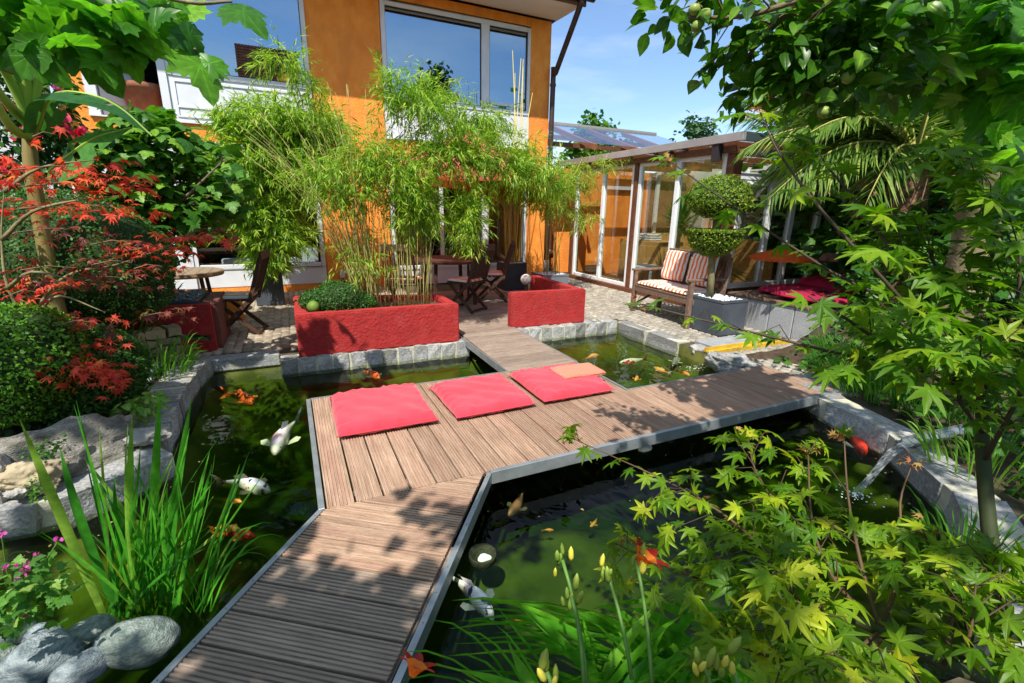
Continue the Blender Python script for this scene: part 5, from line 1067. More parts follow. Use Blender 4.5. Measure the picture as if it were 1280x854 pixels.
# clipped shapes: dense shells of small leaves over a dark core
def clipped(t, c, f, n, size, m, coresc=.93, sub=3, name='foliage', tmpl=T_BIT):
    """f(unit direction) -> point on the surface relative to c"""
    d = rdir(n); P = np.array([f(Vector(q)) for q in d])+np.array(c); N = d+rdir(n)*.55
    T_ = rdir(n)*.8+d*.5; join(name, tmpl, mats44(P+d*rs.uniform(-.6, .35, n)[:, None]*size, T_, N, size*rs.uniform(.6, 1.3, n)), m, t)
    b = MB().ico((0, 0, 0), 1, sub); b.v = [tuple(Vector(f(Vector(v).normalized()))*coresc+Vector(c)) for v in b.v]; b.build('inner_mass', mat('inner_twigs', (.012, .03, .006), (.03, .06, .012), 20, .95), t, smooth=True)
def ell(rx, ry, rz_, lump=.04, ph=0): return lambda d: Vector((d.x*rx, d.y*ry, d.z*rz_))*(1+lump*math.sin(d.x*5+ph)*math.sin(d.y*4+ph*2)+lump*.7*math.sin(d.z*7+d.x*6+ph))
for i, (x, y, z, r_, lb) in enumerate(((.22, 5.48, .50, .16, 'small box ball at the left end of the long red planter'), (.47, 5.4, .53, .215, 'larger rounded box ball beside the bamboo canes'), (.42, 5.75, .55, .15, 'box ball at the back of the long red planter'), (.68, 5.38, .47, .13, 'lowest box ball tucked against the bamboo canes'))):
    t = thing('box_ball', lb, 'shrub', (x, y, z), 0, 'clipped box balls in the long planter'); clipped(t, (0, 0, 0), ell(r_*1.1, r_, r_*.82, .05, i), 2600, .022, L_BOX)
o = MB().ico((0, 0, 0), .065, 3, .02).build('green_ball', mat('green_ball', (.09, .17, .015), (.15, .24, .03), 9, .6), smooth=True); o.location = (.17, 5.33, .47); tag(o, 'smooth green ball at the left of the box balls in the red planter', 'ball')
m1_, m2_, m3_ = PD(70, 335, 5.6), PD(85, 458, 4.5), PD(10, 455, 4.3)
big = [((m1_.x, m1_.y, m1_.z), (.85, .7, .62), 9000, 'tall dark clipped yew mass behind the red maple'), ((m2_.x, m2_.y, m2_.z-.05), (.44, .42, .34), 7000, 'rounded dark box mound on the left bank under the red maple'), ((m3_.x, m3_.y, m3_.z), (.4, .4, .38), 4500, 'bright green tipped box mound at the left edge of the photo'), ((-1.95, 5.9, .5), (.4, .4, .45), 3500, 'dark shrub between the yew mass and the fig tree')]
for i, (c, rr, n, lb) in enumerate(big):
    t = thing('clipped_mound', lb, 'shrub', (c[0], c[1], 0), 0, 'clipped mounds on the left bank'); clipped(t, (0, 0, c[2]), ell(*rr, .04, i*2), int(n*2.3), .026, L_BOX if i != 2 else leafmat('box_leaf_bright', (.04, .14, .01), (.12, .3, .02), (.2, .38, .03), trans=.25))
# cloud topiary in the cube pot
tp = thing('cloud_topiary', 'clipped topiary with a round cushion above a bowl shape in the grey cube pot', 'tree', (5.04, 4.46, .42)); TB = Vector((5.04, 4.46, .42))
MB().tube([(0, 0, -.02), (-.03, 0, .3), (-.05, .02, .6), (-.05, 0, .9)], [.05, .035], 10).build('trunk', M_BARKG, tp, smooth=True); MB().tube([(.03, .03, -.02), (.1, .04, .2)], .012, 6).build('side_stem', M_BARK, tp)
def bowl(d): return Vector((d.x*.42, d.y*.42, -.32*abs(d.z)**1.1)) if d.z < 0 else Vector((d.x*.42, d.y*.42, .02))
def bowlf(d):
    h = math.hypot(d.x, d.y) or 1e-6; 
    if d.z > .0: k = min(1, 1.3*h); return Vector((d.x/h*.33*k, d.y/h*.33*k, .0))
    return Vector((d.x*.33, d.y*.33, d.z*.32))
clipped(tp, (-.06, 0, .87), bowlf, 6500, .026, L_BOXY, .95, name='bowl_foliage')
clipped(tp, (-.06, 0, 1.25), lambda d: Vector((d.x*.38, d.y*.37, d.z*(.29 if d.z > 0 else .22)))*(1+.03*math.sin(d.x*9)*math.sin(d.y*8+d.z*5)), 6500, .026, L_BOXY, .93, name='cushion_foliage')
MB().tube([(-.05, 0, .86), (-.05, 0, 1.1)], .05, 8).build('neck', M_BARK, tp)

# ------------------------------------------------------------------ branching helpers
def tree_leaves(paths, per_m, size, R, pet=.4, droop=.15, flat=.35, up=.9, start=.25, tip=True):
    """leaf matrices along twig paths: pairs with tips pointing outward"""
    P = []; D = []; N = []
    for pts in paths:
        pts = [np.array(p) for p in pts]; seg = [np.linalg.norm(b-a) for a, b in zip(pts, pts[1:])]; tot = sum(seg); n = max(2, int(tot*per_m))
        for i in range(n):
            s = tot*(start+(1-start)*i/(n-1)); q = 0; a = s
            while q < len(seg)-1 and a > seg[q]: a -= seg[q]; q += 1
            d = (pts[q+1]-pts[q]); d = d/max(1e-9, np.linalg.norm(d)); p = pts[q]+d*min(a, seg[q]); side = np.cross(d, UP); side = side/max(1e-6, np.linalg.norm(side))
            for sg in (-1, 1):
                o = d*R.uniform(.2, 1.1)+side*sg*R.uniform(.6, 1.2)+R.normal(0, flat, 3)*np.array([1, 1, .8])-UP*droop; o /= np.linalg.norm(o)
                P.append(p+o*size*pet*R.uniform(.6, 1.3)+UP*R.normal(0, size*.15)); D.append(o-UP*droop*R.uniform(0, 2)); N.append(UP*up+R.normal(0, flat, 3))
        if tip: P.append(pts[-1]); D.append(pts[-1]-pts[-2]); N.append(UP+R.normal(0, .3, 3))
    P = np.array(P); return mats44(P, D, N, size*R.uniform(.55, 1.2, len(P)))
def twigs_from(path, R, n, ln, spread=.9, up=.15, start=.2):
    """side twigs off a branch path"""
    pts = [np.array(p) for p in path]; o = []
    for i in range(n):
        t = start+(1-start)*(i+R.rand()*.8)/n; k = min(len(pts)-2, int(t*(len(pts)-1))); f = t*(len(pts)-1)-k; p = pts[k]+(pts[k+1]-pts[k])*min(1, f)
        d = pts[k+1]-pts[k]; d /= max(1e-9, np.linalg.norm(d)); side = np.cross(d, UP); side /= max(1e-6, np.linalg.norm(side)); s = 1 if i % 2 else -1
        v = d*R.uniform(.4, 1)+side*s*spread*R.uniform(.5, 1.2)+UP*R.normal(up, .25); v /= np.linalg.norm(v); L_ = ln*R.uniform(.5, 1.2)*(1-.45*t)
        o.append([p, p+v*L_*.5+UP*.02, p+v*L_-UP*.04*L_/ln])
    return o
def branches(t, paths, r0, r1, m, base, name='branch', n=5):
    for p in paths: MB().tube(loc0(p, base), [r0, r1], n).build(name, m, t, smooth=True)
def joined_twigs(t, paths, r0, r1, m, base, name='twigs'):
    b = MB()
    for p in paths: b.tube(loc0(p, base), [r0, r1], 3, cap=False)
    b.build(name, m, t, smooth=True, kind='stuff')
def rel(M, base): M = M.copy(); M[:, :3, 3] -= np.array(base); return M
def leaves_at(tmpl, M, m, t, base, limit=300, minpx=9, name='leaf'):
    """choose with world positions, store relative to the thing"""
    M = np.asarray(M); d = np.linalg.norm(M[:, :3, 3]-np.array([0, 0, CAMH]), axis=1); s = np.linalg.norm(M[:, :3, 1], axis=1); score = np.where(inview(M), s/d*FPX, 0); order = np.argsort(-score)
    sel = [i for i in order[:limit] if score[i] > minpx]; Mr = rel(M, base)
    if sel:
        me = leaf_mesh(name, tmpl, m)
        for i in sel: o = bpy.data.objects.new(name, me); C.objects.link(o); o.parent = t; o.matrix_basis = Matrix([list(map(float, q)) for q in Mr[i]])
    rest = np.setdiff1d(np.arange(len(M)), sel)
    if len(rest): join('foliage', tmpl, Mr[rest], m, t)

# ------------------------------------------------------------------ green maple, right foreground
R = np.random.RandomState(11); mb_ = PD(1262, 900, 1.75); MB0 = Vector((2.35, .35, .0))
gm = thing('green_maple', 'bright green Japanese maple with arching branches filling the right foreground', 'tree', MB0)
main = []
def PB(*a): return [PD(*q) for q in a]
stems = [PB((1262, 800, 1.9), (1240, 690, 1.85), (1228, 560, 1.85), (1226, 470, 1.8), (1190, 400, 1.75)),
         PB((1270, 860, 1.6), (1180, 830, 1.45), (1100, 790, 1.35), (1040, 760, 1.3))]
for i, s in enumerate(stems): MB().tube(loc0(poly(s), MB0), [.021, .013] if i == 0 else [.016, .009], 8).build('trunk', mat('maple_stem', (.02, .032, .008), (.06, .075, .025), 12, .7), gm, smooth=True)
mainb = [PB((1226, 470, 1.8), (1160, 410, 1.7), (1100, 345, 1.6), (1027, 263, 1.55), (973, 190, 1.6), (950, 140, 1.65)),
         PB((1228, 520, 1.85), (1150, 462, 1.7), (1050, 442, 1.6), (910, 408, 1.6), (800, 380, 1.65)),
         PB((1190, 430, 1.75), (1120, 380, 1.7), (1040, 340, 1.65), (940, 275, 1.7), (835, 200, 1.75)),
         PB((1200, 440, 1.75), (1120, 320, 1.7), (1060, 240, 1.75), (1010, 180, 1.8)),
         PB((1210, 430, 1.8), (1240, 330, 1.8), (1230, 250, 1.8), (1190, 190, 1.8)),
         PB((1228, 580, 1.85), (1280, 480, 1.7), (1290, 400, 1.6)),
         PB((1200, 420, 1.75), (1130, 440, 1.5), (1060, 400, 1.4), (1010, 370, 1.4)),
         PB((1226, 500, 1.8), (1270, 380, 1.7), (1275, 300, 1.7)), PB((1228, 470, 1.85), (1170, 440, 1.6), (1120, 400, 1.5), (1080, 390, 1.5)), PB((1228, 540, 1.8), (1190, 480, 1.5), (1240, 440, 1.4)), PB((1230, 400, 1.9), (1180, 350, 1.8), (1150, 290, 1.8))]
low = [PB((1100, 790, 1.35), (1040, 720, 1.3), (1015, 650, 1.35), (1010, 560, 1.4)), PB((1040, 760, 1.3), (960, 690, 1.3), (900, 640, 1.35), (830, 600, 1.4), (715, 548, 1.5)),
       PB((1100, 790, 1.35), (1075, 700, 1.35), (1060, 620, 1.4), (1055, 545, 1.45)), PB((1040, 760, 1.3), (990, 660, 1.35), (945, 590, 1.4), (935, 545, 1.45)), PB((1040, 760, 1.3), (930, 740, 1.25), (850, 715, 1.3), (770, 680, 1.35)),
       PB((1100, 790, 1.4), (1130, 700, 1.5), (1125, 630, 1.5), (1140, 580, 1.55)), PB((1180, 830, 1.45), (1190, 740, 1.5), (1150, 660, 1.5)), PB((1100, 790, 1.35), (1040, 830, 1.15), (960, 820, 1.1), (900, 800, 1.15)),
       PB((1100, 800, 1.3), (1080, 820, 1.15), (1060, 850, 1.0)), PB((1180, 830, 1.4), (1210, 800, 1.3), (1220, 730, 1.3)), PB((1270, 860, 1.5), (1250, 760, 1.4), (1230, 690, 1.4)), PB((1040, 760, 1.3), (1000, 750, 1.15), (960, 700, 1.15))]
MP = [poly(p) for p in mainb]; LP = [poly(p) for p in low]
branches(gm, MP, .007, .002, mat('maple_twig_dark', (.04, .03, .02), (.09, .06, .04), 12, .7), MB0); branches(gm, LP, .005, .0015, mat('maple_twig_red', (.07, .04, .02), (.14, .08, .04), 12, .7), MB0)
ZN = [((925, 300, 1065, 400), .1), ((720, 480, 900, 620), .45), ((1035, 505, 1218, 645), .06), ((700, 140, 1005, 480), .42), ((980, 60, 1110, 250), .3), ((880, 500, 1035, 590), .6), ((1005, 200, 1080, 330), .55), ((860, 0, 1010, 140), 0)]
def thin(ts):
    o = []
    for q in ts:
        p = np.array(q[-1])-np.array([0, 0, CAMH]); c = CR @ p; x, y = 640+FPX*c[0]/c[2], 427+FPX*c[1]/c[2]; k = min([kk for (a, b_, c_, d_), kk in ZN if a < x < c_ and b_ < y < d_]+[1])
        if R.rand() < k: o.append(q)
    return o
NT = [(9, .26), (7, .13), (6, .18), (11, .26), (15, .3), (12, .3), (16, .26), (14, .3), (14, .26), (11, .24), (12, .26)]
tw_u = [t_ for p, (n_t, l_t) in zip(MP, NT) for t_ in twigs_from(p, R, n_t, l_t)]; tw_l = [t_ for p in LP for t_ in twigs_from(p, R, 10, .17)]
tw_u, tw_l = thin(tw_u), thin(tw_l)
joined_twigs(gm, tw_u+tw_l, .0019, .0009, mat('maple_twig_fine', (.07, .04, .02)), MB0)
Mu = tree_leaves(tw_u, 21, .058, R)[:]; Mu2 = tree_leaves(MP, 13, .054, R, start=.15); Ml = tree_leaves(tw_l, 25, .046, R, flat=.42); Ml2 = tree_leaves(LP, 16, .043, R)
def notover(M, box):
    p = M[:, :3, 3]-np.array([0, 0, CAMH]); c = p @ CR.T; px = 640+FPX*c[:, 0]/c[:, 2]; py = 427+FPX*c[:, 1]/c[:, 2]; return M
def thinM(M):
    c = (M[:, :3, 3]-np.array([0, 0, CAMH])) @ CR.T; x = 640+FPX*c[:, 0]/c[:, 2]; y = 427+FPX*c[:, 1]/c[:, 2]; k = np.ones(len(M))
    for (a, b_, c_, d_), kk in ZN: k[(x > a) & (x < c_) & (y > b_) & (y < d_)] = kk
    return M[R.rand(len(M)) < k**.6]
Ml, Ml2, Mu, Mu2 = map(thinM, (Ml, Ml2, Mu, Mu2))
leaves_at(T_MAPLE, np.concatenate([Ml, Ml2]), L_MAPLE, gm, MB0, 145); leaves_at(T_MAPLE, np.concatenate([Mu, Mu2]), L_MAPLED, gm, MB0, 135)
# pale pinkish young tips
tips = np.concatenate([mats44([np.array(p[-1])+R.normal(0, .012, 3) for _ in range(7)], R.normal(0, 1, (7, 3))+UP*.3, R.normal(0, 1, (7, 3))+UP, .02) for p in LP[:8]+MP[:4]])
join('young_leaves', T_RED, rel(tips, MB0), leafmat('young_maple', (.35, .2, .06), (.45, .3, .08), (.4, .12, .06), trans=.3), gm)
# one large cluster, sunlight put into its lemon leaf colour
sc_ = np.array(PD(985, 740, 1.05)); Mc = mats44(sc_+R.normal(0, .035, (16, 3)), R.normal(0, 1, (16, 3))-UP*.4, UP+R.normal(0, .4, (16, 3)), .05*R.uniform(.7, 1.2, 16)); leaves_at(T_MAPLE, Mc, leafmat('maple_sunlit', (.35, .42, .02), (.5, .55, .04), trans=.4), gm, MB0, 20)

# ------------------------------------------------------------------ red maple, left
B0 = PZ(46, 515, .12); rm = thing('red_maple', 'small Japanese maple with layered scarlet leaves on the left bank', 'tree', B0); D0 = (B0-Vector((0, 0, CAMH))).length
tr_ = poly([B0, PD(42, 440, D0-.1), PD(38, 410, D0-.15)]); MB().tube(loc0(tr_, B0), [.032, .025], 9).build('trunk', M_BARKG, rm, smooth=True)
arms = [poly(PB((38, 410, D0-.15), (10, 360, D0-.2), (2, 300, D0-.2), (5, 240, D0-.2))), poly(PB((38, 410, D0-.15), (60, 365, D0-.2), (95, 340, D0-.3), (150, 330, D0-.4), (230, 300, D0-.3))), poly(PB((38, 410, D0-.15), (50, 390, D0-.3), (75, 370, D0-.5), (130, 390, D0-.6))),
        poly(PB((2, 300, D0-.2), (40, 265, D0-.3), (100, 250, D0-.4), (150, 245, D0-.4))), poly(PB((5, 240, D0-.2), (50, 210, D0-.3), (120, 200, D0-.3))), poly(PB((42, 440, D0-.1), (80, 445, D0-.4), (110, 460, D0-.5))), poly(PB((10, 360, D0-.2), (40, 340, D0-.5), (90, 350, D0-.6)))]
branches(rm, arms, .014, .003, M_BARKG, B0)
lay = [((65, 207), 75, 10, 150, 0), ((75, 228), 75, 7, 80, 0), ((80, 255), 80, 10, 190, 0), ((150, 222), 25, 10, 30, 0), ((60, 285), 60, 12, 60, 1), ((235, 293), 40, 7, 70, 0), ((185, 308), 40, 8, 80, 0), ((140, 300), 40, 9, 60, 1), ((60, 332), 50, 10, 70, 1), ((60, 350), 45, 8, 60, 0), ((140, 325), 35, 9, 70, 1),
       ((75, 395), 45, 8, 80, 0), ((135, 345), 40, 12, 80, 1), ((115, 430), 30, 8, 40, 0), ((30, 362), 22, 6, 20, 0), ((65, 453), 58, 8, 190, 0), ((105, 466), 34, 10, 110, 0), ((200, 390), 35, 8, 70, 1), ((255, 285), 25, 6, 30, 1), ((185, 330), 25, 6, 30, 2), ((55, 165), 20, 14, 10, 2), ((95, 400), 30, 10, 40, 1)]
Mr_, Mp_ = [], []
for (cx, cy), hw, hh, n, kind in lay:
    dd = D0-.35+R.uniform(-.2, .1); c = np.array(PD(cx, cy, dd)); sx = hw*dd/FPX; sz = hh*dd/FPX; n = int(n*(.55 if kind == 0 else .4))
    u = R.uniform(-1, 1, n); P = c+np.stack([u*sx*CR[0][0]+R.normal(0, .10, n)*CR[2][0], u*sx*CR[0][1]+R.normal(0, .10, n)*CR[2][1], R.normal(0, sz*.5, n)-abs(u)*sz*.8], 1)
    d = np.stack([u+R.normal(0, .6, n), R.normal(-.5, .6, n), R.normal(-.35, .25, n)], 1); M = mats44(P, d, UP+R.normal(0, .35, (n, 3)), (.062 if kind == 0 else .06)*R.uniform(.6, 1.2, n)); (Mp_ if kind == 1 else Mr_).append(M)
    a = np.array(PD(cx-hw*.7, cy+6, dd)); b_ = np.array(PD(cx+hw*.7, cy+3, dd)); MB().tube(loc0([Vector(a), Vector((a+b_)/2+np.array([0, 0, .02])), Vector(b_)], B0), [.004, .002], 4).build('twig', M_BARK, rm)
leaves_at(T_RED, np.concatenate(Mr_), L_RED, rm, B0, 200, 7); leaves_at(T_RED, np.concatenate(Mp_), L_PURP, rm, B0, 90, 7)

# ------------------------------------------------------------------ fig tree
F0 = Vector((-1.22, 6.15, .52)); fg = thing('fig_tree', 'leafy dark green fig tree growing from the black tray in the red planter', 'tree', F0)
MB().tube(loc0(poly([F0, F0+Vector((-.03, 0, .45)), F0+Vector((.02, .02, .9)), F0+Vector((-.1, .1, 1.3))]), F0), [.06, .04], 9).build('trunk', M_BARKG, fg, smooth=True)
fa = [];
for px, py in ((130, 190), (180, 160), (230, 190), (280, 200), (150, 260), (210, 230), (260, 260), (110, 230), (200, 290), (290, 230)): e = PY(px, py, 6.2+R.uniform(-.5, .5)); fa.append(poly([F0+Vector((-.0, .05, .8)), F0.lerp(e, .55)+Vector((0, 0, .35)), e]))
branches(fg, fa, .022, .006, M_BARK, F0)
M = cloudleaves([(tuple(PY(px, py, 6.2)), (rx, .5, rz_), n) for px, py, rx, rz_, n in ((150, 190, .38, .3, 150), (210, 185, .4, .28, 170), (260, 215, .35, .32, 150), (180, 240, .45, .3, 190), (230, 270, .4, .3, 160), (140, 270, .35, .3, 110), (280, 250, .25, .3, 90), (200, 310, .3, .2, 60), (165, 150, .2, .15, 40), (195, 150, .15, .15, 30))], .15, .7, .25)
leaves_at(T_PLANE, M, L_FIG, fg, F0, 300, 7)
joined_twigs(fg, [t_ for p in fa for t_ in twigs_from(p, R, 6, .4)], .008, .003, M_BARK, F0)

# ------------------------------------------------------------------ banana
N0 = PD(42, 290, 4.9); N0.z = 0.2; bn_ = thing('banana_plant', 'banana plant with pale stem and a large drooping leaf at the left', 'plant', N0)
st_ = [N0, PD(42, 230, 4.9), PD(38, 150, 4.9), PD(30, 110, 4.9)]
MB().tube(loc0(poly(st_), N0), [.065, .055, .05, .045, .045, .042, .04, .04, .036, .036, .034, .034, .03][:len(poly(st_))], 10).build('stem', mat('banana_stem', (.13, .14, .03), (.28, .2, .07), 6, .6, .3, 20, stretch=(4, 4, .5)), bn_, smooth=True)
M_STK = mat('banana_stalk', (.25, .42, .05), (.4, .55, .1), 5, .5); L_BAN = leafmat('banana_leaf', (.03, .12, .03), (.08, .25, .04), trans=.35, rough=.35)
for k, pts in enumerate((((38, 150, 4.9), (10, 95, 4.8), (-15, 60, 4.7)), ((38, 150, 4.9), (25, 90, 4.8), (8, 62, 4.7)), ((38, 150, 4.9), (48, 100, 4.8), (60, 70, 4.7)), ((38, 150, 4.9), (33, 100, 4.8), (25, 64, 4.7)), ((40, 160, 4.9), (10, 130, 4.7), (-20, 90, 4.6)), ((38, 170, 4.9), (15, 160, 4.7), (-10, 120, 4.6)))):
    MB().tube(loc0(poly(PB(*pts)), N0), [.035, .02], 7).build('leaf_stalk', M_STK, bn_, smooth=True)
def banana_leaf(pts, w, nrm_tilt):
    c = poly(PB(*pts), 6); n = len(c); V = []; F = []
    for i, p in enumerate(c):
        t = i/(n-1); d = (c[min(i+1, n-1)]-c[max(i-1, 0)]).normalized(); s = d.cross(Vector(nrm_tilt)).normalized(); ww = w*math.sin(math.pi*min(1, .12+.88*t)**.75)*(1 if t < .97 else .4); dr = Vector((0, 0, -.35*ww))
        V += [p+s*ww+dr, p+s*ww*.5+dr*.2, p, p-s*ww*.5+dr*.2, p-s*ww+dr]
    for i in range(n-1):
        for j in range(4):
            if random.random() < .93: F.append((i*5+j, i*5+j+1, i*5+j+6, i*5+j+5))
    V = loc0(V, N0); MB().add(V, F).build('leaf', L_BAN, bn_, smooth=True); MB().tube(loc0(c, N0), [.012, .005], 5).build('midrib', M_STK, bn_)
banana_leaf(((45, 165, 4.85), (65, 120, 4.7), (110, 118, 4.5), (150, 135, 4.4), (190, 170, 4.3)), .17, (.2, -.3, 1))
banana_leaf(((60, 215, 4.8), (85, 195, 4.6), (120, 172, 4.5), (165, 160, 4.4)), .13, (.1, -.8, .6))
banana_leaf(((-15, 60, 4.7), (-40, 40, 4.6), (-70, 40, 4.5), (-110, 60, 4.4)), .2, (0, -.3, 1))
banana_leaf(((60, 70, 4.7), (80, 30, 4.7), (110, 5, 4.8), (150, 0, 4.9)), .18, (0, -.3, 1))

# ------------------------------------------------------------------ climbing rose at the white wall
RS = PD(60, 260, 6.2); rb = thing('rose_bush', 'climbing rose with crimson blooms against the white wall', 'shrub', Vector((RS.x, RS.y, 0)))
M = cloudleaves([(tuple(PD(x, y, 6.2)), (rx, .35, rz_), n) for x, y, rx, rz_, n in ((10, 120, .5, .5, 800), (45, 150, .3, .4, 350), (70, 185, .25, .3, 250), (15, 200, .5, .4, 600), (30, 260, .6, .5, 700), (75, 100, .12, .12, 50))], .07, .8, .2)
leaves_at(T_OVAL, M, L_DARK, rb, (RS.x, RS.y, 0), 120, 5)
M_ROSE = leafmat('rose_petal', (.4, .005, .03), (.6, .02, .08), trans=.25); M_PINK = leafmat('pink_petal', (.5, .04, .3), (.62, .1, .42), trans=.3)
def blossom(t, p, r, m, base, n=16, name='bloom'):
    P = np.array([np.array(p)-np.array(base)]*n)+rs.normal(0, r*.35, (n, 3)); join(name, T_ROUND, mats44(P, rs.normal(0, 1, (n, 3))+UP*.3, rs.normal(0, 1, (n, 3))-np.array([0, 1, 0]), r*.8), m, t, kind=None)
for x, y, r_, mm in ((68, 153, .11, M_ROSE), (98, 167, .07, M_ROSE), (12, 133, .08, M_ROSE), (67, 99, .03, M_PINK), (80, 103, .035, M_PINK), (70, 111, .03, M_PINK), (22, 168, .06, M_ROSE), (4, 210, .05, M_ROSE)): blossom(rb, PD(x, y, 5.85), r_, mm, (RS.x, RS.y, 0))

# ------------------------------------------------------------------ plane tree overhead left (trunk and crown reach over the camera)
T0 = Vector((-3.6, -1.6, 0)); pl = thing('plane_tree', 'plane tree reaching in from the top left with broad lobed leaves', 'tree', T0); R = np.random.RandomState(21)
MB().tube(loc0(poly([T0, T0+Vector((.1, .1, 1.2)), T0+Vector((0, .3, 2.6)), T0+Vector((.3, .6, 4.2))]), T0), [.2, .12], 12).build('trunk', M_BARKG, pl, smooth=True)
pa = [poly([T0+Vector((.1, .3, 2.4)), Vector((-2.4, .0, 3.0)), PD(-60, 60, 3.3), PD(60, 45, 3.3), PD(140, 50, 3.2)]), poly([T0+Vector((.1, .3, 2.4)), Vector((-2.4, .2, 3.1)), PD(-40, -60, 3.2), PD(120, -30, 3.2), PD(230, 2, 3.1), PD(290, 2, 3.05)]),
      poly([T0+Vector((.1, .3, 2.4)), Vector((-2.3, .4, 2.8)), PD(-60, 30, 3.3), PD(30, 25, 3.3), PD(90, 15, 3.2)]), poly([PD(140, 50, 3.2), PD(210, 56, 3.1), PD(245, 62, 3.05)])]
branches(pl, pa, .03, .006, M_BARKG, T0)
Pm = []
for cx, cy, sx, sy, n in ((30, 20, 70, 28, 52), (100, 12, 60, 22, 40), (145, 32, 40, 22, 26), (195, 8, 40, 16, 14), (60, 40, 60, 16, 22), (20, 45, 30, 10, 10)):
    for _ in range(n): Pm.append(PD(cx+R.normal(0, sx*.5), cy+R.normal(0, sy*.6)-4, 3.3+R.uniform(-.3, .7)))
Mm = mats44([tuple(p) for p in Pm], R.normal(0, .7, (len(Pm), 3))+np.array([.5, .2, -.5]), UP*.8+R.normal(0, .45, (len(Pm), 3)), .195*R.uniform(.6, 1.2, len(Pm)))
hero = [((290, 2), .13), ((240, 62), .15), ((262, 68), .09), ((150, 48), .11), ((118, 66), .09), ((85, 30), .18), ((225, 30), .1)]
Mh = mats44([tuple(PD(*p, 3.05)) for p, s in hero], R.normal(0, .3, (len(hero), 3))+np.array([.5, 0, -.7]), np.array([.2, -.8, .7])+R.normal(0, .25, (len(hero), 3)), np.array([s*1.68 for p, s in hero]))
leaves_at(T_PLANE, np.concatenate([Mh, Mm]), L_PLANE, pl, T0, 290, 9)
# crown above and behind the camera: it throws the dappled shade over the gangway
ob = []
for _ in range(36): ob.append(((R.uniform(-3.3, -.5), R.uniform(-3.2, -.5), R.uniform(2.9, 4.2)), (.42, .42, .2), 46))
for _ in range(15): ob.append(((R.uniform(-2.3, -.8), R.uniform(-1.4, -.2), R.uniform(3.0, 3.6)), (.4, .4, .15), 42))
for _ in range(9): ob.append(((R.uniform(-1.7, -.4), R.uniform(-.5, .2), R.uniform(2.7, 3.2)), (.35, .35, .12), 20))
Mo = cloudleaves(ob, .12, .7, .2); ob2 = [((R.uniform(-4.6, -2.3), R.uniform(-.2, 2.6), R.uniform(3.5, 4.6)), (.5, .5, .2), 34) for _ in range(13)]
M2_ = cloudleaves(ob2, .17, .7, .2); M2_ = M2_[~inview(M2_, 60)]; Mo = np.concatenate([Mo, M2_])
Mo = Mo[~inview(Mo, 40)]; join('crown', T_PLANE, rel(Mo, T0), L_PLANE, pl)

# ------------------------------------------------------------------ apple tree and the tall tree at the right
A0 = PD(1212, 345, 4.2); A0.z = .3; ap = thing('right_tree', 'tall tree with a pale mottled trunk at the right edge, crown along the top', 'tree', A0); DA = 4.2
trunk = [A0, PD(1214, 330, 4.2), PD(1226, 240, 4.1), PD(1240, 170, 4.0)]
MB().tube(loc0(poly(trunk), A0), [.13, .1], 12).build('trunk', mat('bark_mottled', (.12, .1, .05), (.35, .28, .16), 7, .9, .8, 30), ap, smooth=True)
aa = [poly(PB((1240, 170, 4.0), (1210, 110, 3.7), (1215, 50, 3.4), (1240, -30, 3.2))), poly(PB((1240, 170, 4.0), (1275, 140, 3.8), (1320, 90, 3.6))), poly(PB((1210, 110, 3.7), (1150, 60, 3.2), (1080, 55, 3.0), (1020, 50, 2.8)))]
branches(ap, aa, .06, .02, mat('bark_mottled', (.2, .16, .1)), A0)
R = np.random.RandomState(31); Pm = []
for cx, cy, sx, sy, n, dd in ((1150, 30, 90, 30, 150, 2.8), (1230, 60, 60, 50, 130, 2.7), (1110, 45, 60, 28, 90, 3.0), (1180, 100, 60, 35, 80, 3.0), (1140, 95, 45, 25, 40, 3.3), (1260, 130, 30, 40, 50, 2.6), (1020, 10, 40, 14, 40, 2.9), (1240, 20, 50, 20, 60, 2.4), (1260, 190, 25, 30, 22, 2.4)):
    for _ in range(int(n*1.35)): Pm.append(PD(cx+R.normal(0, sx*.6), cy+R.normal(0, sy*.6)-8, dd+R.uniform(-.4, .7)))
Mm = mats44([tuple(p) for p in Pm], R.normal(0, .7, (len(Pm), 3))+np.array([-.2, -.2, -.5]), UP*.8+R.normal(0, .45, (len(Pm), 3)), .125*R.uniform(.5, 1.2, len(Pm)))
leaves_at(T_PLANE, Mm, leafmat('tree_leaf_bright', (.03, .13, .01), (.1, .3, .015), (.2, .42, .03), trans=.45), ap, A0, 300, 9)
# rest of its crown, out of the frame: shade for the right side
ob = [((R.uniform(.4, 3.8), R.uniform(-2.4, .4), R.uniform(2.9, 4.4)), (.5, .5, .22), 44) for _ in range(20)]
Mo = cloudleaves(ob, .12, .7, .2); Mo = Mo[~inview(Mo, 40)]; join('crown', T_PLANE, rel(Mo, A0), L_PLANE, ap)
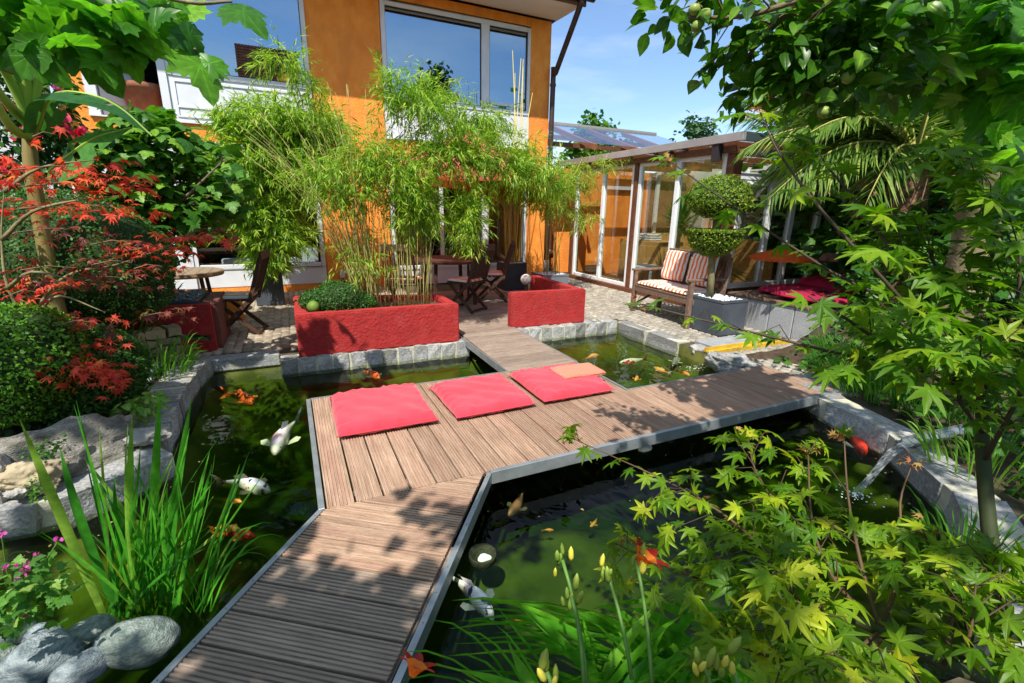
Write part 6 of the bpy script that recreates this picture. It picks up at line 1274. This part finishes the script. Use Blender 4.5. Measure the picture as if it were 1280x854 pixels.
# apple branch with oval leaves and small green apples
B1 = PD(1010, -60, 2.0); ab = thing('apple_tree', 'apple tree branch with dark oval leaves and small green apples at the top right', 'tree', Vector((3.2, -.6, 0)))
BA = Vector((3.2, -.6, 0)); ac = [poly([BA+Vector((0, 0, 2.0)), Vector((2.9, .2, 2.9)), PD(1150, -50, 2.0), PD(1000, 0, 1.9), PD(930, 20, 1.9), PD(860, 22, 1.9)]), poly(PB((1080, -30, 2.0), (1000, 35, 2.0), (990, 90, 2.05), (960, 130, 2.1))), poly(PB((1000, 0, 1.95), (960, 40, 2.0), (935, 70, 2.05)))]
MB().tube(loc0(poly([BA, BA+Vector((.1, .05, 1)), BA+Vector((0, 0, 2.0)), BA+Vector((-.1, .2, 2.9))]), BA), [.11, .06], 10).build('trunk', M_BARK, ab, smooth=True)
branches(ab, ac, .016, .005, M_BARK, BA); tws = [t_ for p in ac for t_ in twigs_from(p, R, 10, .28)]
blb = [(tuple(PD(x, y, 2.0)), (rx, .2, rz_), n) for x, y, rx, rz_, n in ((845, 12, .12, .08, 40), (900, 0, .12, .05, 24), (950, 60, .13, .12, 60), (990, 70, .17, .13, 90), (1035, 95, .15, .12, 70), (960, 110, .08, .08, 30), (1060, 45, .16, .12, 90), (1110, 80, .13, .12, 60), (1020, 20, .15, .08, 60), (1120, 20, .18, .1, 80))]
leaves_at(T_OVAL, np.concatenate([cloudleaves(blb, .075, .8, .3), tree_leaves(tws, 14, .07, R)]), L_APPLE, ab, BA, 280, 9)
joined_twigs(ab, tws, .004, .002, M_BARK, BA)
for x, y in ((871, 33), (882, 18), (1060, 97), (1030, 140), (868, 12)): o = MB().lathe([(.003, -.018), (.014, -.012), (.019, 0), (.015, .012), (.004, .016)], 12).build('apple', mat('green_apple', (.2, .3, .05), (.35, .4, .1), 12, .4), ab, smooth=True); o.location = PD(x, y, 1.9)-BA

# ------------------------------------------------------------------ palm
PT = PD(1146, 290, 7.3); PB0 = Vector((PT.x, PT.y, .25)); pm = thing('palm_tree', 'fan of feathery palm fronds arching over the conservatory roof from a shaggy trunk', 'tree', PB0); crown = PD(1143, 195, 7.3)
R = np.random.RandomState(41); MB().tube(loc0(poly([PB0, PB0.lerp(crown, .5), crown]), PB0), [.15, .17, .18, .18, .18, .17, .17, .16, .14][:len(poly([PB0, PB0, crown]))], 12).build('trunk', mat('palm_fibre', (.1, .05, .03), (.35, .2, .12), 22, .95, 1.5, 40), pm)
P = []; D = []; tgt = [(930, 110), (945, 150), (925, 190), (935, 235), (960, 250), (1000, 240), (985, 100), (1040, 80), (1100, 70), (1020, 130), (1060, 230), (960, 170), (1180, 80), (1240, 120), (1270, 190), (1000, 175), (1230, 240), (1080, 260), (1200, 60), (1280, 240), (960, 210), (1030, 190), (920, 150), (1050, 150)]
for i, (x, y) in enumerate(tgt):
    e = PD(x, y, 7.3+R.uniform(-1.2, .8)); mid = crown.lerp(e, .5)+Vector((0, 0, .45+.25*R.rand())); c = bez(crown, mid, e, 14); rib = MB().tube(loc0(c, PB0), [.022, .004], 5).build('frond', mat('palm_rib', (.3, .3, .06), (.45, .42, .12), 9, .6), pm, smooth=True); P = []; D = []
    for j in range(2, 14):
        for sub in range(5):
            f = (j-1+sub/5); k = int(f); q = c[k].lerp(c[min(k+1, 13)], f-k); d = (c[min(k+1, 13)]-c[k-1]).normalized(); s = d.cross(Vector((0, 0, 1))).normalized()
            for sg in (-1, 1): P.append(tuple(q-PB0)); v = d*.8+s*sg*.8+Vector((0, 0, -.35)); D.append(tuple(v+Vector(R.normal(0, .08, 3))))
    L_ = np.array([.5*math.sin(math.pi*min(1, (.12+.88*(n//10)/12)))**.6+.08 for n in range(len(P))]); join('leaflets', t_blade(.028), mats44(P, D, UP+R.normal(0, .3, (len(P), 3)), L_), L_PALM, rib, kind='stuff')

# ------------------------------------------------------------------ background greenery at the right and behind
def bush(name, label, loc, blobs, size, m, group=None, trunk=None, tmpl=T_STAR, cat='tree', clumps=30, clump_r=.5):
    t = thing(name, label, cat, loc, 0, group); B = np.array(loc); Mx = cloudleaves(blobs, size, .8, .15, .8, clumps, clump_r); join('crown', tmpl, rel(Mx, B), m, t)
    if trunk: MB().tube(loc0(trunk[0], loc), trunk[1], 8).build('trunk', M_BARK, t, smooth=True)
    return t
for i, (px, py, D_, rx, rz_, n, lb) in enumerate(((1060, 260, 13, 1.6, 1.5, 2600, 'dark evergreen mass directly behind the conservatory corner'), (1120, 180, 15, 2.4, 2.0, 3200, 'broad green tree rising behind the palm fronds'), (1220, 220, 11, 2.2, 2.0, 3400, 'dense tree filling the gap behind the mottled trunk'), (1290, 150, 10, 2.2, 2.4, 3000, 'tall tree at the right edge of the photo behind everything'),
        (1250, 330, 8, 1.5, .9, 2600, 'low dark shrub behind the maple at the right edge'), (1120, 330, 10, 1.2, .7, 1500, 'dark shrub behind the lounge and the palm trunk'), (1180, 60, 16, 4, 2.2, 3000, 'high crown of a distant tree above the palm'))):
    c = PD(px, py, D_); bush('garden_tree', lb, (c.x, c.y, 0), [(tuple(c), (rx, rx, rz_), n)], .26 if D_ > 9 else .17, L_DARK if i in (0, 4, 5) else leafmat('tree_far', (.03, .1, .012), (.08, .2, .02), (.14, .28, .03), trans=.3), 'garden trees behind the conservatory', ([(c.x, c.y, 0), (c.x, c.y, c.z)], [.15, .1]))
bk = PD(1170, 270, 8.4)
b = MB()
for _ in range(160): b.ico(tuple(bk+Vector((random.gauss(0, .7), random.gauss(0, .4), random.uniform(-.9, .5)))), random.uniform(.06, .16), 1, .2, (1, 1, .6))
b.build('bark_heap', mat('bark_chunks', (.14, .06, .04), (.34, .2, .15), 9, .95, 1, 30), kind='stuff'); 
for (px, py, D_, w, h, lb, kind) in ((740, 160, 40, 2.2, 2.4, 'pale green treetop behind the glass pergola', 0), (785, 182, 60, 2.0, 2.2, 'tiny dark treetop left of the pine on the skyline', 1), (879, 172, 48, 2.9, 3.2, 'dark pine top above the conservatory roof', 1)):
    c = PD(px, py+12, D_); g_ = [(tuple(c-Vector((0, 0, h*.6))), (w, w, h*.8), 900), (tuple(c+Vector((0, 0, h*.25))), (w*.55, w*.55, h*.6), 500), (tuple(c+Vector((w*.6, 0, -.1*h))), (w*.5, w*.4, h*.2), 160), (tuple(c+Vector((-w*.6, 0, -.3*h))), (w*.6, w*.4, h*.2), 200)]
    bush('distant_tree', lb, (c.x, c.y, 0), g_, .42, leafmat('pine_far', (.03, .08, .04), (.07, .15, .06), trans=.2) if kind else leafmat('tree_far', (.03, .1, .012)), 'treetops on the skyline', ([(c.x, c.y, 0), (c.x, c.y, c.z)], [.3, .1]), clumps=60)
# hedges closing the horizon all round
for i, (x, y, rx, ry, h, n, lb) in enumerate(((-9, 4, 1.6, 5, 3.4, 5000, 'tall dark hedge beyond the left bank'), (14, -2, 3, 6, 4.5, 5000, 'tall dark hedge along the right side of the garden'), (1, -9, 12, 2, 5, 7000, 'row of tall shrubs behind the camera'), (17, 9, 2.5, 6, 4.5, 5000, 'tall hedge beyond the conservatory'))):
    bush('hedge', lb, (x, y, 0), [((x, y, h*.45), (rx, ry, h*.6), n)], .34, L_DARK, None, None, cat='hedge', clumps=40, clump_r=.35)

c_ = PY(550, 112, 39.2)
bush('conifer', 'tall conifer behind the camera whose dark outline shows in the upper window', (c_.x, -20, 0), [((c_.x, -20, c_.z-3.5), (2.6, 2, 3), 1500), ((c_.x, -20, c_.z-1.5), (1.6, 1.4, 2.2), 900), ((c_.x-.4, -20, c_.z+.6), (.7, .7, 1.5), 400)], .4, leafmat('pine_far'), None, ([(c_.x, -20, 0), (c_.x, -20, c_.z)], [.3, .08]))
# ------------------------------------------------------------------ iris clump, grasses, lilies
def blade_me(base, tip, w, bend, up=Vector((0, 0, 1)), n=7, fold=.0):
    b0 = Vector(base); t0 = Vector(tip); ctrl = b0.lerp(t0, .55)+Vector(bend); c = bez(b0, ctrl, t0, n); V = []; F = []
    vd = Vector((0, 0, CAMH))-b0; 
    for i, p in enumerate(c):
        d = (c[min(i+1, n-1)]-c[max(i-1, 0)]).normalized(); aa_ = 1.12+1.0*math.sin(w*9e4); s = d.cross(Vector((math.cos(aa_), math.sin(aa_), .25))).normalized(); t = i/(n-1); ww = w*(.55+.9*t-1.42*t**3)/1.0; ww = max(ww, .0006)
        V += [p-s*ww, p+d.cross(s)*ww*.35, p+s*ww]
    for i in range(n-1):
        a = i*3; F += [(a, a+1, a+4, a+3), (a+1, a+2, a+5, a+4)]
    return V, F
def blades(t, base, specs, m, name='blade'):
    for b0, t0, w, bd in specs: V, F = blade_me(b0, t0, w, bd); MB().add(loc0(V, base), F).build(name, m, t, smooth=True)
R = np.random.RandomState(51); I0 = PZ(185, 772, WZ-.1); ir = thing('iris_clump', 'tall green iris blades standing in the pond by the river stones', 'plant', I0); sp_ = []
hero = [((130, 770), (25, 525), .011), ((150, 775), (95, 500), .009), ((170, 770), (92, 505), .009), ((165, 770), (165, 520), .010), ((185, 770), (200, 490), .011), ((200, 770), (240, 495), .010), ((210, 770), (236, 540), .009), ((190, 770), (175, 575), .008), ((150, 770), (75, 560), .014), ((220, 770), (262, 565), .009), ((180, 770), (130, 620), .007), ((205, 770), (245, 600), .008), ((230, 760), (300, 580), .006), ((215, 770), (265, 580), .007)]
for (bx, by), (tx, ty), w in hero:
    b0 = PZ(bx, by, WZ-.06); D_ = (b0-Vector((0, 0, CAMH))).length; sp_.append((b0, PD(tx, ty, D_*.86), w*1.9, Vector((R.normal(0, .02), R.normal(0, .02), .02))))
for i in range(75):
    b0 = PZ(R.uniform(130, 255), R.uniform(745, 780), WZ-.06); D_ = (b0-Vector((0, 0, CAMH))).length; tx = 205+(PZ(0, 0, 0).x*0)+R.normal(0, 55); ty = R.uniform(530, 690)
    sp_.append((b0, PD(tx, ty, D_*R.uniform(.82, 1.0)), R.uniform(.006, .013), Vector((R.normal(0, .03), R.normal(0, .03), R.uniform(0, .08)))))
for tx, ty in ((360, 690), (355, 672), (345, 655), (5, 665), (0, 700), (340, 700), (330, 660), (310, 610)):
    b0 = PZ(R.uniform(215, 265) if tx > 200 else 150, 765, WZ-.05); D_ = (b0-Vector((0, 0, CAMH))).length; sp_.append((b0, PD(tx, ty, D_*.95), .006, Vector((0, 0, .28))))
blades(ir, I0, sp_, L_BLADE)
# daylilies, bottom centre
R = np.random.RandomState(61); LB = Vector((.95, .75, -.05)); dl_ = thing('daylily_clump', 'daylily clump with arching leaves and buds at the bottom centre', 'plant', LB); sp_ = []
for i in range(105):
    b0 = Vector((R.uniform(.55, 1.35), R.uniform(.68, .9), -.08)); px = R.uniform(560, 930); py = R.uniform(735, 850); D_ = (b0-Vector((0, 0, CAMH))).length; sp_.append((b0, PD(px, py+15, D_*R.uniform(.78, .98)), R.uniform(.014, .023), Vector((R.normal(0, .03), R.normal(0, .03), R.uniform(.08, .24)))))
for tx, ty in ((540, 775), (500, 815), (505, 850), (560, 820), (580, 790), (515, 835)): b0 = Vector((.55, .8, -.08)); D_ = (b0-Vector((0, 0, CAMH))).length; sp_.append((b0, PD(tx, ty, D_*.85), .015, Vector((.02, 0, .26))))
blades(dl_, LB, sp_, L_LILY)
M_BUD = mat('lily_bud', (.12, .25, .03), (.35, .4, .06), 9, .5); M_STEM = mat('lily_stem', (.08, .2, .03), (.14, .28, .05), 9, .5)
def bud(p, d, L_, t, m=M_BUD): 
    q = Vector(d).normalized(); e = Vector(p); MB().tube([e, e+q*L_*.3, e+q*L_*.7, e+q*L_], [L_*.08, L_*.17, L_*.15, L_*.03], 7).build('bud', m, t, smooth=True)
for (x0, y0_), (x1, y1_), dd in (((735, 860), (703, 700), .98), ((730, 860), (714, 745), .95), ((790, 850), (757, 712), 1.0), ((815, 860), (795, 700), 1.0), ((690, 900), (683, 840), .8), ((890, 880), (876, 830), .88), ((930, 890), (905, 820), .86)):
    a, e = PD(x0, y0_, dd*1.02), PD(x1, y1_, dd); MB().tube(loc0(bez(a, a.lerp(e, .5)+Vector((.01, 0, .01)), e, 6), LB), .0035, 6).build('flower_stem', M_STEM, dl_, smooth=True)
    for k in range(5): bud(e-LB+Vector(R.normal(0, .007, 3))-Vector((0, 0, R.uniform(0, .03))), (R.normal(0, .22), R.normal(0, .22), 1), R.uniform(.022, .042), dl_, M_BUD if R.rand() > .35 else mat('lily_bud_yellow', (.65, .6, .05), (.75, .65, .1), 9, .5))
def lily(p, ax, s, label):
    t = thing('daylily_bloom', label, 'flower', p, 0, None); m1 = leafmat('lily_petal_orange', (.75, .2, .02), (.85, .3, .03), trans=.4); m2 = leafmat('lily_petal_red', (.3, .01, .01), (.45, .02, .01), trans=.3); A = Vector(ax).normalized(); q = A.to_track_quat('Z', 'Y')
    for i in range(6):
        a = i*math.pi/3; V = []; F = []
        for j in range(6):
            u = j/5; rr = s*(.12+.9*u**1.8); z = s*(1.0*u-.35*u**3); w = s*.26*math.sin(math.pi*(.12+.8*u)); c = Vector((rr*math.cos(a), rr*math.sin(a), z)); sd_ = Vector((-math.sin(a), math.cos(a), 0)); V += [q @ (c-sd_*w), q @ (c-sd_*w*0+Vector((0, 0, -.02*s))), q @ (c+sd_*w)]
        for j in range(5): b_ = j*3; F += [(b_, b_+1, b_+4, b_+3), (b_+1, b_+2, b_+5, b_+4)]
        me = MB().add(V, F).data('petal'); me.materials.append(m1); me.materials.append(m2)
        for k, f_ in enumerate(me.polygons): f_.material_index = 1 if k >= 6 else 0
        obj('petal', me, None, t, smooth=True)
lily(PD(800, 705, 1.0), (.5, -.1, .8), .044, 'open orange and dark red daylily above the bud stems'); lily(PD(515, 845, .8), (.5, .3, .7), .03, 'half closed orange daylily at the bottom edge by the gangway')
# small plants
def grass(name, label, c, n, rad, h, w, m, seed, cat='grass', lean=.5):
    R = np.random.RandomState(seed); t = thing(name, label, cat, c); sp_ = []; b = MB()
    for i in range(n):
        a = R.uniform(0, 6.28); r_ = rad*R.rand()**.5; b0 = Vector((math.cos(a)*r_, math.sin(a)*r_, 0)); l = h*R.uniform(.6, 1.1); e = b0+Vector((math.cos(a)*l*lean*R.uniform(.4, 1.3), math.sin(a)*l*lean*R.uniform(.4, 1.3), l*R.uniform(.35, .9))); V, F = blade_me(b0, e, w*R.uniform(.7, 1.2), Vector((0, 0, l*.35)), n=6); b.add(V, F)
    b.build('blades', m, t, smooth=True, kind='stuff'); return t
L_GR = leafmat('grass_blade', (.04, .16, .015), (.12, .32, .03), (.22, .4, .05), trans=.35)
for i, (px, py, z, n, rad, h, w, lb) in enumerate(((1070, 475, .02, 330, .34, .42, .0035, 'fine grassy tuft at the right end of the deck'), (1110, 480, .1, 260, .35, .5, .005, 'wider grass tuft behind the right pond kerb'), (1180, 500, .12, 130, .35, .5, .008, 'leafy grass tuft by the gutter spout'), (1245, 560, .15, 110, .3, .4, .008, 'grass tuft near the maple stem'),
        (120, 425, .25, 160, .4, .5, .006, 'arching grass between the box mound and the dry stone wall'), (190, 440, .2, 150, .3, .45, .008, 'drooping strappy leaves above the dry stone wall'), (25, 470, .2, 80, .2, .5, .008, 'strappy leaves at the left edge beside the red maple trunk'), (150, 380, .4, 150, .5, .5, .008, 'tall strappy leaves behind the round box mound'), (20, 520, .1, 60, .2, .35, .007, 'thin arching leaves at the far left above the stones'), (1215, 700, .0, 120, .2, .3, .005, 'fine grass over the lower right kerb'), (1040, 455, .0, 120, .2, .3, .0035, 'small grass tuft spilling over the deck corner'))):
    p = PZ(px, py, z); p.z = -.03+(bedh(p.x, p.y) if not inpoly(p.x, p.y) else 0); grass('grass_tuft', lb, p, n, rad, h, w, L_GR, i)
def herb(name, label, c, blobs, size, m, tmpl=T_OVAL, cat='plant', limit=80, minpx=7):
    t = thing(name, label, cat, c); leaves_at(tmpl, cloudleaves(blobs, size, .8, .1), m, t, c, limit, minpx); return t
p = PZ(180, 520, .05); herb('leafy_plant', 'small variegated leafy plant spilling over the left kerb', p, [(tuple(p+Vector((0, 0, .08))), (.14, .14, .1), 120)], .07, leafmat('variegated', (.12, .3, .03), (.3, .5, .12), (.5, .6, .25), trans=.35))
p = PZ(175, 470, .05); t = herb('violet_bellflower', 'low violet flowered plant below the dry stone wall', p, [(tuple(p+Vector((0, 0, .06))), (.22, .2, .09), 260)], .035, L_FIG, T_ROUND, minpx=4)
for _ in range(16): blossom(t, Vector(p)+Vector((R.normal(0, .14), R.normal(-.05, .12), R.uniform(.05, .16))), .016, leafmat('violet_petal', (.15, .08, .5), (.25, .15, .7), trans=.3), p, 6, 'blossom')
p = PZ(60, 560, .1); herb('ground_cover', 'creeping thyme over the face of the limestone boulder', p, [(tuple(PD(60, 560, 3.3)), (.1, .1, .06), 150), (tuple(PD(50, 610, 3.1)), (.06, .06, .08), 90)], .018, L_FIG, T_ROUND, minpx=8)
G0 = PZ(25, 790, 0.0); ge = thing('cranesbill', 'pink flowered cranesbill at the bottom left beside the river stones', 'plant', G0); R = np.random.RandomState(71)
GB = [(tuple(PD(x, y, 2.35)), (rx, .12, rz_), n) for x, y, rx, rz_, n in ((15, 735, .13, .12, 80), (45, 755, .12, .08, 50), (10, 770, .1, .06, 40), (60, 720, .08, .06, 14))]
leaves_at(T_PLANE, cloudleaves(GB, .038, .8, .1), leafmat('cranesbill_leaf', (.04, .15, .02), (.14, .32, .05), (.3, .42, .1), trans=.4), ge, G0, 120, 7)
for x, y in ((28, 703), (30, 712), (25, 722), (74, 675), (33, 767), (2, 668), (3, 712), (44, 692)):
    e = PD(x, y, 2.3); blossom(ge, e, .018, M_PINK, G0, 6, 'blossom'); MB().tube(loc0([G0, G0.lerp(e, .6)+Vector((0, 0, .04)), e], G0), .002, 4).build('stem', M_STEM, ge)
for lb, px, py, D_, rx, rz_, n in (('dark bushy shrub right of the banana stem', 120, 300, 6.6, .45, .3, 500),):
    c = PD(px, py, D_); t = thing('shrub', lb, 'shrub', (c.x, c.y, 0)); leaves_at(T_OVAL, cloudleaves([(tuple(c), (rx, .35, rz_), n)], .07, .8, .2), L_DARK, t, (c.x, c.y, 0), 60, 9)
# ground cover under the right hand plants
Q = [];
for _ in range(5200):
    x, y = R.uniform(1.2, 7), R.uniform(-1.0, 3.1)
    if inpoly(x, y) or pdist(x, y) < .3: continue
    Q.append((x, y, -.03+bedh(x, y)+R.uniform(.0, .16)))
Q = np.array(Q); join('ground_cover', T_ROUND, mats44(Q, R.normal(0, 1, (len(Q), 3)), UP+R.normal(0, .5, (len(Q), 3)), .09*R.uniform(.5, 1.2, len(Q))), L_DARK, None)
Q = []
for _ in range(3200):
    x, y = R.uniform(-5, -1.3), R.uniform(3.6, 6.8)
    if pdist(x, y) < .55: continue
    Q.append((x, y, -.03+bedh(x, y)+R.uniform(.0, .1)))
Q = np.array(Q); join('ground_cover', T_ROUND, mats44(Q, R.normal(0, 1, (len(Q), 3)), UP+R.normal(0, .5, (len(Q), 3)), .06*R.uniform(.5, 1.2, len(Q))), L_DARK, None)
Q = [];
while len(Q) < 150:
    x, y = R.uniform(-2.4, 4.1), R.uniform(.8, 5.3)
    if inpoly(x, y) and (pdist(x, y) < .35 or R.rand() < .12): Q.append((x, y, WZ+.003))
join('floating_debris', T_BIT, mats44(np.array(Q), R.normal(0, 1, (150, 3))*np.array([1, 1, .02]), UP+R.normal(0, .04, (150, 3)), R.uniform(.008, .028, 150)), mat('debris', (.12, .14, .03), (.4, .32, .1), 12, .8), None)
# fallen leaves on the paving by the conservatory
Q = np.array([(R.uniform(3.9, 5.9), R.uniform(5.4, 8.5), -.012) for _ in range(16)]); join('fallen_leaves', T_BLADE, mats44(Q, R.normal(0, 1, (16, 3))*np.array([1, 1, .1]), UP+R.normal(0, .1, (16, 3)), .12), mat('dry_leaf', (.2, .12, .05), rough=.8), None)
